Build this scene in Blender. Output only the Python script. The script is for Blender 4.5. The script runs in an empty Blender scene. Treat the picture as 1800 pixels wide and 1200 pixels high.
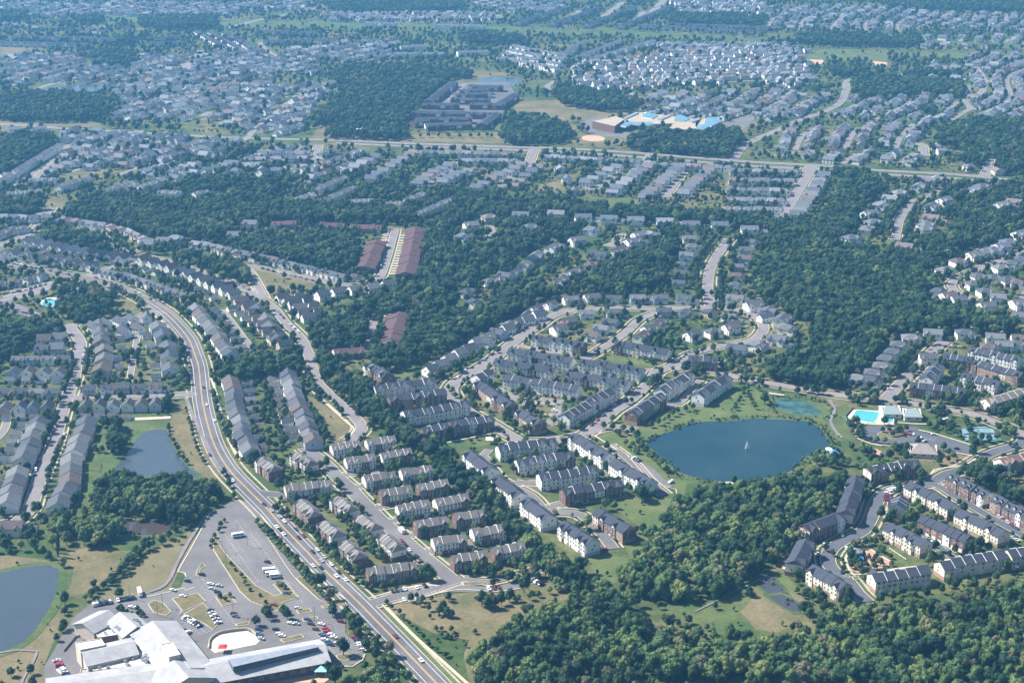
import bpy, bmesh, math, random
import numpy as np
from mathutils import Vector, Matrix
R = math.radians
rnd = random.Random(7)
scene = bpy.context.scene
COL = scene.collection

# ---------------------------------------------------------------- camera, sky, sun, exposure
CAM_H, PITCH, FPX = 473.0, R(18.7), 2810.0
cam_d = bpy.data.cameras.new('camera'); cam = bpy.data.objects.new('camera', cam_d); COL.objects.link(cam)
cam.location = (0, 0, CAM_H); cam.rotation_euler = (math.pi/2 - PITCH, 0, 0)
cam_d.sensor_width = 36; cam_d.lens = 36*FPX/1800; cam_d.clip_start = 1; cam_d.clip_end = 30000
scene.camera = cam
SUN_EL, SUN_AZ = R(46), Vector((-0.95, 0.31, 0)).normalized()    # horizontal direction towards the sun
world = bpy.data.worlds.new('World'); scene.world = world; world.use_nodes = True
wn = world.node_tree; bg = wn.nodes['Background']
sky = wn.nodes.new('ShaderNodeTexSky'); sky.sky_type = 'NISHITA'; sky.sun_disc = False
sky.sun_elevation = SUN_EL; sky.sun_rotation = math.atan2(SUN_AZ.x, SUN_AZ.y)
wn.links.new(sky.outputs[0], bg.inputs[0]); bg.inputs[1].default_value = 0.065
sd = bpy.data.lights.new('sun', 'SUN'); sd.energy = 5.0; sd.angle = R(0.55); sd.color = (1, 0.945, 0.86)
sun = bpy.data.objects.new('sun', sd); COL.objects.link(sun)
sdir = Vector((SUN_AZ.x*math.cos(SUN_EL), SUN_AZ.y*math.cos(SUN_EL), math.sin(SUN_EL)))
sun.rotation_euler = sdir.to_track_quat('Z', 'Y').to_euler(); sun.location = (-500, 500, 900)
vs = scene.view_settings; vs.view_transform = 'Standard'; vs.look = 'None'; vs.exposure = 1.28; vs.gamma = 1
scene.cycles.volume_bounces = 0; scene.cycles.max_bounces = 5; scene.cycles.diffuse_bounces = 2
scene.cycles.transparent_max_bounces = 4; scene.cycles.use_denoising = True
HAZE_DENSITY, HAZE_COLOR = 0.92e-4, (0.17, 0.54, 1.0, 1)

# ---------------------------------------------------------------- survey: photo point -> place on the ground (or on a plane z)
def G(px, py, z=0.0):
    u = (px-900)/FPX; v = (600-py)/FPX
    dy = math.cos(PITCH) + v*math.sin(PITCH); dz = -math.sin(PITCH) + v*math.cos(PITCH)
    t = (z-CAM_H)/dz
    return Vector((u*t, dy*t, z))
def proj(p):
    d = p[1]*math.cos(PITCH) + (CAM_H-p[2])*math.sin(PITCH)
    v = p[1]*math.sin(PITCH) - (CAM_H-p[2])*math.cos(PITCH)
    return 900+FPX*p[0]/d, 600-FPX*v/d
def pts(s, o=None):
    out = []
    for t in s.split():
        a, b = t.split(','); a = float(a); b = float(b)
        if o is not None: a = a/4+o[0]; b = b/4+o[1]
        out.append((a, b))
    return out

# ---------------------------------------------------------------- materials
def mat(name, col, rough=0.85, col2=None, scale=0.05, detail=4, stretch=None, metallic=0.0, coord='Object', spec=0.3, grain=0.1):
    m = bpy.data.materials.new(name); m.use_nodes = True; nt = m.node_tree; N = nt.nodes; L = nt.links
    b = N['Principled BSDF']; b.inputs['Roughness'].default_value = rough; b.inputs['Metallic'].default_value = metallic
    b.inputs['Specular IOR Level'].default_value = spec
    b.inputs['Base Color'].default_value = (*col, 1)
    if col2 is not None:
        tc = N.new('ShaderNodeTexCoord'); no = N.new('ShaderNodeTexNoise'); no.inputs['Scale'].default_value = scale
        no.inputs['Detail'].default_value = detail; no.inputs['Roughness'].default_value = 0.65
        src = tc.outputs['Object'] if coord == 'Object' else tc.outputs['Generated']
        if stretch:
            mp = N.new('ShaderNodeMapping'); mp.inputs['Scale'].default_value = stretch; L.new(src, mp.inputs[0]); src = mp.outputs[0]
        L.new(src, no.inputs['Vector'])
        cr = N.new('ShaderNodeValToRGB'); cr.color_ramp.elements[0].position = 0.35; cr.color_ramp.elements[1].position = 0.65
        cr.color_ramp.elements[0].color = (*col, 1); cr.color_ramp.elements[1].color = (*col2, 1)
        L.new(no.outputs['Fac'], cr.inputs[0])
        if scale <= 0.12 and coord == 'Object':      # a second, finer grain so broad surfaces are not smooth
            n2 = N.new('ShaderNodeTexNoise'); n2.inputs['Scale'].default_value = 0.35; n2.inputs['Detail'].default_value = 6; n2.inputs['Roughness'].default_value = 0.75
            L.new(tc.outputs['Object'], n2.inputs['Vector']); mr = N.new('ShaderNodeMapRange'); mr.inputs[1].default_value = 0.3; mr.inputs[2].default_value = 0.7
            mr.inputs[3].default_value = 1-grain; mr.inputs[4].default_value = 1+grain; L.new(n2.outputs['Fac'], mr.inputs[0])
            mv = N.new('ShaderNodeVectorMath'); mv.operation = 'SCALE'; L.new(cr.outputs[0], mv.inputs[0]); L.new(mr.outputs[0], mv.inputs['Scale']); L.new(mv.outputs[0], b.inputs['Base Color'])
        else: L.new(cr.outputs[0], b.inputs['Base Color'])
    return m
def mat_obj(name, rough=0.8, var=0.12, scale=0.6, stretch=(1, 1, 1), rand=None):
    """colour from the object's own colour (or a random pick for a massed stuff object), weathered by noise"""
    m = bpy.data.materials.new(name); m.use_nodes = True; nt = m.node_tree; N = nt.nodes; L = nt.links
    b = N['Principled BSDF']; b.inputs['Roughness'].default_value = rough; b.inputs['Specular IOR Level'].default_value = 0.25
    oi = N.new('ShaderNodeObjectInfo')
    if rand:
        cr = N.new('ShaderNodeValToRGB'); cr.color_ramp.interpolation = 'CONSTANT'
        els = cr.color_ramp.elements
        while len(els) < len(rand): els.new(0.5)
        for i, c in enumerate(rand): els[i].position = i/len(rand); els[i].color = (*c, 1)
        L.new(oi.outputs['Random'], cr.inputs[0]); base = cr.outputs[0]
    else: base = oi.outputs['Color']
    tc = N.new('ShaderNodeTexCoord'); mp = N.new('ShaderNodeMapping'); mp.inputs['Scale'].default_value = stretch
    no = N.new('ShaderNodeTexNoise'); no.inputs['Scale'].default_value = scale; no.inputs['Detail'].default_value = 5
    L.new(tc.outputs['Object'], mp.inputs[0]); L.new(mp.outputs[0], no.inputs['Vector'])
    mr = N.new('ShaderNodeMapRange'); mr.inputs[1].default_value = 0.3; mr.inputs[2].default_value = 0.7
    mr.inputs[3].default_value = 1-var; mr.inputs[4].default_value = 1+var
    L.new(no.outputs['Fac'], mr.inputs[0])
    mx = N.new('ShaderNodeVectorMath'); mx.operation = 'SCALE'; L.new(base, mx.inputs[0]); L.new(mr.outputs[0], mx.inputs['Scale'])
    L.new(mx.outputs[0], b.inputs['Base Color'])
    return m
def mat_ground():
    m = bpy.data.materials.new('mown_grass_and_dry_grass'); m.use_nodes = True; nt = m.node_tree; N = nt.nodes; L = nt.links
    b = N['Principled BSDF']; b.inputs['Roughness'].default_value = 0.95; b.inputs['Specular IOR Level'].default_value = 0.1
    tc = N.new('ShaderNodeTexCoord')
    def noise(s, d=5):
        n = N.new('ShaderNodeTexNoise'); n.inputs['Scale'].default_value = s; n.inputs['Detail'].default_value = d
        n.inputs['Roughness'].default_value = 0.6; L.new(tc.outputs['Object'], n.inputs['Vector']); return n.outputs['Fac']
    def ramp(f, a, c0, c, c1):
        r = N.new('ShaderNodeValToRGB'); r.color_ramp.elements[0].position = a; r.color_ramp.elements[1].position = c
        r.color_ramp.elements[0].color = (*c0, 1); r.color_ramp.elements[1].color = (*c1, 1); L.new(f, r.inputs[0]); return r.outputs[0]
    g = ramp(noise(0.01), 0.42, (0.048, 0.078, 0.028), 0.66, (0.135, 0.125, 0.066))
    d = ramp(noise(0.12, 6), 0.35, (0.66, 0.72, 0.62), 0.65, (1.2, 1.16, 1.08))
    mx = N.new('ShaderNodeMix'); mx.data_type = 'RGBA'; mx.blend_type = 'MULTIPLY'; mx.inputs[0].default_value = 1
    L.new(g, mx.inputs[6]); L.new(d, mx.inputs[7]); L.new(mx.outputs[2], b.inputs['Base Color'])
    return m
def mat_mown(name, c0, c1, ang, width):
    """grass with mowing stripes `width` metres apart"""
    m = bpy.data.materials.new(name); m.use_nodes = True; nt = m.node_tree; N = nt.nodes; L = nt.links
    b = N['Principled BSDF']; b.inputs['Roughness'].default_value = 0.95; b.inputs['Specular IOR Level'].default_value = 0.1
    tc = N.new('ShaderNodeTexCoord'); mp = N.new('ShaderNodeMapping'); mp.inputs['Rotation'].default_value = (0, 0, ang)
    L.new(tc.outputs['Object'], mp.inputs[0])
    w = N.new('ShaderNodeTexWave'); w.inputs['Scale'].default_value = 0.314/width; w.inputs['Distortion'].default_value = 0.5
    w.inputs['Detail'].default_value = 2; w.inputs['Detail Scale'].default_value = 0.5; L.new(mp.outputs[0], w.inputs['Vector'])
    n = N.new('ShaderNodeTexNoise'); n.inputs['Scale'].default_value = 0.04; n.inputs['Detail'].default_value = 9; n.inputs['Roughness'].default_value = 0.7; L.new(tc.outputs['Object'], n.inputs['Vector'])
    ma = N.new('ShaderNodeMath'); ma.operation = 'MULTIPLY_ADD'; ma.inputs[1].default_value = 0.22; L.new(w.outputs['Fac'], ma.inputs[0]); L.new(n.outputs['Fac'], ma.inputs[2])
    r = N.new('ShaderNodeValToRGB'); r.color_ramp.elements[0].position = 0.42; r.color_ramp.elements[1].position = 0.85
    r.color_ramp.elements[0].color = (*c0, 1); r.color_ramp.elements[1].color = (*c1, 1); L.new(ma.outputs[0], r.inputs[0])
    L.new(r.outputs[0], b.inputs['Base Color']); return m
def mat_leaf(name, cols):
    m = bpy.data.materials.new(name); m.use_nodes = True; nt = m.node_tree; N = nt.nodes; L = nt.links
    b = N['Principled BSDF']; b.inputs['Roughness'].default_value = 0.75; b.inputs['Specular IOR Level'].default_value = 0.2
    oi = N.new('ShaderNodeObjectInfo'); cr = N.new('ShaderNodeValToRGB'); els = cr.color_ramp.elements
    while len(els) < len(cols): els.new(0.5)
    for i, (p, c) in enumerate(cols): els[i].position = p; els[i].color = (*c, 1)
    L.new(oi.outputs['Random'], cr.inputs[0])
    tc = N.new('ShaderNodeTexCoord'); no = N.new('ShaderNodeTexNoise'); no.inputs['Scale'].default_value = 0.45; no.inputs['Detail'].default_value = 4
    L.new(tc.outputs['Object'], no.inputs['Vector'])
    mr = N.new('ShaderNodeMapRange'); mr.inputs[1].default_value = 0.3; mr.inputs[2].default_value = 0.7; mr.inputs[3].default_value = 0.7; mr.inputs[4].default_value = 1.35
    L.new(no.outputs['Fac'], mr.inputs[0])
    mx = N.new('ShaderNodeVectorMath'); mx.operation = 'SCALE'; L.new(cr.outputs[0], mx.inputs[0]); L.new(mr.outputs[0], mx.inputs['Scale'])
    L.new(mx.outputs[0], b.inputs['Base Color']); return m
def mat_water(name, c, rough=0.12, c2=None):
    m = mat(name, c, rough, c2 or tuple(v*1.25 for v in c), 0.012, 6, spec=0.5, grain=0.15)
    nt = m.node_tree; N = nt.nodes; b = N['Principled BSDF']
    tc = N.new('ShaderNodeTexCoord'); no = N.new('ShaderNodeTexNoise'); no.inputs['Scale'].default_value = 0.8; no.inputs['Detail'].default_value = 3
    nt.links.new(tc.outputs['Object'], no.inputs['Vector'])
    bp = N.new('ShaderNodeBump'); bp.inputs['Strength'].default_value = 0.12; bp.inputs['Distance'].default_value = 0.3
    nt.links.new(no.outputs['Fac'], bp.inputs['Height']); nt.links.new(bp.outputs[0], b.inputs['Normal'])
    return m

M = {}
M['ground'] = mat_ground()
M['field'] = mat_mown('dry_mown_grass', (0.105, 0.10, 0.052), (0.18, 0.155, 0.092), R(35), 3)
M['field2'] = mat('rough_dry_grass', (0.085, 0.09, 0.04), 0.95, (0.175, 0.14, 0.085), 0.03, 8, spec=0.1, grain=0.28)
M['marsh'] = mat('rough_green_grass', (0.04, 0.075, 0.025), 0.95, (0.10, 0.12, 0.048), 0.03, 8, spec=0.1, grain=0.3)
M['lawn'] = mat_mown('striped_green_lawn', (0.050, 0.085, 0.028), (0.13, 0.145, 0.06), R(50), 3)
M['forest_floor'] = mat('leaf_litter', (0.035, 0.055, 0.022), 0.95, (0.06, 0.085, 0.035), 0.08, 6, spec=0.1)
M['asphalt'] = mat('grey_asphalt', (0.082, 0.080, 0.090), 0.9, (0.13, 0.126, 0.134), 0.03, 9, spec=0.2)
M['lot'] = mat('parking_asphalt', (0.108, 0.104, 0.108), 0.9, (0.155, 0.149, 0.152), 0.025, 9, spec=0.2)
M['street'] = mat('pale_street_asphalt', (0.150, 0.136, 0.145), 0.9, (0.195, 0.178, 0.185), 0.06, 7, spec=0.2)
M['new_asphalt'] = mat('dark_new_asphalt', (0.07, 0.075, 0.092), 0.9, (0.095, 0.1, 0.118), 0.06, 7, spec=0.2)
M['kerb'] = mat('cream_concrete', (0.36, 0.315, 0.24), 0.85, (0.45, 0.40, 0.31), 0.3, 4)
M['sidewalk'] = mat('sidewalk_concrete', (0.28, 0.25, 0.195), 0.85, (0.36, 0.32, 0.255), 0.3, 4)
M['white_paint'] = mat('white_road_paint', (0.48, 0.48, 0.47), 0.7, (0.60, 0.60, 0.58), 0.5)
M['yellow_paint'] = mat('yellow_road_paint', (0.55, 0.36, 0.10), 0.7, (0.62, 0.42, 0.14), 0.5)
M['pond'] = mat_water('pond_water_blue', (0.003, 0.022, 0.034), 0.12, (0.016, 0.042, 0.046))
M['pond_grey'] = mat_water('pond_water_grey', (0.040, 0.052, 0.062), 0.2)
M['pond_brown'] = mat_water('pond_water_brown', (0.075, 0.045, 0.036), 0.12, (0.035, 0.04, 0.048))
M['marsh_water'] = mat_water('marsh_water', (0.045, 0.045, 0.055), 0.25)
M['algae'] = mat('pond_algae', (0.008, 0.035, 0.05), 0.3, (0.06, 0.13, 0.10), 0.12, 8)
M['pool_water'] = mat_water('pool_water', (0.06, 0.32, 0.35), 0.08, (0.10, 0.40, 0.43))
M['plaza'] = mat('sandy_concrete', (0.50, 0.42, 0.32), 0.85, (0.58, 0.50, 0.40), 0.2)
M['clay'] = mat('reddish_ground_clay', (0.40, 0.24, 0.16), 0.9, (0.48, 0.31, 0.22), 0.2)
M['mulch'] = mat('salmon_brick_paving', (0.34, 0.19, 0.14), 0.9, (0.42, 0.25, 0.19), 0.4)
M['court'] = mat('court_green', (0.05, 0.16, 0.10), 0.8, (0.065, 0.19, 0.12), 0.2)
M['court_blue'] = mat('court_blue', (0.10, 0.19, 0.23), 0.8, (0.12, 0.22, 0.26), 0.2)
M['siding'] = mat_obj('painted_siding', 0.75, 0.07, 0.4, (1, 1, 6))
M['roof'] = mat_obj('shingle_roof', 0.9, 0.2, 0.9)
M['roof'].node_tree.nodes['Principled BSDF'].inputs['Specular IOR Level'].default_value = 0.05
WALLC = [(0.74, 0.74, 0.71), (0.68, 0.65, 0.57), (0.44, 0.46, 0.48), (0.64, 0.64, 0.62), (0.46, 0.39, 0.31), (0.80, 0.80, 0.78), (0.36, 0.41, 0.48)]
ROOFC = [(0.0663, 0.0741, 0.0897), (0.0858, 0.0913, 0.1053), (0.1131, 0.117, 0.1287), (0.0741, 0.0835, 0.1053), (0.1053, 0.0897, 0.0897), (0.0858, 0.0936, 0.1053), (0.1326, 0.1388, 0.1521)]
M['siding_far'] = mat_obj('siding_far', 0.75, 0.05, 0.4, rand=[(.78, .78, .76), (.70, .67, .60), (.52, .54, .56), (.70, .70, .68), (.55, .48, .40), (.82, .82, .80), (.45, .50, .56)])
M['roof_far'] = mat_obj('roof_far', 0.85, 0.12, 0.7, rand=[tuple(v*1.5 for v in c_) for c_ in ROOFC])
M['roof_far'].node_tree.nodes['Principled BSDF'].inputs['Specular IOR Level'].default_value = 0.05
M['trim'] = mat('white_trim', (0.70, 0.70, 0.68), 0.6, (0.76, 0.76, 0.74), 1.0)
M['glass'] = mat('window_glass', (0.035, 0.05, 0.07), 0.15, (0.06, 0.08, 0.10), 0.5, spec=0.5)
M['brick'] = mat('red_brick', (0.125, 0.074, 0.062), 0.9, (0.18, 0.11, 0.093), 1.2, 6)
M['brick2'] = mat('tan_brick', (0.27, 0.18, 0.14), 0.9, (0.34, 0.24, 0.19), 1.2, 6)
M['white_siding'] = mat('white_siding', (0.66, 0.66, 0.63), 0.7, (0.72, 0.72, 0.70), 0.8, 4, (1, 1, 5))
M['grey_siding'] = mat('grey_siding', (0.38, 0.41, 0.44), 0.7, (0.44, 0.47, 0.50), 0.8, 4, (1, 1, 5))
M['cream_siding'] = mat('cream_siding', (0.60, 0.54, 0.44), 0.7, (0.66, 0.60, 0.50), 0.8, 4, (1, 1, 5))
M['deck_wood'] = mat('deck_boards', (0.42, 0.38, 0.34), 0.8, (0.56, 0.53, 0.50), 0.8)
M['door_dark'] = mat('door_paint', (0.12, 0.07, 0.06), 0.6, (0.16, 0.09, 0.07), 1)
M['bark'] = mat('bark', (0.10, 0.08, 0.06), 0.95, (0.15, 0.12, 0.09), 2)
M['leaf'] = mat_leaf('broadleaf_leaves', [(0, (0.013, 0.036, 0.018)), (0.25, (0.022, 0.054, 0.021)), (0.5, (0.017, 0.045, 0.023)), (0.7, (0.034, 0.072, 0.025)), (0.88, (0.050, 0.092, 0.030)), (0.96, (0.080, 0.120, 0.038)), (1.0, (0.075, 0.070, 0.042))])
M['leaf_light'] = mat_leaf('light_leaves', [(0, (0.040, 0.082, 0.034)), (0.3, (0.070, 0.125, 0.042)), (0.6, (0.10, 0.155, 0.055)), (0.85, (0.15, 0.19, 0.06)), (1.0, (0.13, 0.115, 0.075))])  # light greens, lightened further to imitate window glare over the near wood
M['metal_roof'] = mat('standing_seam_metal', (0.25, 0.25, 0.265), 0.7, (0.35, 0.35, 0.36), 0.08, 8, spec=0.15)
M['dark_metal'] = mat('dark_metal_roof', (0.17, 0.20, 0.25), 0.5, (0.22, 0.25, 0.30), 0.25, 5)
M['membrane'] = mat('white_membrane', (0.52, 0.50, 0.47), 0.8, (0.60, 0.58, 0.55), 0.15, 5)
M['stone_wall'] = mat('pale_block_wall', (0.50, 0.43, 0.36), 0.85, (0.57, 0.50, 0.42), 0.4)
M['blue_metal'] = mat('blue_metal_roof', (0.09, 0.19, 0.26), 0.6, (0.12, 0.23, 0.30), 0.2)
M['tan_roof'] = mat('gravel_roof_tan', (0.30, 0.25, 0.19), 0.9, (0.36, 0.30, 0.23), 0.1, 6)
M['teal_roof'] = mat('grey_green_roof', (0.20, 0.25, 0.25), 0.8, (0.24, 0.29, 0.29), 0.6)
M['tyre'] = mat('tyre_rubber', (0.02, 0.02, 0.02), 0.8)
M['carpaint'] = mat_obj('car_paint', 0.25, 0.02)
M['carpaint'].node_tree.nodes['Principled BSDF'].inputs['Specular IOR Level'].default_value = 0.6
M['metal'] = mat('galvanised_metal', (0.35, 0.36, 0.37), 0.4, metallic=0.6)
M['spray'] = mat('white_water_spray', (0.85, 0.88, 0.9), 0.4)
M['red_canvas'] = mat('red_canvas', (0.55, 0.04, 0.06), 0.8)
M['blue_canvas'] = mat('blue_canvas', (0.08, 0.25, 0.6), 0.8)
M['teal_canvas'] = mat('teal_canvas', (0.3, 0.62, 0.6), 0.8)

# ---------------------------------------------------------------- mesh helpers
class MB:
    def __init__(s): s.v = []; s.f = []; s.m = []
    def face(s, ps, mi=0):
        i = len(s.v); s.v += [tuple(p) for p in ps]; s.f.append(tuple(range(i, i+len(ps)))); s.m.append(mi)
    def box(s, x0, y0, z0, x1, y1, z1, mi=0, bottom=False):
        a = [(x0, y0, z0), (x1, y0, z0), (x1, y1, z0), (x0, y1, z0), (x0, y0, z1), (x1, y0, z1), (x1, y1, z1), (x0, y1, z1)]
        i = len(s.v); s.v += a
        fs = [(0, 1, 5, 4), (1, 2, 6, 5), (2, 3, 7, 6), (3, 0, 4, 7), (4, 5, 6, 7)] + ([(3, 2, 1, 0)] if bottom else [])
        for f in fs: s.f.append(tuple(i+k for k in f)); s.m.append(mi)
    def prism(s, poly, z0, z1, mi=0, top=None, bottom=False):
        n = len(poly)
        for k in range(n):
            a = poly[k]; b = poly[(k+1) % n]
            s.face([(a[0], a[1], z0), (b[0], b[1], z0), (b[0], b[1], z1), (a[0], a[1], z1)], mi)
        s.face([(p[0], p[1], z1) for p in poly], mi if top is None else top)
    def slab(s, ps, t, mi=0):
        """a sheet of real thickness t below the given (planar) corner points"""
        lo = [(p[0], p[1], p[2]-t) for p in ps]; n = len(ps)
        s.face(ps, mi); s.face(lo[::-1], mi)
        for k in range(n): j = (k+1) % n; s.face([lo[k], lo[j], ps[j], ps[k]], mi)
    def bar(s, a, b, w, h, mi=0):
        a = Vector(a); b = Vector(b); d = (b-a).normalized(); up = Vector((0, 0, 1))
        if abs(d.z) > 0.98: up = Vector((1, 0, 0))
        r = d.cross(up).normalized()*w/2; u = r.cross(d).normalized()*h/2
        q = [a-r-u, a+r-u, a+r+u, a-r+u]; p = [v+(b-a) for v in q]
        s.face(q[::-1], mi); s.face(p, mi)
        for k in range(4): j = (k+1) % 4; s.face([q[k], q[j], p[j], p[k]], mi)
    def mesh(s, name, mats):
        me = bpy.data.meshes.new(name); me.from_pydata(s.v, [], s.f)
        for m in mats: me.materials.append(M[m])
        me.polygons.foreach_set('material_index', s.m); me.update(); return me
def obj(name, me, parent=None, loc=None, rz=0, scale=None, color=None):
    o = bpy.data.objects.new(name, me); COL.objects.link(o)
    if parent: o.parent = parent
    if loc is not None: o.location = loc
    if rz: o.rotation_euler = (0, 0, rz)
    if scale: o.scale = scale
    if color: o.color = (*color, 1)
    return o
def tag(o, label=None, cat=None, group=None, kind=None):
    if label: o['label'] = label
    if cat: o['category'] = cat
    if group: o['group'] = group
    if kind: o['kind'] = kind
    return o
def smooth(P, step=6.0, closed=False):
    P = [Vector((p[0], p[1])) for p in P]; n = len(P); out = []
    rng = range(n) if closed else range(n-1)
    for i in rng:
        p0 = P[(i-1) % n] if closed or i > 0 else P[0]*2-P[1]
        p1 = P[i]; p2 = P[(i+1) % n]
        p3 = P[(i+2) % n] if closed or i+2 < n else P[-1]*2-P[-2]
        k = max(1, int((p2-p1).length/step))
        for j in range(k):
            t = j/k
            out.append(0.5*((2*p1)+(p2-p0)*t+(2*p0-5*p1+4*p2-p3)*t*t+(3*p1-p0-3*p2+p3)*t**3))
    if not closed: out.append(P[-1])
    return out
ZL = [0.05]
def ztop():
    ZL[0] += 0.0035; return ZL[0]
def ribbon(mb, C, off0, off1, z, mi=0):
    n = len(C); nrm = []
    for i in range(n):
        d = C[min(i+1, n-1)]-C[max(i-1, 0)]; d.normalize(); nrm.append(Vector((-d.y, d.x)))
    for i in range(n-1):
        a = C[i]+nrm[i]*off0; b = C[i]+nrm[i]*off1; c = C[i+1]+nrm[i+1]*off1; d = C[i+1]+nrm[i+1]*off0
        mb.face([(a.x, a.y, z), (d.x, d.y, z), (c.x, c.y, z), (b.x, b.y, z)] if off1 > off0 else [(a.x, a.y, z), (b.x, b.y, z), (c.x, c.y, z), (d.x, d.y, z)], mi)
def inpoly(P, X, Y):
    ins = np.zeros(X.shape, bool); n = len(P)
    for i in range(n):
        x0, y0 = P[i][0], P[i][1]; x1, y1 = P[(i+1) % n][0], P[(i+1) % n][1]
        if y0 == y1: continue
        c = ((y0 > Y) != (y1 > Y)) & (X < (x1-x0)*(Y-y0)/(y1-y0)+x0)
        ins ^= c
    return ins
# planting map, 2 m cells: where roads, buildings, water and open ground keep trees away, and where woods stand
CELL = 2.0; GX0, GX1, GY0, GY1 = -1700, 1700, 700, 5200
NX = int((GX1-GX0)/CELL); NY = int((GY1-GY0)/CELL)
gx = GX0+(np.arange(NX)+.5)*CELL; gy = GY0+(np.arange(NY)+.5)*CELL
BLOCK = np.zeros((NY, NX), bool); WOOD = np.zeros((NY, NX), bool); OPEN = np.zeros((NY, NX), bool); BUILT = np.zeros((NY, NX), bool)
def paint(mask, P, val=True):
    xs = [p[0] for p in P]; ys = [p[1] for p in P]
    i0 = max(0, int((min(xs)-GX0)/CELL)); i1 = min(NX, int((max(xs)-GX0)/CELL)+2)
    j0 = max(0, int((min(ys)-GY0)/CELL)); j1 = min(NY, int((max(ys)-GY0)/CELL)+2)
    if i1 <= i0 or j1 <= j0: return
    X, Y = np.meshgrid(gx[i0:i1], gy[j0:j1]); s = mask[j0:j1, i0:i1]; s[inpoly(P, X, Y)] = val
def paint_disc(mask, x, y, r, val=True):
    paint(mask, [(x+r*math.cos(a*math.pi/4), y+r*math.sin(a*math.pi/4)) for a in range(8)], val)
def paint_line(mask, C, w):
    for i in range(len(C)-1):
        d = (C[i+1]-C[i]); 
        if d.length < 1e-6: continue
        d.normalize(); n = Vector((-d.y, d.x))*w/2; e = d*w*0.3
        a = C[i]-e; b = C[i+1]+e
        paint(mask, [a+n, b+n, b-n, a-n])
def look(mask, x, y):
    i = int((x-GX0)/CELL); j = int((y-GY0)/CELL)
    return bool(mask[j, i]) if 0 <= i < NX and 0 <= j < NY else False
def triangulated(name, P, z, m, sm=False, kind='structure', thick=0):
    if sm: P = smooth(P, 8, True)
    bm = bmesh.new(); vs_ = [bm.verts.new((p[0], p[1], z)) for p in P]; f = bm.faces.new(vs_); f.normal_update()
    if f.normal.z < 0: f.normal_flip(); f.normal_update()
    bmesh.ops.triangulate(bm, faces=bm.faces[:]); me = bpy.data.meshes.new(name); bm.to_mesh(me); bm.free()
    me.materials.append(M[m]); o = obj(name, me)
    if kind: o['kind'] = kind
    return o
# ================================================================ THE SETTING
MBt = MB(); GS = 14000
MBt.face([(-GS, -3000, 0), (GS, -3000, 0), (GS, 19000, 0), (-GS, 19000, 0)])
obj('ground', MBt.mesh('ground', ['ground']))['kind'] = 'structure'
T = {(c, r): (c*450, r*300) for c in range(4) for r in range(4)}
def area(name, s, m, o=None, open_=True, block=False, sm=False, z=None, zp=0.0):
    P = [G(x, y, zp) for x, y in pts(s, o)]
    if open_: paint(OPEN, P)
    if block: paint(BLOCK, P)
    return triangulated(name, P, ztop() if z is None else z, m, sm)
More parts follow.
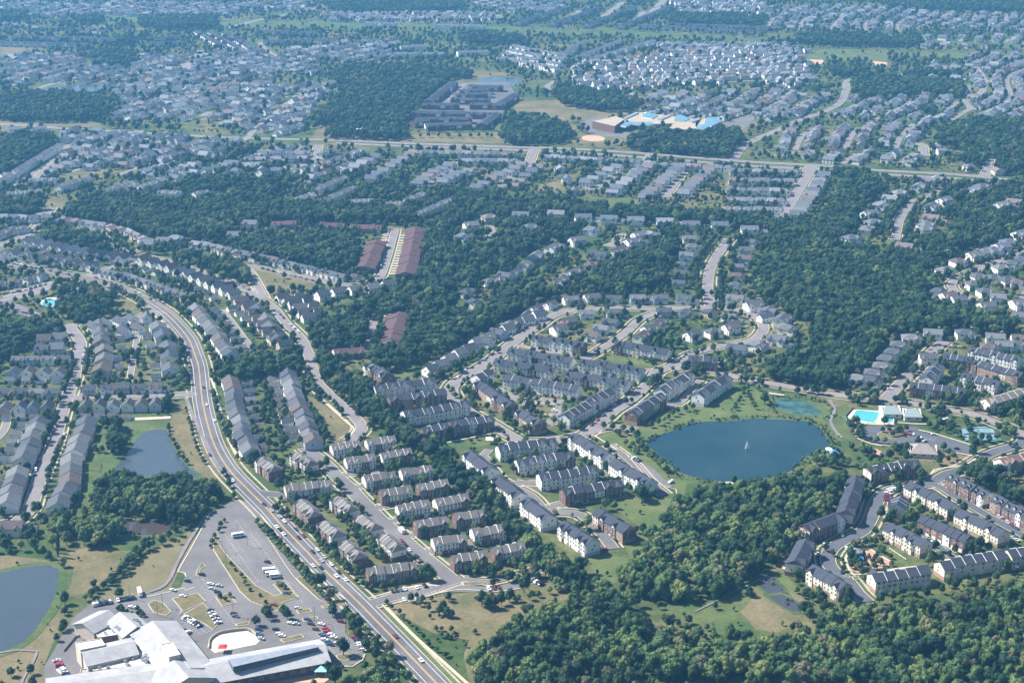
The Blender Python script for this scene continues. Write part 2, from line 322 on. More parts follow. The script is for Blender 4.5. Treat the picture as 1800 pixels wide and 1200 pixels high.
# ---- woods: canopy outlines (traced at crown height)
WOODS = [
 "822,1215 835,1150 875,1110 920,1090 950,1062 1000,1042 1040,1030 1090,1035 1120,1075 1165,1105 1235,1122 1300,1140 1330,1128 1400,1118 1450,1082 1520,1075 1560,1065 1650,1058 1700,1042 1800,1026 1900,1020 1900,1250 1550,1215 1340,1180 1240,1180 1130,1182 1060,1215",
 "1092,1005 1130,960 1160,915 1190,878 1240,868 1300,852 1380,843 1440,828 1480,838 1475,870 1450,905 1400,945 1370,980 1320,1000 1300,1030 1240,1035 1200,1045 1150,1040 1110,1030",
 "552,622 590,640 640,665 690,720 720,750 760,765 790,800 830,830 870,865 900,905 950,950 985,975 1020,990 1055,1020 1050,1040 1000,1030 960,1010 930,975 890,940 850,900 800,850 760,820 740,790 690,755 640,735 600,700 565,665",
 "370,625 430,600 480,592 520,598 532,630 530,650 480,655 430,662 380,655",
 "525,580 560,550 600,552 640,548 650,600 640,620 600,625 560,640 545,620",
 "160,850 200,835 260,840 300,838 380,845 395,865 370,880 340,905 300,920 280,905 220,910 200,940 150,950 130,925 85,940 100,910 150,880",
 "740,500 748,400 770,375 800,365 850,352 905,350 900,385 870,400 875,440 850,470 860,505 920,505 950,520 900,550 860,580 810,600 760,625 720,640 660,640 650,600 640,560 600,555 640,530 690,510",
 "890,380 950,372 1030,385 1030,410 1010,425 980,415 960,430 940,425 915,450 885,470 850,485 835,460 870,430",
 "900,345 1000,350 1100,365 1200,370 1290,375 1350,385 1350,395 1270,390 1200,385 1120,385 1020,378 900,372",
 "1040,510 1040,480 1060,465 1100,455 1110,430 1130,415 1190,405 1200,430 1190,470 1180,500 1130,505 1090,512",
 "940,500 980,490 1035,492 1035,512 990,515 940,520",
 "1330,430 1340,390 1400,385 1440,350 1470,295 1530,300 1560,330 1520,350 1510,400 1500,430 1560,440 1590,435 1640,455 1650,485 1640,520 1700,530 1800,540 1800,575 1750,580 1660,575 1620,575 1560,590 1540,630 1500,660 1500,685 1440,680 1370,670 1335,660 1345,640 1400,620 1430,600 1440,560 1400,535 1340,520 1310,480",
 "1590,430 1620,400 1650,345 1680,320 1750,320 1810,320 1810,400 1750,420 1700,430 1660,450 1630,455",
 "110,365 140,345 200,340 260,345 330,350 400,345 430,320 460,300 480,270 520,300 500,330 470,345 500,355 600,355 700,360 750,345 800,330 850,330 880,345 840,365 760,375 740,390 700,385 600,385 500,385 420,395 400,415 300,418 270,410 220,395 150,385",
 "290,330 300,300 350,290 440,290 460,310 400,325 340,345",
 "75,405 100,390 140,400 185,420 180,440 120,425 80,420",
 "290,450 340,430 420,460 440,490 430,505 390,495 340,475",
 "400,425 450,410 550,408 620,415 632,440 620,470 560,475 500,460 420,445",
 "100,535 120,500 150,495 200,520 190,545 140,570 110,560",
 "-60,600 0,580 60,560 100,570 110,600 50,610 20,640 -60,650",
 "-60,345 0,340 60,345 90,365 50,378 -60,375",
 "620,345 640,320 700,300 740,330 700,345 640,350",
 "740,330 780,310 830,320 880,330 880,345 800,340",
 "525,232 560,195 600,160 575,125 640,112 760,117 830,127 810,152 780,162 740,195 700,225 640,212 570,215",
 "560,240 600,215 670,220 720,230 715,240 620,240",
 "880,240 900,200 960,205 1005,225 1000,245 900,250",
 "1110,240 1150,225 1200,235 1300,225 1310,245 1290,270 1230,270 1150,262 1100,255",
 "970,165 1000,140 1060,160 1140,175 1130,190 1060,190 990,180",
 "1455,120 1530,119 1530,130 1470,130", "1580,126 1680,120 1690,132 1600,134",
 "1490,140 1550,125 1640,135 1690,145 1700,165 1600,165 1530,170 1500,165",
 "1600,185 1650,175 1655,200 1630,210", "1640,225 1700,210 1800,200 1820,290 1780,300 1700,280 1650,260",
 "0,170 60,160 170,165 210,180 190,205 90,210 0,205 -60,200 -60,170",
 "0,240 60,225 110,240 90,265 50,290 0,310 -60,330 -60,260",
 "-40,15 50,18 55,32 0,32 -40,30", "130,25 175,22 180,36 140,38", "240,30 330,26 380,30 380,46 300,48 250,44",
 "560,5 700,0 800,0 820,12 700,20 600,18", "1150,25 1250,22 1350,30 1340,40 1200,40", "1540,0 1700,2 1800,4 1850,18 1700,16 1560,12",
 "1400,60 1500,60 1620,68 1630,78 1500,78 1400,72", "140,95 200,85 250,95 240,110 160,115", "200,65 230,60 235,75 200,78",
 "800,60 830,55 900,60 930,68 830,75", "300,270 400,255 470,260 430,280 320,290",
 "612,1200 650,1178 690,1180 700,1215 600,1215",
 "1350,530 1420,540 1440,575 1420,600 1400,560 1350,525",
 "190,740 215,745 212,780 195,795 188,765",
 "1700,810 1730,815 1800,860 1800,885 1750,850 1700,835",
 "1810,540 1900,540 1900,600 1810,590",
]
for w in WOODS: paint(WOOD, [G(x, y, 7) for x, y in pts(w)])
# ---- open ground kept clear of scattered trees
for w in ["200,745 300,735 345,760 400,840 380,850 300,840 180,850 150,920 130,900 160,800 170,760",
          "1130,700 1470,690 1500,830 1230,860 1150,830 1120,780 1110,740", "1080,880 1200,870 1170,960 1120,1005 1070,1030 1040,1000 1130,950",
          "690,640 760,630 830,610 860,600 740,665 690,660", "545,685 600,710 620,745 600,775 560,770 545,720",
          "940,930 1010,1005 1100,1005 1100,960", "670,1075 830,1120 830,1210 790,1210"]:
    paint(OPEN, [G(x, y) for x, y in pts(w)])
paint(BLOCK, [G(x, y) for x, y in pts('715,225 720,205 795,140 900,142 910,165 880,222 800,228')])
# ---- fields, lawns, marsh
area('field', "1100,250 1400,100 1345,260 1250,430 1200,540 1000,590 680,610 860,450 950,350", 'field', T[0, 3])
area('field', "0,300 300,330 380,350 420,300 600,250 900,260 930,300 820,440 600,570 480,600 410,600 415,400 250,375 100,400 0,430", 'field2', T[0, 3])
area('field', "0,985 220,870 330,740 420,680 500,690 380,900 310,1080 320,1200 -150,1250 -150,1000", 'field2', T[0, 3])
area('marsh', "420,390 520,390 500,500 430,640 330,760 220,890 60,975 0,985 -100,1000 0,960 200,860 330,700 400,560", 'marsh', T[0, 3])
area('marsh', "600,200 900,150 1100,200 900,270 640,270", 'marsh', T[0, 3])
area('field', "1200,420 1330,420 1400,560 1500,820 1540,930 1500,985 1390,960 1240,790 1170,680 1200,560", 'clay_field' if 'clay_field' in M else 'field2', T[0, 2])
area('lawn', "690,560 1190,550 1200,610 1000,640 900,770 780,930 600,1150 540,1150 570,900 640,740 680,690", 'marsh', T[0, 2])
area('lawn', "960,215 1230,150 1260,160 1000,275 975,240", 'lawn', T[1, 2])
area('lawn', "400,395 560,500 680,600 690,640 620,700 500,700 440,600 390,440", 'field2', T[1, 2])
area('lawn', "1240,730 1700,640 1790,700 1300,790 1240,770", 'marsh', T[1, 2])
area('field', "870,690 1000,640 1500,560 1800,560 1800,1200 1500,1200 1460,1000 1500,900 1250,850 1000,720", 'field2', T[1, 3])
area('lawn', "820,700 920,680 1480,1200 1100,1200 1240,1100", 'lawn', T[1, 3])
area('lawn', "0,480 240,490 400,560 430,600 200,680 0,760", 'field2', T[2, 3])
area('lawn', "510,330 640,300 820,320 800,420 720,500 660,510", 'lawn', T[2, 3])
area('lawn', "760,0 1130,0 1100,100 960,300 830,330 800,240 940,180 880,90", 'lawn', T[2, 3])
area('marsh', "1000,640 1300,560 1640,520 1740,600 1830,700 1800,860 1500,880 1250,770 1080,700", 'marsh', T[2, 3])
area('marsh', "0,420 60,350 130,330 110,420 300,660 180,800 60,850 -90,820 -190,700 -70,560", 'field2', T[3, 3])
area('lawn', "60,400 130,440 230,560 200,580 90,490", 'lawn', T[3, 3])
area('lawn', "760,210 850,230 1000,370 980,390 860,330", 'lawn', T[3, 3])
area('lawn', "625,100 700,85 1100,155 1060,185 950,180 640,125", 'lawn', T[2, 2])
area('lawn', "1060,450 1550,330 1700,330 1800,380 1800,540 1500,530 1230,600 1000,720 880,800 800,780 850,640 1000,600", 'lawn', T[2, 2])
area('lawn', "580,665 760,770 1150,1030 1150,1100 830,1100 700,1150 760,1200 1200,1200 1230,1000 1350,990 1120,960 900,750 700,640", 'lawn', T[2, 2])
area('lawn', "0,340 350,420 420,480 560,440 580,560 620,680 560,760 400,820 200,900 0,960 -60,990 430,720 380,580 0,440", 'marsh', T[3, 2])
area('field', "1060,800 1300,780 1430,820 1280,880 1100,880 1060,900", 'field2', T[3, 2])
area('field', "1200,60 1300,150 1500,200 1780,250 1600,260 1560,240 1380,190 1240,170", 'field2', T[2, 1])
area('field', "660,1000 770,910 900,900 960,960 930,1000 700,1050", 'field2', T[0, 1])
area('field', "270,215 430,190 540,290 400,300 300,270", 'field2', T[0, 1])
area('field', "0,700 440,790 420,840 0,880 -60,860 -60,690", 'field2', T[1, 1])
area('field', "200,110 480,0 520,0 290,140 180,150", 'field2', T[2, 1])
area('field', "400,40 600,0 850,0 700,50 480,60", 'field2', T[0, 1])
area('field', "0,850 200,820 500,830 700,870 720,900 400,890 0,930", 'field2', T[0, 0])
area('field', "0,930 130,950 150,1000 0,1010", 'field2', T[0, 0])
area('field', "0,310 330,330 250,370 30,420 0,420", 'field2', T[0, 0])
area('field', "430,900 480,855 720,860 880,900 880,950 1700,930 1800,960 1800,1010 1000,1000 400,985", 'field2', T[1, 0])
area('field', "30,720 300,700 560,740 830,790 780,830 560,840 400,860 480,900 420,1000 300,1000 380,880 0,800", 'field2', T[2, 0])
area('field', "420,1000 480,940 820,960 800,1010 600,1040", 'field2', T[2, 0])
area('field', "1480,880 1700,850 1730,880 1620,960 1500,920", 'field2', T[2, 0])
area('lawn', "1420,520 1600,500 1800,520 1560,560 1420,580", 'field2', T[1, 0])
area('lawn', "120,590 320,560 230,640 170,640", 'marsh', T[2, 0])
area('clay', "255,445 260,418 385,422 400,440 330,470", 'clay', T[3, 0])
area('clay', "730,430 840,440 835,465 760,460", 'clay', T[3, 0])
area('lawn', "320,345 860,355 840,435 380,420 265,415", 'lawn', T[3, 0])
area('lawn', "910,365 1420,372 1400,420 1320,430 1300,410 910,395", 'lawn', T[3, 0])
area('clay', "485,970 520,955 600,955 650,970 640,990 560,995 500,985", 'clay', T[2, 0], sm=True)
area('marsh', "0,35 130,25 240,40 400,48 600,52 800,55 1000,62 1200,70 1350,78 1350,66 1150,58 1000,50 800,45 600,40 450,38 300,32 0,20", 'marsh')
area('marsh', "1350,66 1800,88 1800,78 1350,60", 'marsh')
area('lawn', "1500,305 1600,300 1600,320 1500,335", 'marsh', T[2, 1])
area('marsh', "400,200 800,190 1000,260 700,270 500,230", 'marsh', T[2, 1])
# ---- water
PONDS = [('pond', "1020,635 1100,620 1165,620 1200,700 1250,800 1330,890 1400,945 1300,970 1100,975 900,975 785,935 830,860 900,780 950,700", T[0, 2], 'pond_grey'),
 ('pond', "0,430 130,400 250,377 350,375 410,400 405,520 365,640 300,750 220,860 100,950 0,985 -250,1020 -300,500", T[0, 3], 'pond_grey'),
 ('pond', "1137,780 1150,768 1187,756 1207,747 1240,741 1290,740 1330,735 1350,737 1380,738 1420,741 1440,752 1452,768 1460,780 1450,790 1425,797 1410,810 1395,825 1370,835 1330,843 1290,847 1240,843 1200,832 1175,815 1155,797", None, 'pond'),
 ('pond', "60,420 200,410 370,490 380,520 200,510 70,470", T[3, 2], 'algae'),
 ('pond', "760,30 880,50 1000,60 1100,60 1220,80 1180,140 1000,165 850,120 760,70", T[0, 3], 'pond_brown'),
 ('pond', "-120,440 0,420 70,500 130,570 60,600 -40,540", T[3, 3], 'marsh_water'),
 ('pond', "0,590 100,580 220,640 270,690 180,700 60,640", T[3, 3], 'marsh_water'),
 ('pond', "1560,560 1700,545 1840,555 1830,600 1750,610 1720,590 1600,580", T[1, 0], 'pond_grey'),
 ('pond', "380,610 850,590 870,610 600,650 400,650 240,640", T[0, 0], 'pond_grey'),
 ('pond', "520,215 640,235 600,265 500,240", T[2, 1], 'pond')]
PW = ["beside the curving parkway", "in the near left corner", "", "with algae north of the fountain pond", "", "", "", "", "", ""]
for i, (nm, s, o, m) in enumerate(PONDS):
    P = [G(x, y) for x, y in pts(s, o)]
    P2 = smooth(P, 6, True); c = sum(P2, Vector((0, 0)))/len(P2)
    rim = [c+(p-c)*(1+6.0/max(20, (p-c).length)) for p in P2]
    triangulated('shore', rim, ztop(), 'marsh'); paint(OPEN, rim); paint(BLOCK, P2)
    triangulated('pond', P2, ztop(), m)
# ---- lots and paved areas
area('parking_lot', "415,878 440,882 448,893 470,930 520,1000 570,1050 580,1058 607,1062 607,1112 640,1150 633,1165 600,1172 560,1185 340,1215 78,1215 78,1170 95,1143 110,1115 130,1085 158,1062 252,1045 318,1032 326,1012 313,1003 335,965 372,900", 'lot', block=True)
area('parking_lot', "925,560 1190,510 1330,480 1440,510 1650,530 1800,500 1900,480 2040,470 2040,520 1900,500 1800,560 1560,560 1350,560 1000,640 850,630 870,590", 'lot', T[1, 3], block=True)
area('parking_lot', "630,640 700,600 850,590 1030,600 1100,640 1300,690 1470,750 1430,800 1250,770 1150,740 1000,710 850,735 720,710 650,690", 'new_asphalt', T[3, 2], block=True)
area('parking_lot', "100,430 300,540 380,460 200,400", 'street', T[2, 2], block=True)
area('parking_lot', "470,860 620,820 680,850 560,900 620,930 900,930 800,970 560,950", 'lot', T[2, 0], block=True)
area('parking_lot', "1420,890 1620,820 1720,830 1600,930 1450,900", 'lot', T[2, 0], block=True)
area('parking_lot', '722,222 728,205 792,145 895,145 905,165 870,220 800,225', 'asphalt', block=True)
area('parking_lot', "0,900 120,830 300,790 420,770 300,870 80,920 300,1010 200,1030 0,960", 'lot', T[0, 1], block=True)
area('parking_lot', "800,800 860,805 1000,900 1080,980 1130,1020 1080,1040 940,920", 'lot', T[2, 2], block=True)
area('plaza', "-1460,870 -1470,980 -1550,950 -1620,970 -1700,960 -1720,890 -1700,870 -1560,830 -1500,840", 'plaza', (900, 900), block=True) if False else None
area('plaza', "1470,900 1560,860 1740,835 1800,870 1830,900 1800,930 1600,970 1510,990 1460,950", 'plaza', T[0, 3], block=True)
area('plaza', "0,1200 60,1160 480,1100 560,1140 480,1200", 'clay', T[1, 3], block=True)
area('plaza', "620,280 720,262 870,350 840,390 740,400 690,330", 'mulch', T[3, 3], block=True)
area('plaza', "580,360 680,350 700,400 640,430 580,410", 'mulch', T[3, 3], block=True)
area('plaza', "730,770 760,755 820,790 810,810 740,790", 'mulch', T[3, 2], block=True)
area('pool_deck', "560,530 600,480 780,490 900,560 880,590 600,580", 'plaza', T[3, 2], block=True)
area('pool_deck', "270,930 330,895 430,890 410,960 380,970", 'plaza', T[0, 1], block=True)
area('tennis_ground', "1290,650 1420,590 1540,600 1650,700 1560,705 1400,700", 'court', T[3, 2], block=True)

for k in range(16):
    f = k/15; a = G(690+(664-690)*f-3, 415+(478-415)*f); b = G(702+(680-702)*f+2, 415+(482-415)*f)
    for q, sgn in ((a, -1), (b, 1)):
        mb_ = MB(); mb_.face([(q.x-(9 if sgn < 0 else 0), q.y, .27), (q.x+(9 if sgn > 0 else 0), q.y, .27), (q.x+(9 if sgn > 0 else 0), q.y+4.5, .27), (q.x-(9 if sgn < 0 else 0), q.y+4.5, .27)]); obj('driveway', mb_.mesh('driveway', ['kerb']))['kind'] = 'structure'
for k in range(8):
    f = k/7; q = G(667-13*f, 557+42*f); mb_ = MB(); mb_.face([(q.x, q.y, .27), (q.x+9, q.y, .27), (q.x+9, q.y+4, .27), (q.x, q.y+4, .27)]); obj('driveway', mb_.mesh('driveway', ['kerb']))['kind'] = 'structure'
paint(OPEN, [G(x, y) for x, y in pts("686,405 712,405 705,440 690,490 655,490 668,450")]); paint(OPEN, [G(x, y) for x, y in pts("655,548 690,548 670,610 640,612")])
# ---- roads: width in metres, material, name, sidewalk offset (0: none), line style
ROADS = [
 ("-60,450 0,460 50,470 110,482 140,487 180,495 225,512 262,532 292,552 315,575 332,597 341,620 349,645 353,682 357,712 366,750 379,787 402,825 437,862 470,895 496,925 530,960 567,999 600,1030 635,1064 665,1095 697,1128 745,1178 800,1235", 15, 'asphalt', 3.5, 'main'),
 ("60,375 100,383 140,395 185,417 215,435 247,450 275,456 320,466 370,484 412,500 450,520 482,542 500,565 525,590 535,604 543,625 550,650 557,670 580,695 605,717 625,735 636,750 630,763 612,775", 9, 'street', 3, ''),
 ("390,545 410,570 432,600 445,617", 6, 'street', 0, ''),
 ("118,570 133,588 142,606 135,632 130,665 118,700 108,730 100,760 92,785 80,815 70,840 62,865 50,898 20,920 -30,925", 10, 'street', 2.5, ''),
 ("108,700 200,697 292,696 347,692", 8, 'street', 2.5, ''), ("160,737 230,737 300,734", 5, 'kerb', 0, ''),
 ("247,560 240,600 227,672", 5, 'street', 0, ''), ("-10,775 5,760 12,740 8,725 -20,722", 6, 'street', 0, ''),
 ("437,866 470,868 500,872 540,860", 9, 'asphalt', 0, ''),
 ("535,787 555,802 575,818 592,838 612,855 632,877 652,897 672,917 700,940 725,962 750,983 775,1003 795,1020", 11, 'lot', 2.5, ''),
 ("650,1062 690,1050 740,1040 787,1024 812,1016", 9, 'lot', 2, ''), ("812,1018 862,1022 900,1012 960,998", 5, 'lot', 2, ''),
 ("590,838 625,832 665,826", 5, 'lot', 2, ''), ("612,858 650,853 700,846", 5, 'lot', 2, ''), ("648,895 700,886 750,878", 5, 'lot', 2, ''), ("672,919 720,910 770,902", 5, 'lot', 2, ''),
 ("705,944 740,938 790,930", 5, 'lot', 2, ''), ("735,972 790,963 850,952", 5, 'lot', 2, ''),
 ("1005,545 970,556 940,577 905,600 870,630 838,650 810,665 793,682 798,700 825,725 862,745 895,765 925,776 985,775 1028,765", 11, 'street', 3, ''),
 ("985,775 960,765", 8, 'street', 0, ''),
 ("1005,545 1050,543 1115,542 1150,544 1190,542 1250,541 1290,545 1318,552 1338,565 1342,580 1328,596 1300,604 1262,609 1232,617 1212,624 1197,634 1178,646 1155,654 1143,670 1130,684 1115,698 1098,711 1080,722 1060,740 1040,755 1028,765", 9.5, 'street', 3, ''),
 ("1282,420 1262,448 1248,475 1244,505 1246,525 1248,541", 10, 'street', 3, ''),
 ("1155,550 1125,562 1100,585 1070,605 1040,625 1025,632", 8, 'street', 3, ''),
 ("1150,652 1080,645 1030,632 1000,622 960,618 910,607", 6, 'street', 0, ''),
 ("1175,650 1225,645 1280,660 1330,670 1400,682 1475,695 1510,698 1550,702 1600,709 1662,720 1705,727 1750,743 1800,765 1860,790", 10, 'street', 3.5, 'yellow'),
 ("1660,600 1640,617 1620,637 1600,657 1577,680 1556,703", 10, 'street', 3, ''),
 ("1800,768 1795,780 1755,792 1720,808 1695,824 1665,833 1650,842 1630,850 1600,854 1565,860 1548,872 1538,888 1531,910 1515,935 1490,947 1467,960 1456,975 1457,992 1468,1007 1490,1020 1505,1040 1524,1058", 9.5, 'new_asphalt', 3, ''),
 ("1590,858 1642,852 1675,870 1700,885 1725,900 1760,920 1810,947", 7, 'new_asphalt', 2.5, ''), ("1615,930 1645,957 1678,983", 6, 'new_asphalt', 2, ''),
 ("1548,868 1565,880 1570,900", 5, 'new_asphalt', 0, ''),
 ("1028,763 1070,752 1118,758", 7, 'street', 2.5, ''), ("1160,710 1190,710 1212,690 1232,668", 5.5, 'street', 2.5, ''),
 ("905,700 930,712 965,722 985,735 960,745", 6, 'street', 2, ''), ("870,685 905,698 990,708", 5, 'street', 2, ''),
 ("620,658 650,680 680,705", 7, 'street', 2.5, ''), ("855,818 880,845 930,870 960,900 985,900 1020,905 1050,930 1078,965", 8, 'lot', 2.5, ''),
 ("865,815 850,800 860,790", 6, 'lot', 0, ''), ("905,848 950,850 1070,832", 5, 'lot', 2, ''), ("960,893 1010,882 1100,868", 5, 'lot', 2, ''), ("1170,870 1140,845 1110,812 1070,782", 6, 'lot', 2, ''),
 ("-60,212 0,218 60,222 105,226 140,228 245,234 350,240 450,244 590,247 700,252 900,259 1000,262 1100,268 1200,276 1290,283 1350,287 1450,292 1512,298 1600,303 1675,307 1762,315 1860,325", 11, 'street', 0, 'main'),
 ("590,252 700,257 900,264 1000,268 1100,275 1200,283 1290,290 1350,294 1450,299 1512,304 1600,310 1675,314 1762,322", 10, 'street', 0, 'main'),
 ("1600,130 1560,135 1495,140 1487,160 1478,180 1450,196 1400,214 1370,228 1330,245 1305,260 1287,285", 11, 'street', 2, ''),
 ("1715,118 1730,140 1727,160 1712,172", 9, 'street', 2, ''), ("1690,175 1705,190 1690,200 1672,212", 8, 'street', 2, ''),
 ("1590,250 1620,255 1625,275", 8, 'street', 2, ''),
 ("1617,350 1595,367 1582,387 1577,407 1573,422", 9, 'street', 2, ''), ("1617,350 1640,340 1655,335", 7, 'street', 2, ''),
 ("1430,290 1405,332 1382,367 1368,382", 13, 'street', 2, ''),
 ("1820,432 1750,462 1712,476 1687,488 1672,502 1690,520 1720,528", 8, 'street', 2.5, ''),
 ("1090,300 1060,327 1030,333", 8, 'street', 2, ''), ("1203,295 1175,337 1162,347", 11, 'street', 2, ''),
 ("1150,258 1130,285 1112,300 1085,342", 5, 'street', 0, ''),
 ("940,262 928,292 910,300 890,318 872,328", 9, 'street', 2, ''), ("800,285 782,307 750,324", 8, 'street', 2, ''),
 ("1740,280 1735,300 1728,312", 8, 'street', 2, ''), ("695,402 685,440 672,480 664,490 640,500 590,500 525,485 450,470 420,466", 8, 'street', 2.5, ''),
 ("673,412 690,413", 7, 'street', 0, ''), ("662,552 648,605 640,618 600,630 545,624", 7, 'street', 2.5, ''),
 ("125,258 100,278 75,303 60,325", 8, 'street', 2, ''), ("60,302 22,328", 7, 'street', 2, ''), ("522,168 487,197 450,227 430,248", 8, 'street', 2, ''),
 ("560,255 553,278 535,290 507,297 490,293", 8, 'street', 2, ''), ("975,143 962,153 970,162 985,165", 8, 'street', 0, ''),
 ("1090,410 1085,425 1068,434", 7, 'street', 2, ''), ("862,397 865,412 858,435", 7, 'street', 2, ''),
 ("90,365 70,392 45,415 0,432 -40,440", 9, 'street', 2.5, ''), ("160,487 190,473 225,462 275,450", 9, 'street', 2.5, ''),
 ("100,497 50,515 -20,530", 8, 'street', 2.5, ''),
 ("290,552 270,548 235,560 160,568 118,575", 7, 'street', 2.5, ''), ("425,470 440,482 465,525", 7, 'street', 2, ''),
 ("992,42 1020,19", 14, 'street', 0, ''), ("1060,31 1095,4", 14, 'street', 0, ''), ("1107,46 1133,21", 13, 'street', 0, ''), ("1135,34 1168,0", 16, 'street', 0, ''),
 ("1485,24 1475,38 1457,52", 12, 'street', 0, ''), ("1397,30 1422,18", 12, 'street', 0, ''), ("1225,22 1245,10", 14, 'street', 0, ''),
 ("400,50 450,37 500,27 560,15", 14, 'street', 0, ''), ("455,75 470,90 490,100", 9, 'street', 0, ''), ("325,110 330,125", 16, 'street', 0, ''),
 ("60,158 100,146 135,142", 10, 'street', 0, ''), ("355,205 370,197", 10, 'street', 0, ''), ("790,178 812,152 822,148", 8, 'street', 0, ''), ("1360,275 1400,268", 9, 'street', 0, ''),
]
ROADC = []
for s, w, m, side, style in ROADS:
    C = smooth([G(x, y) for x, y in pts(s)], 7)
    ROADC.append((C, w, m)); paint_line(BLOCK, C, w+3)
    if C[0].y > 1900: paint_line(OPEN, C, w+(22 if style == 'main' or w == 10 else 8)); paint_line(BLOCK, [p-Vector((0, 9)) for p in C], w+6)
kz = ztop()
mbs = MB()
for k, (s, w, m, side, style) in enumerate(ROADS):
    C = ROADC[k][0]
    if side and (C[0].y < 2400):
        mb = MB(); sw = 1.5; z = kz+(k % 9)*0.004
        ribbon(mb, C, w/2+side, w/2+side+sw, z); ribbon(mb, C, -w/2-side-sw, -w/2-side, z)
        mb2 = mb.mesh('sidewalk', ['sidewalk']); obj('sidewalk', mb2)['kind'] = 'structure'
kz += 0.04
for k, (s, w, m, side, style) in enumerate(ROADS):
    C = ROADC[k][0]; mb = MB(); kw = 0.55
    ribbon(mb, C, -w/2-kw, w/2+kw, kz+(k % 11)*0.004); obj('kerb', mb.mesh('kerb', ['kerb']))['kind'] = 'structure'
kz += 0.05
CZ = []
for k, (s, w, m, side, style) in enumerate(ROADS):
    C = ROADC[k][0]; mb = MB(); ribbon(mb, C, -w/2, w/2, kz+(k % 13)*0.004); obj('road', mb.mesh('road', [m]))['kind'] = 'structure'
kz += 0.06
def dashes(C, off, w, on, gap, z, mi, mb):
    acc = 0.0; i = 0
    L = [0.0]
    for a, b in zip(C, C[1:]): L.append(L[-1]+(b-a).length)
    tot = L[-1]; t = 0
    def at(t):
        j = max(0, min(len(C)-2, np.searchsorted(L, t)-1)); f = (t-L[j])/max(1e-6, L[j+1]-L[j]); p = C[j].lerp(C[j+1], f); d = (C[j+1]-C[j]).normalized()
        return p+Vector((-d.y, d.x))*off, d
    while t+on < tot:
        a, d = at(t); b, _ = at(t+on); n = Vector((-d.y, d.x))*w/2
        mb.face([(a-n).to_tuple()+(z,), (b-n).to_tuple()+(z,), (b+n).to_tuple()+(z,), (a+n).to_tuple()+(z,)], mi); t += on+gap
for k, (s, w, m, side, style) in enumerate(ROADS):
    if not style: continue
    C = ROADC[k][0]; mb = MB()
    if style == 'yellow': ribbon(mb, C, -0.18, 0.18, kz, 1)
    elif w > 13:
        for o_ in (-0.35, 0.35): ribbon(mb, C, o_-0.13, o_+0.13, kz, 1)
        for o_ in (-w/2+2.6, w/2-2.6): ribbon(mb, C, o_-0.16, o_+0.16, kz, 0)
    else: dashes(C, 0, 0.3, 3, 9, kz, 0, mb)
    obj('road_marking', mb.mesh('road_marking', ['white_paint', 'yellow_paint']))['kind'] = 'structure'
kz += 0.02
LIFT = kz      # things on paving stand here
# kerbed islands in the lots
ISL = [(T[0, 3], "1500,180 1530,168 1560,200 1530,215 1600,310 1700,410 1800,520 1930,590 2050,560 2100,600 1990,640 1950,700 1760,630 1685,560 1500,270", 1), (T[0, 3], "1380,420 1420,355 1450,385 1410,400 1400,455 1375,445", 0),
 (T[0, 3], "1040,650 1080,620 1150,640 1205,700 1170,730 1080,710", 1), (T[0, 3], "1210,610 1390,570 1450,630 1290,700 1260,735 1275,690", 1), (T[0, 3], "1290,720 1430,640 1540,780 1500,830 1440,790", 1),
 (T[0, 3], "1515,600 1600,570 1665,640 1560,665", 1), (T[0, 3], "1655,790 1760,765 1750,795 1670,805", 1), (T[1, 3], "120,510 200,485 270,570 190,585", 1), (T[1, 3], "280,690 380,680 395,705 300,720", 1),
 (T[1, 3], "320,750 430,735 440,755 340,775", 1), (T[1, 3], "165,900 230,880 320,860 340,885 200,920", 1), (T[1, 3], "455,665 560,640 640,610 630,650 480,680", 1), (T[1, 3], "560,1010 640,990 690,1020 640,1050 580,1040", 1),
 (T[1, 3], "280,470 310,450 420,560 400,550 490,640 430,610", 1), (T[3, 2], "770,650 850,610 960,620 1030,660 900,690 770,690", 1), (T[3, 3], "520,450 570,440 575,465", 2), (T[3, 3], "590,455 640,450 640,475 600,480", 2),
 (T[2, 2], "200,440 320,450 300,500 240,520 130,450", 1), (T[1, 3], "1450,495 1620,490 1590,515 1460,520", 1)]
for o, s, k in ISL:
    P = [G(x, y) for x, y in pts(s, o)]; c = sum((Vector((p.x, p.y)) for p in P), Vector((0, 0)))/len(P)
    paint(BLOCK, P, True)
    a = ztop(); mb = MB(); A2 = sum(P[i].x*P[(i+1) % len(P)].y-P[(i+1) % len(P)].x*P[i].y for i in range(len(P)))
    if A2 < 0: P = P[::-1]
    mb.prism([(p.x, p.y) for p in P], 0, LIFT+0.12); obj('kerb', mb.mesh('kerb', ['kerb']))['kind'] = 'structure'
    inner = []
    n = len(P)
    for i in range(n):
        p = Vector((P[i].x, P[i].y)); e0 = (p-Vector((P[i-1].x, P[i-1].y))).normalized(); e1 = (Vector((P[(i+1) % n].x, P[(i+1) % n].y))-p).normalized()
        b = (Vector((-e0.y, e0.x))+Vector((-e1.y, e1.x))); b = b/max(0.8, b.length_squared**0.5 and (1+e0.dot(e1))/1.0)
        inner.append(p+b*0.45 if b.length < 4 else p)
    triangulated('verge', inner, LIFT+0.15, 'lawn' if k == 2 else 'field2')
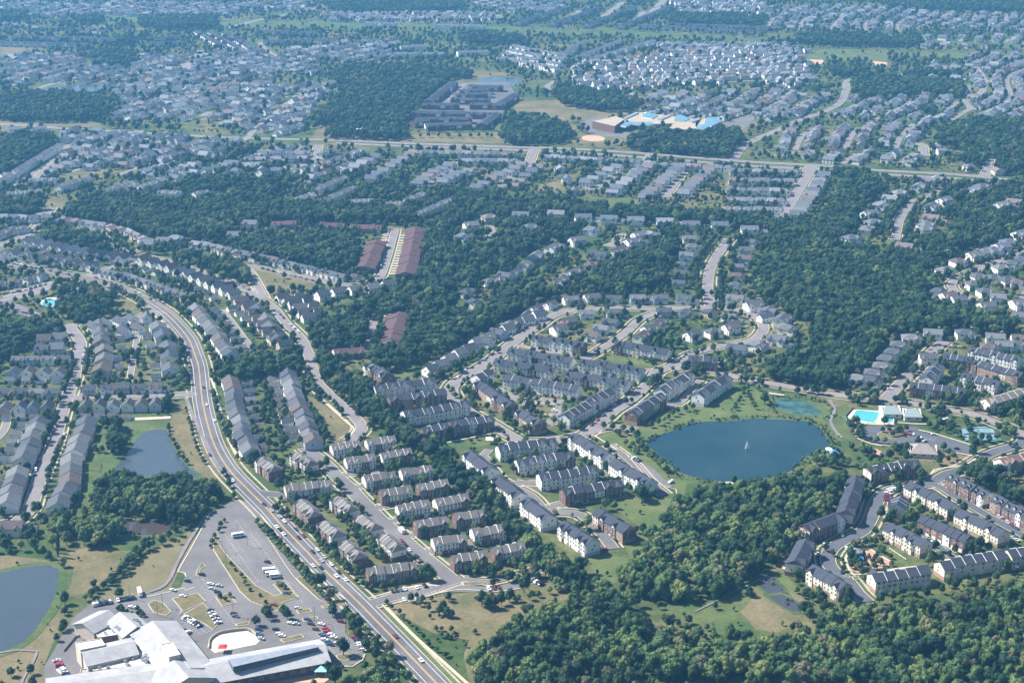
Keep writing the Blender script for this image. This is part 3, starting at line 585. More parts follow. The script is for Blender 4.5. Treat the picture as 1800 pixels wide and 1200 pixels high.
# edges of the big lot, footpaths, bay lines
PATHS = [("1480,0 1340,262 1252,420 1300,430 1308,455", T[0, 3], 0.9, 'kerb'), ("1370,530 1310,552 1295,535 1200,560 1020,600", T[0, 3], 0.9, 'kerb'), ("30,20 280,300 560,570 600,590 640,620 600,655 470,665", T[1, 3], 0.9, 'kerb'),
 ("915,672 1100,860 1300,1040 1490,1210", T[1, 3], 2.2, 'kerb'), ("480,1060 560,1085 680,1085 750,1040 765,1000", T[1, 3], 0.9, 'kerb'), ("80,180 280,470 490,640", T[1, 3], 0.5, 'kerb'), ("380,340 550,490 650,580 690,620 645,685", T[1, 2], 1.8, 'kerb'),
 ("1240,735 1700,640", T[1, 2], 1.8, 'kerb'), ("1480,250 1530,400 1590,650 1680,830", T[0, 2], 2.0, 'kerb'), ("1085,1020 1150,1070 1200,1130", T[0, 1], 2, 'kerb'),
 ("430,410 470,480 440,560 480,640 520,680", T[3, 2], 2.5, 'street'), ("600,580 610,640 640,690 720,720 900,740", T[3, 2], 1.5, 'kerb'), ("580,665 740,765", T[2, 2], 1.5, 'kerb'),
 ("0,990 130,970 260,980 160,1180 150,1220", T[0, 3], 1.6, 'street'), ("1455,20 1345,180 1250,350 1190,480 1120,540 1000,580", T[0, 3], 2.4, 'street'), ("1310,400 1340,480 1380,580 1430,680 1500,820 1540,900", T[0, 2], 3, 'street'),
 ("1690,90 1300,190 1250,210", T[2, 2], 1.5, 'kerb'), ("700,80 1100,150", T[2, 2], 1.5, 'kerb'), ("940,560 1190,512 1290,520", T[1, 3], 1.6, 'kerb'), ("1050,640 1390,550 1700,560 1900,530", T[1, 3], 0.8, 'kerb'),
 ("800,790 880,880 1000,1000 1150,1040 1150,1110", T[2, 2], 0.8, 'kerb'), ("-180,940 -60,760 90,600 300,560", (1900, 900), 2, 'kerb'), ("1790,450 1290,700", T[2, 3], 1.2, 'street'),
 ("560,290 545,330 560,380 600,440 700,440 900,400 1050,385", T[3, 3], 1.8, 'kerb'), ("600,650 612,625 640,600 700,578 850,570 1030,582 1150,585", T[3, 2], 1.8, 'kerb'), ("1060,625 1130,640 1300,690 1465,742", T[3, 2], 1.8, 'kerb'), ("650,695 720,722 800,738", T[3, 2], 1.2, 'kerb'), ("1250,775 1400,800 1470,815 1380,870 1250,890 1170,905 1145,935", T[3, 2], 1.6, 'kerb'), ("720,265 860,350", T[3, 3], 2.0, 'kerb'), ("850,255 970,335", T[3, 3], 1.0, 'kerb')]
for s, o, w, m in PATHS:
    C = smooth([G(x, y) for x, y in pts(s, o)], 6); mb = MB(); z = kz = kz+0.003; ribbon(mb, C, -w/2, w/2, z); paint_line(BLOCK, C, w+2)
    obj('path', mb.mesh('path', [m]))['kind'] = 'structure'
BAYS = [(T[0, 3], "1560,130 1820,500", 5), (T[0, 3], "1420,470 1660,800", 5), (T[0, 3], "1660,60 1800,250", 5), (T[0, 3], "1290,730 1450,850", 5), (T[1, 3], "60,90 400,530", 5), (T[1, 3], "-40,150 330,640", 5), (T[1, 3], "420,850 560,1000", 5),
 (T[1, 3], "660,880 750,990", 5), (T[1, 3], "960,565 1240,520", 4), (T[1, 3], "1010,625 1350,560", 4), (T[3, 2], "950,650 1180,700", 4), (T[0, 3], "650,640 950,595", 5), (T[0, 3], "1200,820 1330,860", 5), (T[0, 3], "400,1040 480,1170", 5)]
for o, s, dl in BAYS:
    a, b = [G(x, y) for x, y in pts(s, o)]; a = a.xy; b = b.xy; d = (b-a).normalized(); n = Vector((-d.y, d.x)); mb = MB(); t = 0; z = kz+0.004
    while t < (b-a).length:
        p = a+d*t-n*dl; q = a+d*t+n*dl; e = d*0.05
        mb.face([(*(p-e), z), (*(p+e), z), (*(q+e), z), (*(q-e), z)]); t += 2.75
    e = n*0.05; mb.face([(*(a-e), z), (*(b-e), z), (*(b+e), z), (*(a+e), z)])
    obj('parking_bay_marking', mb.mesh('parking_bay_marking', ['white_paint']))['kind'] = 'structure'
LIFT = kz+0.01
# ================================================================ BUILDERS
# ---- trees: trunk with limbs, crown of leaf clumps spread through several lobes
def crown_mesh(name, seed, kind='broad', n=420, leaf='leaf'):
    """a crown about 1 unit wide and tall standing on z=0.12; kinds: broad, round, cone, column"""
    r = random.Random(seed); mb = MB(); lobes = []
    if kind == 'broad':
        for i in range(9):
            a = r.uniform(0, 6.28); q = r.uniform(0.10, 0.34); h = r.uniform(0.42, 0.86)
            q *= 1.15-abs(h-0.55)
            lobes.append((q*math.cos(a), q*math.sin(a), h, r.uniform(0.15, 0.25)))
        lobes.append((r.uniform(-.06, .06), r.uniform(-.06, .06), 0.80, 0.22)); lobes.append((0, 0, 0.5, 0.27))
    elif kind == 'round':
        for i in range(6):
            a = i*1.05+r.uniform(-.3, .3); lobes.append((0.2*math.cos(a), 0.2*math.sin(a), r.uniform(.4, .65), r.uniform(.2, .27)))
        lobes.append((0, 0, 0.72, 0.26)); lobes.append((0, 0, 0.45, 0.26))
    elif kind == 'cone':
        for i in range(9):
            h = i/8; lobes.append((r.uniform(-.05, .05), r.uniform(-.05, .05), 0.18+0.74*h, 0.34*(1-h)**0.8+0.06))
    else:
        for i in range(7): lobes.append((r.uniform(-.05, .05), r.uniform(-.05, .05), 0.2+0.7*i/6, 0.17-0.02*abs(i-3)))
    tot = sum(l[3]**2 for l in lobes)
    for (x, y, z, rad) in lobes:
        for _ in range(int(n*rad*rad/tot)):
            u = r.uniform(-0.75, 1); a = r.uniform(0, 6.283); s = math.sqrt(1-u*u)
            d = Vector((s*math.cos(a), s*math.sin(a), u)); q = rad*r.uniform(0.78, 1.06)
            p = Vector((x, y, z))+Vector((d.x, d.y, d.z*0.88))*q
            nn = (d+Vector((r.uniform(-.5, .5), r.uniform(-.5, .5), r.uniform(-.2, .6)))).normalized()
            t = nn.cross(Vector((r.uniform(-1, 1), r.uniform(-1, 1), r.uniform(-1, 1)))).normalized(); b = nn.cross(t)
            w = r.uniform(0.022, 0.042); h = w*r.uniform(0.7, 1.1)
            mb.face([p-t*w-b*h*.4, p+t*w*.3-b*h, p+t*w+b*h*.3, p-t*w*.2+b*h])
        # a lumpy heart so the middle of the crown is dense
        k = 6; g = []
        for i in range(4):
            th = -0.9+i*0.8
            ring = [Vector((x+rad*.72*math.cos(th)*math.cos(j*6.283/k)*r.uniform(.85, 1.1), y+rad*.72*math.cos(th)*math.sin(j*6.283/k)*r.uniform(.85, 1.1), z+rad*.68*math.sin(th))) for j in range(k)]
            g.append(ring)
        for i in range(3):
            for j in range(k): mb.face([g[i][j], g[i][(j+1) % k], g[i+1][(j+1) % k], g[i+1][j]])
        mb.face(g[3])
    return mb.mesh(name, [leaf])
def trunk_mb(mb, seed, kind, mi=0):
    r = random.Random(seed); k = 5
    top = 0.6 if kind in ('broad', 'round') else 0.9; r0 = 0.03
    P = [(0, 0, -0.02, r0*1.3), (0, 0, .15, r0), (r.uniform(-.02, .02), r.uniform(-.02, .02), .35, r0*.8), (r.uniform(-.03, .03), r.uniform(-.03, .03), top, r0*.35)]
    rings = [[(x+q*math.cos(j*6.283/k), y+q*math.sin(j*6.283/k), z) for j in range(k)] for x, y, z, q in P]
    for i in range(3):
        for j in range(k): mb.face([rings[i][j], rings[i][(j+1) % k], rings[i+1][(j+1) % k], rings[i+1][j]], mi)
    if kind in ('broad', 'round'):
        for i in range(4):
            a = i*1.57+r.uniform(-.4, .4); mb.bar((0, 0, r.uniform(.26, .4)), (.24*math.cos(a), .24*math.sin(a), r.uniform(.5, .68)), .018, .018, mi)
    return mb
TREES = {}
for kind, seeds, leaf in (('broad', range(6), 'leaf'), ('broad', range(10, 13), 'leaf_light'), ('round', range(20, 23), 'leaf'), ('round', range(25, 27), 'leaf_light'), ('cone', range(30, 32), 'leaf'), ('column', range(40, 42), 'leaf')):
    for s in seeds:
        cm = crown_mesh('crown', s, kind, 1000 if kind == 'broad' else 600, leaf); tm = trunk_mb(MB(), s, kind).mesh('trunk', ['bark'])
        TREES.setdefault((kind, leaf), []).append((cm, tm))
def whole_tree(cm, tm):
    me = bpy.data.meshes.new('tree'); bm = bmesh.new(); bm.from_mesh(cm); bm.from_mesh(tm); bm.to_mesh(me); bm.free()
    me.materials.append(cm.materials[0]); me.materials.append(M['bark'])
    nc = len(cm.polygons); mi = [0]*nc+[1]*(len(me.polygons)-nc); me.polygons.foreach_set('material_index', mi); return me

# ---- shared small parts
def window_mesh(w, h, nm='window'):
    mb = MB(); mb.box(-w/2, -0.10, 0, w/2, 0.02, h, 0, True); mb.box(-w/2+.12, -0.13, .12, w/2-.12, -0.09, h-.12, 1, True)
    mb.box(-w/2+.1, -0.15, h/2-.03, w/2-.1, -0.12, h/2+.03, 0, True); return mb.mesh(nm, ['trim', 'glass'])
WIN = window_mesh(1.3, 1.7); WIN_WIDE = window_mesh(2.2, 1.7)
mb = MB(); mb.box(-.65, -.10, 0, .65, .02, 2.3, 0, True); mb.box(-.48, -.14, 0.02, .48, -.09, 2.1, 1, True); DOOR = mb.mesh('door', ['trim', 'door_dark'])
mb = MB(); mb.box(-1.5, -.08, 0, 1.5, .02, 2.5, 0, True); mb.box(-1.35, -.12, .02, 1.35, -.07, 2.3, 1, True); GARAGE = mb.mesh('garage_door', ['trim', 'trim'])
mb = MB()
mb.box(-1.7, -2.6, 2.75, 1.7, 0.0, 2.95, 0, True)
for x in (-1.6, 1.6): mb.box(x-.08, -2.5, 0, x+.08, -2.34, 2.76, 0)
for a, b in (((-1.7, -2.6), (1.7, -2.6)), ((-1.7, -2.6), (-1.7, 0)), ((1.7, -2.6), (1.7, 0))): mb.bar((*a, 3.85), (*b, 3.85), .08, .08)
for i in range(12): mb.bar((-1.7+i*.309, -2.6, 2.95), (-1.7+i*.309, -2.6, 3.85), .05, .05)
DECK = mb.mesh('deck', ['deck_wood'])
mb = MB(); mb.box(-.9, -1.1, 0, .9, 0.0, 1.5, 0); mb.slab([(-1.1, -1.3, 1.45), (0, -1.3, 2.35), (0, 0.6, 2.35), (-1.1, 0.6, 1.45)], .12, 1); mb.slab([(0, -1.3, 2.35), (1.1, -1.3, 1.45), (1.1, 0.6, 1.45), (0, 0.6, 2.35)], .12, 1)
mb.face([(-.9, -1.1, 1.5), (.9, -1.1, 1.5), (0, -1.1, 2.3)], 0); mb.box(-.45, -1.16, .3, .45, -1.08, 1.4, 2, True); DORMER = mb.mesh('dormer', ['trim', 'roof', 'glass'])
mb = MB(); mb.box(-.5, -.4, -1.0, .5, .4, 1.5, 0, True); mb.box(-.6, -.5, 1.5, .6, .5, 1.65, 1, True); CHIMNEY = mb.mesh('chimney', ['brick', 'kerb'])

def gable_roof(mb, x0, x1, y0, y1, ze, zr, over=0.4, mi=0, t=0.22, x0o=None, x1o=None, hip0=0, hip1=0):
    """pitched roof, ridge along x at mid depth; hip0/hip1: how far the ridge end is set in (0: gable)"""
    ym = (y0+y1)/2; a = x0-(over if x0o is None else x0o); b = x1+(over if x1o is None else x1o); s = (zr-ze)/(ym-y0); zo = ze-over*s
    yA = y0-over; yB = y1+over
    ra = a+hip0; rb = b-hip1
    mb.slab([(a, yA, zo), (b, yA, zo), (rb, ym, zr), (ra, ym, zr)], t, mi)
    mb.slab([(b, yB, zo), (a, yB, zo), (ra, ym, zr), (rb, ym, zr)], t, mi)
    if hip0: mb.slab([(a, yB, zo), (a, yA, zo), (ra, ym, zr)], t, mi)
    if hip1: mb.slab([(b, yA, zo), (b, yB, zo), (rb, ym, zr)], t, mi)
def cross_gable(mb, xc, w, yf, ym, ze, zr, over=.35, mi=0, t=.18, d=1):
    """small gable facing -y*d, running back to y=ym"""
    hw = w/2+over; s = (zr-ze)/(w/2); zo = ze-over*s; ya = yf-over*d
    A = [(xc-hw, ya, zo), (xc, ya, zr), (xc, ym, zr), (xc-hw, ym, zo)]; B = [(xc, ya, zr), (xc+hw, ya, zo), (xc+hw, ym, zo), (xc, ym, zr)]
    if d > 0: A = A[::-1]; B = B[::-1]
    mb.slab(A, t, mi); mb.slab(B, t, mi)

# ---- a terrace of townhouses: one building; ridge ends p0->p1 (local x), front faces local -y
STY = {'brown': (0.142, 0.132, 0.13), 'slate': (0.05, 0.056, 0.075), 'dark': (0.042, 0.048, 0.065), 'grey': (0.115, 0.123, 0.14), 'tan': (0.19, 0.17, 0.15), 'maroon': (0.098, 0.062, 0.066), 'red': (0.18, 0.115, 0.10)}
WMIX = {'brick': [2, 2, 0, 2, 3, 2], 'white': [0, 0, 0, 0, 0, 0], 'mix': [0, 0, 2, 0, 4, 0], 'cream': [4, 4, 4, 4, 4, 4], 'grey': [1, 1, 0, 1, 1, 4], 'tanbrick': [3, 4, 3, 2, 3, 3]}
WM = ['white_siding', 'grey_siding', 'brick', 'brick2', 'cream_siding', 'trim']
BUILD_N = [0]
def terrace(p0, p1, units, label, group, roof='slate', wall='mix', flip=False, depth=11.5, zr=11.8, ze=8.6, dorm=False, lines='trim', decks=False, gar='back', detail=2, name='townhouse_terrace', steps=True, gables=(0, -1), hip=0, shrink=.96):
    seed = BUILD_N[0] = BUILD_N[0]+1; r = random.Random(seed*13)
    a = G(*p0, zr); b = G(*p1, zr)
    m_ = (a+b)/2; a = m_+(a-m_)*shrink; b = m_+(b-m_)*shrink
    if flip: a, b = b, a
    d = (b-a); L = d.length; ang = math.atan2(d.y, d.x); c = (a+b)/2; U = L/units; D = depth/2
    nx, ny = -math.sin(ang), math.cos(ang); ex, ey = math.cos(ang), math.sin(ang)
    fp = [(c.x+ex*sx*(L/2+1)+nx*sy*(D+2.2), c.y+ey*sx*(L/2+1)+ny*sy*(D+2.2)) for sx, sy in ((-1, -1), (1, -1), (1, 1), (-1, 1))]
    paint(BLOCK, fp); paint(BUILT, fp); paint(WOOD, [(q_[0]*1.0, q_[1]-(14 if c.y > 1500 else 4)) for q_ in fp], False)
    root = obj(name, None, loc=(c.x, c.y, 0), rz=ang); tag(root, label, 'townhouses', group)
    W = MB(); Ro = MB(); mix = WMIX[wall]; brickbase = 3 if wall in ('cream', 'tanbrick') else 2
    offs = []; gl = [g % units for g in gables] if gables else []
    wins = []
    for i in range(units):
        x0 = -L/2+i*U; x1 = x0+U
        oy = (r.choice((-.45, 0, 0, .45)) if steps else 0); oz = (r.choice((-.35, 0, .35)) if steps else 0)
        mi = mix[(i+seed) % 6] if wall in ('mix', 'brick', 'tanbrick', 'grey') else mix[0]
        y0, y1 = -D+oy, D+oy; e = ze+oz; rz_ = zr+oz; ends = []
        # walls, storey by storey: brick ground floor where the upper floors are sided
        for (za, zb, m_) in ((-.6, 2.9, brickbase if (mi in (0, 4) and wall != 'white') or i in gl else mi), (2.9, e, mi)):
            W.face([(x0, y0, za), (x1, y0, za), (x1, y0, zb), (x0, y0, zb)], m_)
            W.face([(x1, y1, za), (x0, y1, za), (x0, y1, zb), (x1, y1, zb)], mi if mi != 2 or wall == 'brick' else 0)
            sm_ = (2 if wall in ('brick', 'tanbrick') and mi in (2, 3) else mi) if za > 0 else brickbase if wall != 'white' else 1
            if gar == 'back' and 'corner' in group and za > 0: sm_ = 4
            W.face([(x1, y0, za), (x1, y1, za), (x1, y1, zb), (x1, y0, zb)], sm_); W.face([(x0, y1, za), (x0, y0, za), (x0, y0, zb), (x0, y1, zb)], sm_)
        ym = (y0+y1)/2; gm = 0 if mi in (0, 1) else mi
        h0 = hip if i == 0 else 0; h1 = hip if i == units-1 else 0
        if not h0: W.face([(x0, y1, e), (x0, y0, e), (x0, ym, rz_-.05)], gm)
        if not h1: W.face([(x1, y0, e), (x1, y1, e), (x1, ym, rz_-.05)], gm)
        gable_roof(Ro, x0, x1, y0, y1, e, rz_, .45, 0, .25, .35 if i == 0 else 0.0, .35 if i == units-1 else 0.0, h0, h1)
        if i in gl or (r.random() < .22 and units > 3):
            gw = U*.72; xc = x0+U/2; gz = e+min(gw*.5, rz_-e-.2)
            W.box(xc-gw/2, y0-.5, -.5, xc+gw/2, y0+.2, e, 2 if mi in (2, 3) else mi); W.face([(xc-gw/2, y0-.5, e), (xc+gw/2, y0-.5, e), (xc, y0-.5, gz)], 0 if mi != 2 else 2)
            cross_gable(Ro, xc, gw, y0-.5, ym, e, gz); offs.append((i, y0-.5, e))
        else: offs.append((i, y0, e))
        if lines and i > 0 and (i % (1 if lines == 'trim' else 2) == 0):   # party-wall parapet between roofs
            for sy in (-1, 1):
                Ro.bar((x0, ym, rz_+.12), (x0, ym+sy*(D+.4), e-.1), .22, .3, 1)
        ns = 2 if U > 5.2 else 1
        xs = [x0+U*(.28+.44*j/(ns-1)) if ns > 1 else x0+U/2 for j in range(ns)]
        yf = offs[-1][1]
        for fl in (3.6, 6.35):
            if zr < 10 and fl > 6: continue
            for x in xs: wins.append(('window', WIN, x, yf, fl if ze > 8 else fl*.82, 0)); wins.append(('window', WIN if (i+int(fl)) % 2 else WIN_WIDE, x, y1, fl if ze > 8 else fl*.82, math.pi)) if ns*units*8 < 96 or x == xs[0] else None
        gy, ga = (y1, math.pi) if gar == 'back' else (yf, 0); fy, fa = (yf, 0) if gar == 'back' else (y1, math.pi)
        wins.append(('garage_door', GARAGE, x0+U*.42, gy, -.05, ga)); wins.append(('door', DOOR, x0+U*(.72 if i % 2 else .28), fy, .0, fa))
        if decks and (i+seed) % 3 != 2: wins.append(('deck', DECK, x0+U*.5, y1, 0, math.pi))
        if dorm: wins.append(('dormer', DORMER, x0+U*.5, y0+D*.42, e+(rz_-e)*.30, 0))
        if i in (0, units-1):
            xg = x0 if i == 0 else x1; ga2 = -math.pi/2 if i == 0 else math.pi/2
            for fl in ((3.7, 6.4) if ze > 8 else (3.2,)):
                wins.append(('window', WIN, xg, ym+r.uniform(-2, 2), fl, ga2))
    wm = W.mesh('wall', WM); rm = Ro.mesh('roof', ['roof', 'trim' if lines == 'trim' else 'roof'])
    jit = r.uniform(.92, 1.08); rc = tuple(v*jit for v in STY[roof])
    obj('wall', wm, root); ro = obj('roof', rm, root, color=rc)
    if detail:
        for nm, me, x, y, z, an in wins: obj(nm, me, root if nm != 'dormer' else ro, (x, y, z), an, color=rc if nm == 'dormer' else None)
    return root

# ---- detached houses: local x is the ridge of the main block, the front door faces -y
def house_meshes(v, far=False):
    """variants with main block 10 m x 9 m; returns wall, roof, list of small parts"""
    W = MB(); Ro = MB(); P = []; x, D, e, zr = 5.0, 4.5, 5.6, 8.4
    W.box(-x, -D, -.6, x, D, e, 0)
    if v == 0:      # gable roof, front gable wing, garage wing
        for s in (-1, 1): W.face([(s*x, s*-D, e), (s*x, s*D, e), (s*x, 0, zr)], 0)
        gable_roof(Ro, -x, x, -D, D, e, zr)
        W.box(-4.6, -D-1.4, -.6, -1.0, -D, e-.01, 0); W.face([(-4.6, -D-1.4, e), (-1.0, -D-1.4, e), (-2.8, -D-1.4, e+1.9)], 0); cross_gable(Ro, -2.8, 3.6, -D-1.4, 0, e, e+1.9)
    elif v == 1:    # hip roof with front gable
        gable_roof(Ro, -x, x, -D, D, e, zr, .45, 0, .22, None, None, 4.2, 4.2)
        W.box(.8, -D-1.2, -.6, 4.6, -D, e-.01, 0); W.face([(.8, -D-1.2, e), (4.6, -D-1.2, e), (2.7, -D-1.2, e+1.9)], 0); cross_gable(Ro, 2.7, 3.8, -D-1.2, 0, e, e+1.9)
    elif v == 2:    # plain gable with low porch roof across the front
        for s in (-1, 1): W.face([(s*x, s*-D, e), (s*x, s*D, e), (s*x, 0, zr+.5)], 0)
        gable_roof(Ro, -x, x, -D, D, e, zr+.5)
        Ro.slab([(-4.8, -D-2.2, 2.7), (4.8, -D-2.2, 2.7), (4.8, -D, 3.4), (-4.8, -D, 3.4)], .2, 0)
        for px in (-4.6, -1.6, 1.6, 4.6): W.box(px-.12, -D-2.1, -.4, px+.12, -D-1.9, 2.6, 1)
        W.box(-4.8, -D-2.2, -.4, 4.8, -D, .3, 1)
    elif v == 3:    # gable roof, two front gables and a one-storey garage to the side
        for s in (-1, 1): W.face([(s*x, s*-D, e), (s*x, s*D, e), (s*x, 0, zr)], 0)
        gable_roof(Ro, -x, x, -D, D, e, zr)
        for xc, w in ((-3, 3.2), (3, 2.6)):
            W.box(xc-w/2, -D-.8, -.6, xc+w/2, -D, e-.01, 0); W.face([(xc-w/2, -D-.8, e), (xc+w/2, -D-.8, e), (xc, -D-.8, e+w/2*1.05)], 0); cross_gable(Ro, xc, w, -D-.8, 0, e, e+w/2*1.05)
        W.box(x, -D+1, -.6, x+5.6, D-1.5, 3.0, 0); W.face([(x+5.6, -D+1, 3), (x+5.6, D-1.5, 3), (x+5.6, -.25, 4.9)], 0); gable_roof(Ro, x, x+5.6, -D+1, D-1.5, 3.0, 4.9, .3, 0, .2, 0)
    elif v == 4:    # narrow house: ridge along x, gable end to the street at +-x, low rear wing
        for s in (-1, 1): W.face([(s*x, s*-D, e), (s*x, s*D, e), (s*x, 0, zr+1.1)], 0)
        gable_roof(Ro, -x, x, -D, D, e, zr+1.1, .35)
    elif v == 5:    # one-storey garage or small outbuilding
        W = MB(); W.box(-x, -D, -.4, x, D, 2.9, 0)
        for s in (-1, 1): W.face([(s*x, s*-D, 2.9), (s*x, s*D, 2.9), (s*x, 0, 5.2)], 0)
        gable_roof(Ro, -x, x, -D, D, 2.9, 5.2)
    if v != 5:
        for fl in (1.0, 3.7):
            for px in (-3.2, 0, 3.2): P.append(('window', WIN, px, D, fl, math.pi))
        y = {0: -D-1.4, 1: -D, 2: -D, 3: -D-.8, 4: -D}[v]
        for px in (-2.8, 2.9): P.append(('window', WIN, px, {0: y if px < 0 else -D, 1: -D-1.2 if px > 0 else -D, 3: y}.get(v, -D), 3.7, 0))
        P.append(('window', WIN, 0, -D, 3.7, 0)) if v in (2, 4) else None
        P.append(('door', DOOR, .0, -D, .1, 0)); P.append(('window', WIN, -x, .8, 3.7, -math.pi/2)); P.append(('window', WIN, x, -.8, 3.7, math.pi/2))
        P.append(('garage_door', GARAGE, {0: 3.0, 1: 2.7, 2: 3.0, 3: -3.0, 4: -2.6}[v], {1: -D-1.2, 3: y}.get(v, -D), 0, 0)) if v != 2 else P.append(('window', WIN, 3, -D, 1.0, 0))
    else: P.append(('garage_door', GARAGE, 0, -D, 0, 0))
    if far:
        for nm, me, px, py, z, an in P:
            if nm == 'window':
                c_, s_ = math.cos(an), math.sin(an); w = .65
                W.face([(px-c_*w+s_*.08, py-s_*w-c_*.08, z+.1), (px+c_*w+s_*.08, py+s_*w-c_*.08, z+.1), (px+c_*w+s_*.08, py+s_*w-c_*.08, z+1.6), (px-c_*w+s_*.08, py-s_*w-c_*.08, z+1.6)], 2)
    return W.mesh('wall', ['siding_far' if far else 'siding', 'trim', 'glass']), Ro.mesh('roof', ['roof_far' if far else 'roof']), P
HM = [house_meshes(v) for v in range(6)]
HOUSES = []     # dict per house: x, y, ang, sx, sy, v, wall colour, roof colour, label bits
def add_house(x, y, ang, v, w=10, d=9, where='', sz=1.0, wc=None, rc=None, seedc=None, gar=False):
    if y > 1650: w *= 1.14; d *= 1.14; sz *= 1.12
    if y > 2300: w *= 1.1; d *= 1.1; sz *= 1.08
    r = random.Random(int(x*7+y*13)); hw = w/2+1.5; hd = d/2+1.5; ex, ey = math.cos(ang), math.sin(ang)
    fp = [(x+ex*a*hw-ey*b*hd, y+ey*a*hw+ex*b*hd) for a, b in ((-1, -1), (1, -1), (1, 1), (-1, 1))]
    paint(BLOCK, fp); paint(BUILT, fp)
    if not gar: paint_disc(WOOD, x+2, y-14, 18+y*.004, False)
    HOUSES.append(dict(x=x, y=y, a=ang, v=v, sx=w/10, sy=d/9, sz=sz, wc=r.choice(range(len(WALLC))) if wc is None else wc, rc=r.choice(range(len(ROOFC))) if rc is None else rc, where=where, gar=gar))
def hrow(s, n, where, o=None, turn=0, v=(0, 1, 3), w=10, d=9, fill=.86, jit=.6, wc=None, rc=None, gar=False, sz=1.0, flipf=False):
    """n houses evenly along a traced line of ridge centres; turn=0: ridge along the row, 90: across it"""
    z = 8.4 if not gar else 5.0
    P = [G(x, y, z) for x, y in pts(s, o)]; L = [0]
    for a, b in zip(P, P[1:]): L.append(L[-1]+(b-a).length)
    sp = L[-1]/max(1, n-1); r = random.Random(len(HOUSES)+n)
    for i in range(n):
        t = min(L[-1]-1e-3, i*sp); j = max(0, min(len(P)-2, int(np.searchsorted(L, t, 'right'))-1)); f = (t-L[j])/(L[j+1]-L[j])
        p = P[j].lerp(P[j+1], f); dd = (P[j+1]-P[j]); ang = math.atan2(dd.y, dd.x)+(math.pi if flipf else 0)+R(turn)
        if turn in (0, -22): ww, dp = min(w, sp*fill), d
        else: ww, dp = w, min(d, sp*fill)
        add_house(p.x+r.uniform(-jit, jit), p.y+r.uniform(-jit, jit), ang+r.uniform(-.07, .07), r.choice(v), ww, dp, where, sz*r.uniform(.93, 1.08), wc, rc if rc is None or isinstance(rc, int) else r.choice(rc), gar=gar)
def hlist(s, where, o=None, ang=(0,), v=(0, 1, 3), w=12, d=10, big=1.12):
    for i, (x, y) in enumerate(pts(s, o)):
        p = G(x, y, 8.0); r = random.Random(int(x*31+y)); add_house(p.x, p.y, R(r.choice(ang))+r.uniform(-.12, .12), r.choice(v), w*big, d*big, where, big, r.choice((0, 0, 1, 3, 5, 5, 6)))

# ---- cars
def car_mesh(kind):
    B = MB(); L, w, h = {'car': (4.6, .9, 1.45), 'suv': (4.8, .95, 1.75), 'van': (5.4, 1.0, 2.1)}[kind]; x0, x1 = -L/2, L/2; bl = .62*h
    prof = [(x0, .35), (x1, .35), (x1, bl*.85), (x1-.25, bl), (x0+.15, bl*1.02), (x0, bl*.9)]
    top = {'car': (x0+.9, x0+1.5, x1-2.0, x1-1.25), 'suv': (x0+.2, x0+.5, x1-1.8, x1-1.2), 'van': (x0+.05, x0+.2, x1-1.5, x1-.9)}[kind]
    n = len(prof)
    B.face([(x, -w, z) for x, z in prof]); B.face([(x, w, z) for x, z in prof[::-1]])
    for i in range(n): a = prof[i]; b = prof[(i+1) % n]; B.face([(a[0], -w, a[1]), (a[0], w, a[1]), (b[0], w, b[1]), (b[0], -w, b[1])][::-1])
    tw = w*.8; B.face([(top[1], -tw, h), (top[2], -tw, h), (top[2], tw, h), (top[1], tw, h)])
    Gm = MB(); g = [(top[0], -w*.95, bl), (top[3], -w*.95, bl), (top[3], w*.95, bl), (top[0], w*.95, bl)]; q = [(top[1], -tw, h-.02), (top[2], -tw, h-.02), (top[2], tw, h-.02), (top[1], tw, h-.02)]
    for i in range(4): j = (i+1) % 4; Gm.face([g[i], g[j], q[j], q[i]])
    for sx in (-1, 1):   # pillars belong to the body
        for sy in (-1, 1):
            i = {(-1, -1): 0, (1, -1): 1, (1, 1): 2, (-1, 1): 3}[(sx, sy)]; B.bar(g[i], q[i], .1, .1)
    Wh = MB(); k = 10; rr = .34
    ring = [(rr*math.cos(a*6.283/k), rr*math.sin(a*6.283/k)) for a in range(k)]
    for i in range(k): a = ring[i]; b = ring[(i+1) % k]; Wh.face([(a[0], -.11, a[1]), (b[0], -.11, b[1]), (b[0], .11, b[1]), (a[0], .11, a[1])])
    Wh.face([(a, -.11, z) for a, z in ring]); Wh.face([(a, .11, z) for a, z in ring[::-1]])
    Hl = MB(); Hl.box(-.03, -.18, -.09, .03, .18, .09, 0, True)
    return B.mesh('body', ['carpaint']), Gm.mesh('window', ['glass']), Wh.mesh('wheel', ['tyre']), Hl.mesh('headlight', ['trim']), L, w, bl
CARM = {k: car_mesh(k) for k in ('car', 'suv', 'van')}
CARC = {'white': (.78, .78, .78), 'silver': (.45, .46, .48), 'black': (.02, .02, .025), 'grey': (.16, .17, .18), 'dark blue': (.03, .06, .14), 'red': (.35, .02, .03), 'maroon': (.16, .02, .03)}
CARS = []
def car(p, ang, colour, label, group, kind='car'):
    bm_, gm, wm, hl, L, w, bl = CARM[kind]; root = obj('parked_car' if 'park' in group or 'lot' in group or 'bay' in group else 'car', None, loc=(p[0], p[1], LIFT), rz=ang); tag(root, label, 'car' if kind != 'van' else 'van', group)
    obj('body', bm_, root, color=CARC[colour]); obj('window', gm, root)
    for sx in (-1, 1):
        for sy in (-1, 1): obj('wheel', wm, root, (sx*(L/2-.85), sy*(w-.06), .34))
    for sy in (-1, 1): obj('headlight', hl, root, (L/2, sy*(w-.25), bl*.72))
    CARS.append(root); paint_disc(BLOCK, p[0], p[1], 2.5)
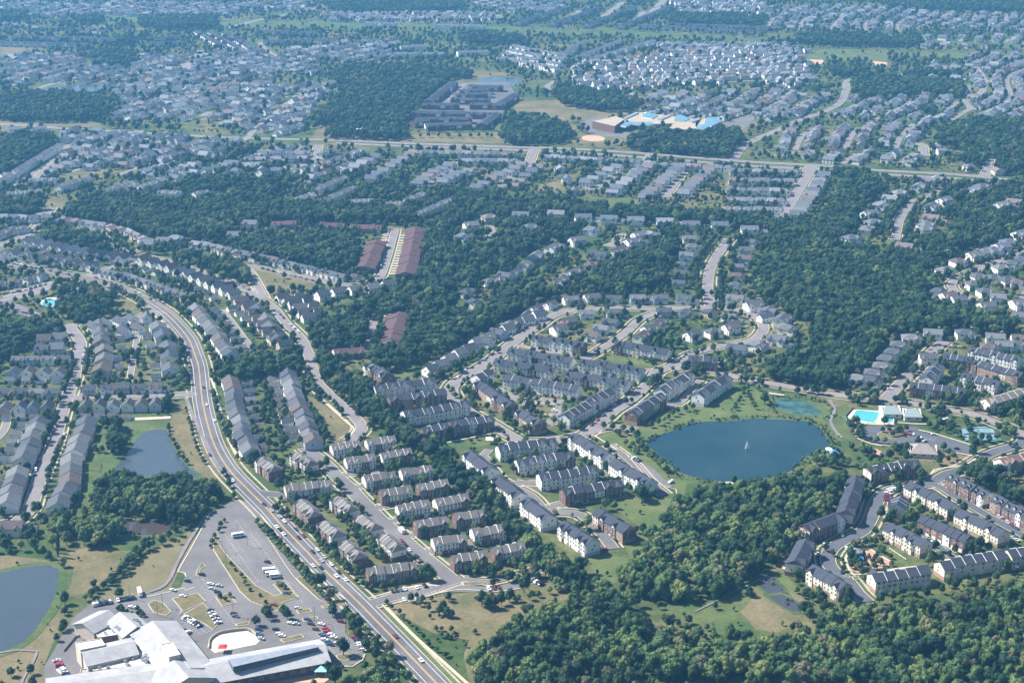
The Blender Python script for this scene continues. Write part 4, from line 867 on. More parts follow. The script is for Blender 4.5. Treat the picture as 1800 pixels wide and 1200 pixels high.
ORD = ['first', 'second', 'third', 'fourth', 'fifth', 'sixth', 'seventh', 'eighth', 'ninth', 'tenth', 'eleventh', 'twelfth', 'thirteenth', 'fourteenth', 'fifteenth', 'sixteenth', 'seventeenth', 'eighteenth', 'nineteenth', 'twentieth']
for t_ in ('twenty', 'thirty', 'forty'): ORD += [t_+'-'+w_ for w_ in ORD[:9]]+[{'twenty': 'thirtieth', 'thirty': 'fortieth', 'forty': 'fiftieth'}[t_]]
# ================================================================ BUILDINGS
RD = {'brown': 'brown', 'slate': 'slate', 'dark': 'dark', 'grey': 'grey', 'tan': 'tan', 'maroon': 'maroon', 'red': 'reddish brown'}
WD = {'brick': 'red brick', 'white': 'white', 'mix': 'part-brick', 'cream': 'cream', 'grey': 'grey', 'tanbrick': 'tan brick'}
def lab_t(k, i, where, n):
    h = f"{WD[k.get('wall', 'mix')]} {RD[k.get('roof', 'slate')]}-roofed townhouses, "
    return h+where.replace('of one, ', '') if n == 1 else h+ORD[i]+' '+where
def tset(where, group, rows, o=None, **kw):
    for i, t in enumerate(rows):
        x0, y0, x1, y1, u = t[:5]; k = dict(kw)
        if len(t) > 5: k.update(t[5])
        if o: x0, y0, x1, y1 = x0/4+o[0], y0/4+o[1], x1/4+o[0], y1/4+o[1]
        terrace((x0, y0), (x1, y1), u, lab_t(k, i, where, len(rows)), group, **k)
g = 'brown roofed townhouse blocks by the parkway'
tset('of one, lengthwise above the small lower lot', g, [(640, 998, 736, 985, 6)], roof='brown', zr=10.8, ze=7.8, depth=10.5, shrink=.89, wall='brick')
tset('from far end along the parkway', g, [(457, 800, 487, 822, 5), (525, 872, 558, 901, 5), (566, 909, 597, 937, 5), (603, 944, 635, 975, 5)], roof='brown', zr=10.8, ze=7.8, depth=10.5, shrink=.89, wall='brick', hip=3)
tset('from far end in second line off the parkway', g, [(517, 790, 550, 812, 5), (590, 868, 622, 892, 5), (630, 899, 664, 924, 5), (671, 932, 705, 959, 5)], roof='brown', zr=10.8, ze=7.8, depth=10.5, shrink=.89, wall='mix', hip=3)
tset('of one, beside the parkway junction', g, [(496, 853, 586, 841, 7)], roof='brown', zr=10.8, ze=7.8, depth=10.5, shrink=.89, wall='mix')
tset('from far end in the near column of paired blocks', g, [(579, 780, 634, 772, 4), (604, 804, 661, 796, 4), (636, 836, 696, 826, 4), (665, 861, 725, 852, 4), (695, 887, 756, 877, 4), (726, 916, 788, 906, 4, {'wall': 'brick'}), (757, 945, 821, 936, 4), (791, 976, 857, 966, 4, {'wall': 'brick'})], roof='brown', zr=10.8, ze=7.8, depth=10.5, shrink=.89, wall='mix')
tset('from far end in the wood side column of paired blocks', g, [(641, 772, 696, 764, 4), (666, 795, 724, 786, 4, {'wall': 'brick'}), (701, 825, 760, 816, 4), (731, 850, 789, 841, 4, {'wall': 'brick'}), (761, 877, 824, 866, 4), (795, 902, 855, 893, 4, {'wall': 'brick'}), (826, 929, 889, 919, 4), (862, 961, 923, 951, 4)], roof='brown', zr=10.8, ze=7.8, depth=10.5, shrink=.89, wall='mix')
g = 'slate roofed townhouse blocks around the loop street'
tset('from far end in the diagonal line beside the wood strip', g, [(823, 789, 866, 822, 5), (874, 832, 917, 866, 5), (925, 872, 968, 905, 5), (992, 914, 1045, 948, 5)], roof='slate', wall='white', decks=True, lines=None)
tset('of one, brick gables at the meadow edge', g, [(1052, 892, 1108, 926, 5, {'flip': False})], roof='slate', wall='tanbrick', gables=(1, 3), lines=None)
tset('from far end in the crosswise stack below the crossing', g, [(873, 782, 978, 768, 6), (905, 806, 1008, 792, 6, {'wall': 'mix', 'flip': False}), (945, 832, 1050, 817, 6), (986, 858, 1093, 840, 6, {'wall': 'brick'})], roof='slate', wall='white')
tset('from far end in the diagonal pair by the fountain pond', g, [(1008, 759, 1072, 797, 7), (1079, 804, 1147, 843, 7)], roof='slate', wall='white', decks=True, gables=(), lines=None)
tset('from near end in the pair west of the pond street', g, [(990, 727, 1040, 700, 5), (1040, 698, 1078, 676, 4)], roof='slate', wall='white')
tset('from near end in the line at the pond lawn', g, [(1107, 722, 1162, 688, 5, {'decks': True, 'wall': 'tanbrick'}), (1160, 682, 1212, 650, 5), (1225, 690, 1277, 655, 5)], roof='slate', wall='white')
tset('of one, four homes at the road bend', g, [(1210, 624, 1263, 627, 4)], roof='slate', wall='tanbrick')
tset('from west along the inner court', g, [(888, 657, 932, 664, 3), (937, 663, 1020, 677, 6)], roof='slate', wall='white', gables=())
tset('from west in the two lines between court and green', g, [(870, 629, 980, 646, 7, {'wall': 'mix'}), (893, 611, 1010, 628, 7), (990, 650, 1107, 669, 7, {'wall': 'mix'}), (1018, 629, 1132, 646, 7), (1082, 598, 1178, 613, 6, {'wall': 'mix'}), (937, 587, 1030, 602, 6, {'wall': 'mix'})], roof='slate', wall='white', gables=(0, 2, 4), lines=None)
tset('from far end along the loop street sidewalk', g, [(840, 667, 902, 708, 7), (913, 716, 952, 739, 4)], roof='slate', wall='tanbrick', lines=None)
tset('of one, short block at the loop street corner', g, [(835, 657, 860, 648, 2)], roof='slate', wall='white', gables=())
tset('from far end in the stack beside the mown strip', g, [(647, 634, 683, 657, 4, {'wall': 'tanbrick', 'hip': 3}), (655, 677, 765, 662, 5), (681, 696, 783, 681, 5, {'wall': 'brick', 'gables': (0, 3)}), (706, 722, 825, 702, 7), (740, 750, 787, 742, 3, {'wall': 'brick'}), (789, 740, 865, 727, 5, {'wall': 'brick'})], roof='slate', wall='white')
g = 'townhouse blocks east of the clubhouse pool'
tset('from far side in the eastern group', g, [(1705, 608, 1797, 628, 7, {'wall': 'white'}), (1660, 619, 1710, 627, 4), (1712, 630, 1800, 655, 7), (1692, 654, 1758, 669, 5, {'wall': 'white'}), (1627, 660, 1650, 636, 3, {'wall': 'white'}), (1600, 670, 1700, 682, 7, {'wall': 'brick'}), (1730, 701, 1808, 680, 6, {'roof': 'tan'}), (1755, 806, 1815, 790, 5, {'roof': 'red', 'wall': 'brick'})], roof='slate', wall='tanbrick')
g = 'dark roofed townhouse blocks in the near right corner'
tset('of one, dormers over the new street', g, [(1523, 819, 1615, 806, 5)], roof='slate', wall='brick', dorm=True)
tset('from far end at the big wood edge', g, [(1506, 832, 1486, 899, 7, {'flip': True, 'decks': True}), (1413, 922, 1478, 899, 4), (1418, 944, 1396, 985, 4, {'flip': True, 'decks': True}), (1428, 991, 1488, 1024, 4, {'decks': True, 'wall': 'cream'})], roof='slate', wall='brick', lines=None)
tset('from west along the near wood edge', g, [(1530, 1007, 1632, 992, 5), (1650, 986, 1765, 965, 6), (1769, 966, 1830, 955, 4)], roof='slate', wall='cream', flip=True, decks=True, gables=())
tset('from west in the parallel lines on the slope', g, [(1563, 916, 1630, 950, 6, {'wall': 'cream', 'decks': True}), (1622, 903, 1706, 941, 7, {'flip': True}), (1600, 843, 1680, 886, 6, {'wall': 'cream', 'decks': True}), (1687, 892, 1768, 932, 6, {'wall': 'cream', 'decks': True}), (1672, 829, 1742, 865, 6, {'dorm': True}), (1750, 868, 1820, 904, 6, {'dorm': True})], roof='slate', wall='brick', gables=(1, 4), lines=None)
tset('of one, beside the first bay court', g, [(1584, 868, 1577, 886, 3)], roof='slate', wall='cream')
g = 'maroon roofed attached homes in the woods'
tset('from west in the crosswise line', g, [(425, 386, 452, 388, 3), (477, 388, 522, 388, 4), (562, 390, 607, 392, 4), (615, 394, 672, 395, 5)], roof='maroon', wall='tanbrick', zr=8.6, ze=5.4, depth=14, detail=1, lines=None)
tset('from west in the lengthwise lines', g, [(662, 420, 641, 468, 8), (731, 395, 713, 480, 14), (702, 544, 685, 602, 10)], roof='maroon', wall='tanbrick', zr=8.2, ze=5.0, depth=21, detail=0, lines=None, flip=True, gables=())
tset('of one, by the curved street in trees', g, [(585, 614, 640, 608, 4)], roof='maroon', wall='tanbrick', zr=8.6, ze=5.4, depth=14, detail=1, lines=None)
g = 'townhouse blocks on the mid distance wood edge'
tset('from west above the long wood', g, [(10, 337, 75, 332, 8), (50, 313, 100, 312, 6), (100, 325, 158, 308, 8), (182, 332, 232, 316, 7), (245, 324, 276, 316, 4), (278, 334, 320, 336, 5), (338, 338, 366, 332, 3)], roof='grey', wall='white', detail=0, zr=10.5, ze=7.6)
tset('from west beyond the maroon homes', g, [(520, 345, 552, 337, 4), (550, 331, 607, 307, 8), (577, 345, 622, 325, 6), (613, 350, 657, 349, 5), (670, 354, 712, 354, 5), (714, 347, 745, 337, 4), (731, 372, 792, 346, 8)], roof='grey', wall='white', detail=0, zr=10.5, ze=7.6)
g = 'grey townhouse lines far left'
tset('from near end in the far left lines', g, [(20, 300, 105, 250, 14), (-30, 330, 15, 305, 7), (0, 305, 30, 300, 4)], roof='grey', wall='white', detail=0, zr=10.5, ze=7.6)
g = 'dark townhouse blocks at the far pond'
tset('from near end in the compound by the far pond', g, [(722, 213, 755, 206, 5), (745, 217, 830, 214, 9), (722, 194, 830, 196, 12), (742, 180, 808, 181, 8), (825, 180, 890, 181, 8), (750, 177, 798, 141, 12), (798, 165, 862, 160, 8), (823, 149, 885, 150, 8), (845, 217, 873, 196, 5), (875, 181, 905, 163, 6), (830, 196, 868, 198, 4), (792, 171, 862, 173, 8), (805, 157, 862, 154, 7), (728, 206, 832, 205, 12)], roof='slate', wall='brick', detail=0, zr=10.5, ze=7.6, lines=None, depth=17)
# ---- far terraces in parallel lines
def tfill(where, group, s, n, u=8, o=None, **kw):
    P = pts(s, o); (ax, ay), (bx, by), (cx_, cy_), (dx, dy) = P    # first line a-b, last line c-d
    for i in range(n):
        f = i/max(1, n-1); x0, y0, x1, y1 = ax+(cx_-ax)*f, ay+(cy_-ay)*f, bx+(dx-bx)*f, by+(dy-by)*f
        L = (G(x1, y1)-G(x0, y0)).length; k = max(1, round(L/52))
        for j in range(k):
            a, b = (j+.04)/k, (j+.90)/k
            terrace((x0+(x1-x0)*a, y0+(y1-y0)*a), (x0+(x1-x0)*b, y0+(y1-y0)*b), max(3, int(L/k/6.5)), f"{WD[kw.get('wall','white')]} far terrace, {ORD[j]} in line {ORD[i]} {where}", group, detail=0, zr=11, ze=7.8, lines=None, depth=14, **kw)
g = 'far townhouse terraces'
tfill('west of the far wood clearing', g, "700,80 760,78 690,92 790,92", 2, roof='grey', wall='white')
tfill('above the wide far wood', g, "800,90 865,87 870,101 1000,99", 2, roof='grey', wall='white')
tfill('left of the far school road', g, "900,78 1000,96 880,98 985,118", 4, roof='grey', wall='white')
tfill('north of the far school houses', g, "980,98 1030,68 1040,100 1150,68", 3, roof='grey', wall='white')
tfill('behind the long power line meadow', g, "640,38 700,40 760,42 860,44", 2, roof='grey', wall='white')
tfill('on the far side of the meadow', g, "910,38 990,12 1090,44 1180,8", 4, roof='slate', wall='grey')
tfill('at the meadow east end', g, "1120,42 1340,54 1170,40 1360,46", 2, roof='slate', wall='grey')
tfill('by the first far street', g, "345,52 400,82 395,55 450,86", 3, roof='slate', wall='mix')
tfill('behind the far cream homes', g, "20,62 210,66 0,72 160,76", 2, roof='slate', wall='grey')
tfill('under the far left meadow', g, "455,52 560,56 460,70 600,68", 2, roof='slate', wall='mix')
tset('from west above the far sheds', g, [(255, 66, 320, 60, 7), (262, 73, 330, 72, 7)], roof='slate', wall='cream', detail=0, zr=10.5, ze=7.6, lines=None)

# ---- detached houses and their garages in traced rows (photo points of the ridge)
N4 = (0, 1, 3)
hrow("130,95 440,95", 4, "in the first line west of the left street", T[0, 2], w=11, v=(3, 0)); hrow("95,190 420,190", 4, "in the second line west of the left street", T[0, 2], w=10, d=11, v=(4,), turn=90)
hrow("70,250 395,250", 4, "behind the second line west of the left street", T[0, 2], v=(5,), w=7, d=7, gar=True)
hrow("-90,325 370,325", 5, "in the third line west of the left street", T[0, 2], v=(0, 3), w=11); hrow("-60,440 335,430", 5, "in the fourth line west of the left street", T[0, 2], v=(4,), w=11, d=10, turn=90)
hrow("-60,515 235,505", 4, "behind the fourth line west of the left street", T[0, 2], v=(5,), w=7, d=7, gar=True)
hrow("635,300 1090,285", 5, "in the porch line above the grey pond", T[0, 2], v=(0, 3, 2), w=11); hrow("600,425 1095,410", 6, "in the line right above the grey pond", T[0, 2], v=(4,), w=11, d=10, turn=90)
hrow("600,505 880,505", 4, "behind the line right above the grey pond", T[0, 2], v=(5,), w=7, d=7, gar=True)
hrow("700,-140 710,-60 720,20 735,100 710,170", 6, "in the file east of the left street", T[0, 2], v=(4,), w=16, d=15, turn=0, fill=.9, jit=.9); hrow("850,-100 855,0 830,90 835,150 820,230", 6, "in the file east of the left street", T[0, 2], v=(5,), turn=90, w=7, d=7, gar=True)
hrow("1110,-130 1175,0 1195,110 1200,165", 5, "in the file west of the parkway", T[0, 2], v=(4,), w=16, d=15, turn=0, fill=.9, jit=.9); hrow("1030,-60 1080,60 1085,130 1090,230", 5, "in the file west of the parkway", T[0, 2], v=(5,), turn=90, w=8, d=8, gar=True)
hrow("265,545 240,600 215,660 190,730 165,800", 6, "in the lower file west of the left street", T[0, 2], v=(4,), w=16, d=15, turn=0, fill=.9, jit=.9); hrow("140,570 110,630 80,690 50,760 30,800", 5, "in the lower file west of the left street", T[0, 2], v=(5,), turn=90, w=8, d=8, gar=True)
hrow("600,545 575,640 535,720 510,800 495,880 480,960 440,1040 415,1110", 9, "in the file beside the grey pond meadow", T[0, 2], v=(4,), w=16, d=15, turn=0, fill=.9, jit=.9)
hrow("125,900 95,980 70,1050 50,1100", 4, "in the lowest file west of the left street", T[0, 2], v=(4,), w=16, d=15, turn=0, fill=.9, jit=.9); hrow("-60,900 -20,960", 2, "at the left margin above the far lawn", T[0, 2])
hlist("70,70", "alone on the meadow in the near left corner", T[0, 3], v=(3,), w=15, d=11)
g1 = dict(v=(4,), w=14, d=14, turn=0, fill=.9, jit=.9, sz=1.05)
hrow("1620,260 1640,330 1650,400 1665,470 1690,560 1700,620 1730,680 1760,740", 11, "in the long line east of the parkway", T[0, 2], **g1)
hrow("1740,270 1760,400 1780,520 1800,640 1830,720", 8, "in the long line east of the parkway", T[0, 2], v=(5,), turn=90, w=9, d=8, gar=True)
hrow("230,215 250,290 290,400 330,500 370,600 395,675", 12, "in the long line west of the curved street", T[1, 2], **g1)
hrow("125,240 150,350 190,460 220,560 260,650", 9, "in the long line west of the curved street", T[1, 2], v=(5,), turn=90, w=9, d=8, gar=True)
hrow("200,480 400,520 620,560 860,590", 11, "in the white gabled line left of the crossing", T[0, 1], v=(4,), w=13, d=9, turn=90, wc=0); hrow("160,525 380,560 600,590 780,615", 10, "in the white gabled line left of the crossing", T[0, 1], v=(5,), w=8, d=7, turn=90, gar=True, wc=0)
hrow("20,560 240,580 440,610 650,650", 10, "in the parkway line left of the crossing", T[0, 1], v=(4, 0), w=12, d=9, turn=90)
hrow("1010,605 1150,640 1300,690 1450,750 1640,840", 12, "in the line below the upper street", T[0, 1], v=(4,), w=13, d=9, turn=90, wc=3); hrow("940,660 1100,700 1250,750 1380,810 1500,880", 10, "in the line below the upper street", T[0, 1], v=(5,), w=8, d=7, turn=90, gar=True, wc=0)
hrow("740,690 900,720 1050,770 1200,820 1290,860", 10, "in the parkway line right of the crossing", T[0, 1], v=(0, 3), w=12, d=10)
hrow("1700,890 1790,960 1830,1020 1890,1090 1950,1160 2000,1190", 8, "in the upper street line above its bend", T[0, 1], v=(4,), w=14, d=9, wc=4, turn=90)
hrow("1630,950 1740,1030 1830,1090", 5, "in the upper street line above its bend", T[0, 1], v=(5,), w=8, d=7, turn=90, gar=True, wc=0)
hrow("1380,955 1450,1040 1510,1110 1560,1190 1610,1260", 8, "in the parkway line above the small wood", T[0, 1], **g1); hrow("1500,960 1580,1040 1620,1120 1690,1220", 6, "in the parkway line above the small wood", T[0, 1], v=(5,), turn=90, w=9, d=8, gar=True)
hrow("450,330 620,350 760,370 900,410 1010,460", 9, "in the line under the long left wood", T[0, 1], v=(0, 1, 3), w=13); hrow("20,310 110,310 200,320 320,310", 5, "in the line at the left field corner", T[0, 1], v=(1, 3))
hrow("-20,430 70,400 170,385", 4, "at the left margin by the small street", T[0, 1], v=(0, 1)); hlist("1035,500 1150,480 1235,465 1650,440 1760,360", "in the gap between the two left woods", T[0, 1], v=(0, 1))
hrow("15,770 130,755 280,715", 4, "in the line beside the small pool", T[0, 1], v=(1, 0)); hrow("650,1070 750,1050 840,1035 930,1015 1030,1005", 5, "in the white line below the meadow corner", T[0, 1], v=(4,), w=12, d=9, turn=90, wc=0)
hlist("310,1165 420,1155 300,1230 400,1225", "west of the left street top", T[0, 1], v=(0, 4), w=11); hrow("760,1120 870,1110 960,1080", 3, "in the second line below the meadow corner", T[0, 1], v=(4,), w=11, d=9, turn=90)
hrow("1385,495 1480,510 1580,540 1680,560 1790,580", 8, "in the line south of the middle wood", T[0, 1], v=(0, 1, 3), w=11); hrow("60,595 200,625 340,655 480,690 620,720 700,720", 10, "in the line south of the middle wood", T[1, 1], v=(0, 1, 3), w=11)
hrow("465,850 590,825 705,805 815,795 930,775", 5, "in the white line at the clearing", T[1, 1], v=(1, 4), w=13, d=12, wc=0); hrow("180,865 260,900 320,960 370,1000", 6, "in the file under the dry square", T[1, 1], v=(4,), w=13, d=9, turn=90, wc=3)
hrow("300,860 380,910 440,970", 4, "in the back file under the dry square", T[1, 1], v=(4,), w=9, d=8, turn=90, wc=0)
hrow("20,960 70,1030 110,1090 150,1150", 4, "in the file left of the upper street", T[1, 1], v=(4,), w=16, d=15, turn=0, fill=.9, jit=.9, wc=4)
hlist("1640,315 1510,370 1455,450 1655,760 1480,830 1530,905 1750,720 1780,1060 1700,1120 1610,1180", "among the trees of the central wood", T[1, 1], ang=(20, 60, -30), w=13, v=(0, 1))
hlist("60,300 310,290 500,315 680,325 870,335 1075,345 1260,365 1460,370 1670,400", "in the brick line under the far marsh", T[2, 1], ang=(-4,), w=15, v=(3, 0)); hlist("130,385 560,405 460,475 965,435 850,485 290,525 760,545 170,585 610,580 550,645 90,645 20,700 430,695 350,750 900,440", "among the garden trees beyond the loop", T[2, 1], ang=(25, 55, -20, 70), w=14, v=(0, 3, 1))
hrow("1250,460 1270,520 1230,570 1195,630 1200,695 1175,765", 6, "in the file west of the dead end street", T[2, 1], turn=90, w=13, v=(0, 1)); hrow("1700,490 1650,540 1640,595 1580,645 1595,705 1580,780", 6, "in the file east of the dead end street", T[2, 1], turn=90, w=13, v=(0, 1))
hrow("410,880 570,865 735,870 890,870 1050,870 1205,875", 6, "in the brick line at the loop top", T[2, 1], w=15, d=11, v=(3, 0), flipf=False); hrow("265,910 150,950 95,1000 30,1035", 4, "at the loop top west bend", T[2, 1], w=13, v=(0,), flipf=True)
hrow("530,975 715,970", 2, "inside the loop top by the west bend", T[2, 1], w=14, v=(0, 3)); hrow("1065,965 1215,965 1370,965 1530,1000", 4, "inside the loop top by the dead end street", T[2, 1], w=14, v=(1, 3)); hlist("1570,880 1700,915 1790,975", "outside the loop top east bend", T[2, 1], w=15, v=(3, 0), ang=(-12,))
hlist("395,1040", "red brick house inside the loop", T[2, 1], w=13, v=(0,), ang=(35,)); hlist("330,1090 1030,1050 970,1090 910,1140 1270,1130 1420,1110 1540,1080", "on the lawns inside the loop", T[2, 1], w=13, v=(0, 1, 3), ang=(30, 60)); hrow("700,1035 630,1085 560,1130", 3, "in the file inside the loop", T[2, 1], w=14, d=11, v=(0,), turn=90)
hrow("757,643 800,618 850,590 900,565 945,547", 12, "in the diagonal line above the mown strip", w=13, d=12, v=(4,), fill=.70, turn=-22, jit=1.0, wc=5)
hlist("1325,531 1350,543 1375,556 1386,572 1367,590 1332,600 1296,607", "at the loop east bend by the woods", w=15, d=12, v=(0, 1, 3), ang=(-30, 20, 60))
hrow("1345,550 1290,562", 2, "inside the loop east bend", w=13, v=(0,))
# right edge suburb
hlist("1770,430 1690,490 1640,520 1580,545 1520,560 1450,580 1340,620 1240,680", "in the line north of the right street", T[3, 1], ang=(25, 30), w=13, d=12, v=(1, 0)); hlist("1640,665 1720,635 1790,615 1480,725 1580,735 1680,750 1760,770 1850,780", "in the line south of the right street", T[3, 1], ang=(20, -15), w=13, d=12, v=(1,))
hlist("1450,780 1530,830 1620,870 1760,910 1200,830 1270,860 1340,885 1540,930 1780,1000 1850,930", "around the right street bend", T[3, 1], ang=(-20, 10), w=13, d=12, v=(1, 0)); hlist("1010,1155 1160,1120 1390,1120 1600,1150 1780,1160", "on the rise above the right street", T[3, 1], ang=(-8,), w=15, d=12, v=(1, 0))
hlist("930,5 890,55 840,100 810,155 750,200 640,240 730,250", "in the hip roofed file at the right crossing", T[3, 2], ang=(-20,), w=15, d=12, v=(1,)); hlist("1560,20 1660,5 1760,0 1130,90", "north of the eastern townhouses", T[3, 2], ang=(-10,), w=14, v=(1, 0))
hlist("1130,60 1060,100 920,145 860,185 790,230 715,290 740,350 690,400 580,460 960,520 1240,195 1150,240 1150,320 1110,370 1100,400 1440,125 1500,100 1640,230 1730,210 1180,50", "in the wooded dead end quarter", T[3, 1], ang=(30, -30, 60), w=14, d=11, v=(0, 1, 3))
hrow("200,290 260,210 310,140 345,80 385,10", 12, "in the long line by the wide pale street", T[3, 1], turn=0, w=14, d=12, v=(4,), fill=1.0) if False else hrow("205,290 265,210 315,140 350,80 395,10", 12, "in the long line by the wide pale street", T[3, 1], turn=90, w=14, d=11, v=(4,))
for j, yy in enumerate((297, 313, 330, 347, 363)): hrow(f"{1292-j*3},{yy} {1392-j*6},{yy+2}", 6, f"in cross line {ORD[j]} of the garden grid", w=12, d=11, v=(0, 1))
for j, (s, n) in enumerate((("1030,317 1062,300 1085,290", 5), ("1077,333 1100,316 1122,300 1140,290", 8), ("1132,343 1155,322 1178,303 1195,290", 10), ("1202,336 1225,313 1240,300 1255,290", 9), ("652,310 690,287 720,270", 7), ("735,318 760,300 790,287", 6), ("780,315 800,305 825,297", 5), ("838,325 865,310 895,298 915,285", 7), ("903,322 925,305 945,290", 5), ("612,296 660,272", 5))):
    hrow(s, n, f"in diagonal file {ORD[j]} below the divided road", turn=90, w=13, d=11, v=(4, 0))
for j, (s, n) in enumerate((("725,265 900,268", 12), ("960,272 1140,283", 12), ("985,292 1010,330", 3), ("820,280 905,280", 5), ("1150,285 1280,292", 8))): hrow(s, n, f"in crosswise file {ORD[j]} below the divided road", w=13, d=10, v=(0, 1, 3))
# ---- far suburbs: parallel streets of houses filling a quarter
def hfill(where, s, n, ang=66, v=(0, 1, 3, 4), skip=0.06, w=12, d=10):
    (ax, ay), (bx, by), (cx_, cy_), (dx, dy) = pts(s); r = random.Random(len(HOUSES)+n); P = [G(ax, ay, 8), G(bx, by, 8), G(dx, dy, 8), G(cx_, cy_, 8)]
    c = sum(P, Vector((0, 0, 0)))/4; a = R(ang); e = Vector((math.cos(a), math.sin(a))); nn = Vector((-e.y, e.x)); ext = max((q-c).length for q in P); ph = r.uniform(0, 6); am = r.uniform(6, 16)
    def at(u, t): return c.xy+e*t+nn*(u+am*math.sin(t/75+ph))
    def inside(p): return bool(inpoly(P, np.array([p.x]), np.array([p.y]))[0])
    pitch = r.uniform(17.5, 20.5); blk = 70.0
    for k in range(-int(ext/blk)-1, int(ext/blk)+2):
        run = []; t = -ext
        while t < ext:
            p = at(k*blk, t)
            if inside(p) and not look(WOOD, p.x, p.y) and not look(OPEN, p.x, p.y): run.append(p)
            elif run:
                if len(run) > 4: far_street(run, k)
                run = []
            t += 15
        if len(run) > 4: far_street(run, k)
        for off in (-18.5, 18.5):
            t = -ext
            while t < ext:
                p = at(k*blk+off, t)+Vector((r.uniform(-2, 2), r.uniform(-2, 2))); t += pitch*r.uniform(.92, 1.12)
                if r.random() < skip or not inside(p) or look(BUILT, p.x, p.y) or look(WOOD, p.x, p.y) or look(OPEN, p.x, p.y) or look(BLOCK, p.x, p.y): continue
                add_house(p.x, p.y, a+(0 if off > 0 else math.pi)+r.choice((0, 0, math.pi/2))+r.uniform(-.15, .15), r.choice(v), w*r.uniform(.9, 1.15), d, where, 1.0, r.choice((0, 0, 1, 2, 3, 5, 5, 6)))
def far_street(run, k):
    C = smooth(run, 20); mb_ = MB(); ribbon(mb_, C, -4.5, 4.5, .28+.004*(len(HOUSES) % 9)); obj('road', mb_.mesh('road', ['street']))['kind'] = 'structure'; paint_line(BLOCK, C, 12)
Q = [("105,225 330,225 95,270 300,270", 5), ("90,262 300,262 80,300 230,300", 4), ("300,240 420,240 240,300 400,300", 5), ("440,250 560,250 420,310 520,290", 5), ("310,255 480,262 240,320 380,318", 5), ("0,215 90,215 0,225 70,225", 1), ("60,182 185,185 60,192 185,192", 1),
     ("210,165 470,165 200,205 440,205", 6), ("440,150 590,140 400,215 520,235", 6), ("200,150 480,140 200,165 480,160", 3), ("0,90 250,90 0,145 230,150", 7), ("230,95 470,85 240,150 480,135", 7), ("420,90 560,80 440,120 560,125", 4), ("560,70 700,68 560,105 690,100", 4),
     ("0,40 120,55 130,50 250,62", 2), ("0,2 420,2 0,28 420,24", 4), ("430,0 560,0 420,12 540,14", 2), ("560,20 860,20 580,34 900,34", 3), ("820,0 1000,0 860,16 980,16", 3),
     ("1010,105 1340,75 1000,160 1400,130", 8), ("1150,72 1400,72 1160,90 1420,95", 3), ("1090,165 1400,150 1140,200 1400,205", 6), ("1135,187 1240,190 1240,195 1330,205", 2), ("1180,0 1340,0 1200,20 1350,22", 3), ("1350,8 1640,8 1340,48 1600,52", 6), ("1620,18 1900,22 1600,40 1900,60", 4), ("1620,60 1900,62 1620,78 1900,80", 3),
     ("1700,92 1860,88 1700,200 1860,205", 10), ("1500,158 1700,158 1450,200 1660,205", 5), ("1380,225 1640,205 1350,262 1630,250", 6), ("1350,262 1650,258 1350,280 1640,282", 3), ("1370,95 1420,85 1340,140 1430,150", 5), ("1340,165 1480,165 1350,205 1460,200", 4), ("1690,262 1860,262 1690,298 1860,300", 3), ("1620,235 1660,255 1600,250 1650,270", 2),
     ("450,262 560,262 430,300 540,300", 4), ("560,262 640,262 540,320 600,300", 4), ("1780,330 1860,330 1790,400 1860,400", 4), ("1620,105 1700,110 1610,130 1700,140", 2), ("1800,480 1880,470 1760,525 1860,540", 3), ("1550,0 1640,0 1560,4 1640,4", 1)]
ANG = [66, 70, 60, 8, 64, 12, -6, 62, 58, 10, 70, 64, 60, 66]
for k, (s, n) in enumerate(Q): hfill("in the far suburb", s, n, ANG[k % 14])
# ================================================================ SCHOOLS, CLUBHOUSE, POOLS AND OTHER SINGLE THINGS
def px_poly(s, o, z): return [(p.x, p.y) for p in (G(x, y, z) for x, y in pts(s, o))]
def ccw(P):
    A = sum(P[i][0]*P[(i+1) % len(P)][1]-P[(i+1) % len(P)][0]*P[i][1] for i in range(len(P))); return P if A > 0 else P[::-1]
def flat_block(root, s, o, z, wallm, roofm, z0=0.0, rim=.45, part='wing'):
    P = ccw(px_poly(s, o, z)); paint(BLOCK, P); paint(BUILT, P); mb = MB(); n = len(P); c = Vector((sum(p[0] for p in P)/n, sum(p[1] for p in P)/n))
    mb.prism(P, z0, z, 0, 1); obj('wall', mb.mesh('wall', [wallm, roofm]), root)
    rb = MB()
    for i in range(n): a, b = P[i], P[(i+1) % n]; rb.bar((*a, z+rim/2), (*b, z+rim/2), .4, rim)
    obj('parapet', rb.mesh('parapet', [wallm if wallm != 'brick' else 'kerb']), root)
    return P
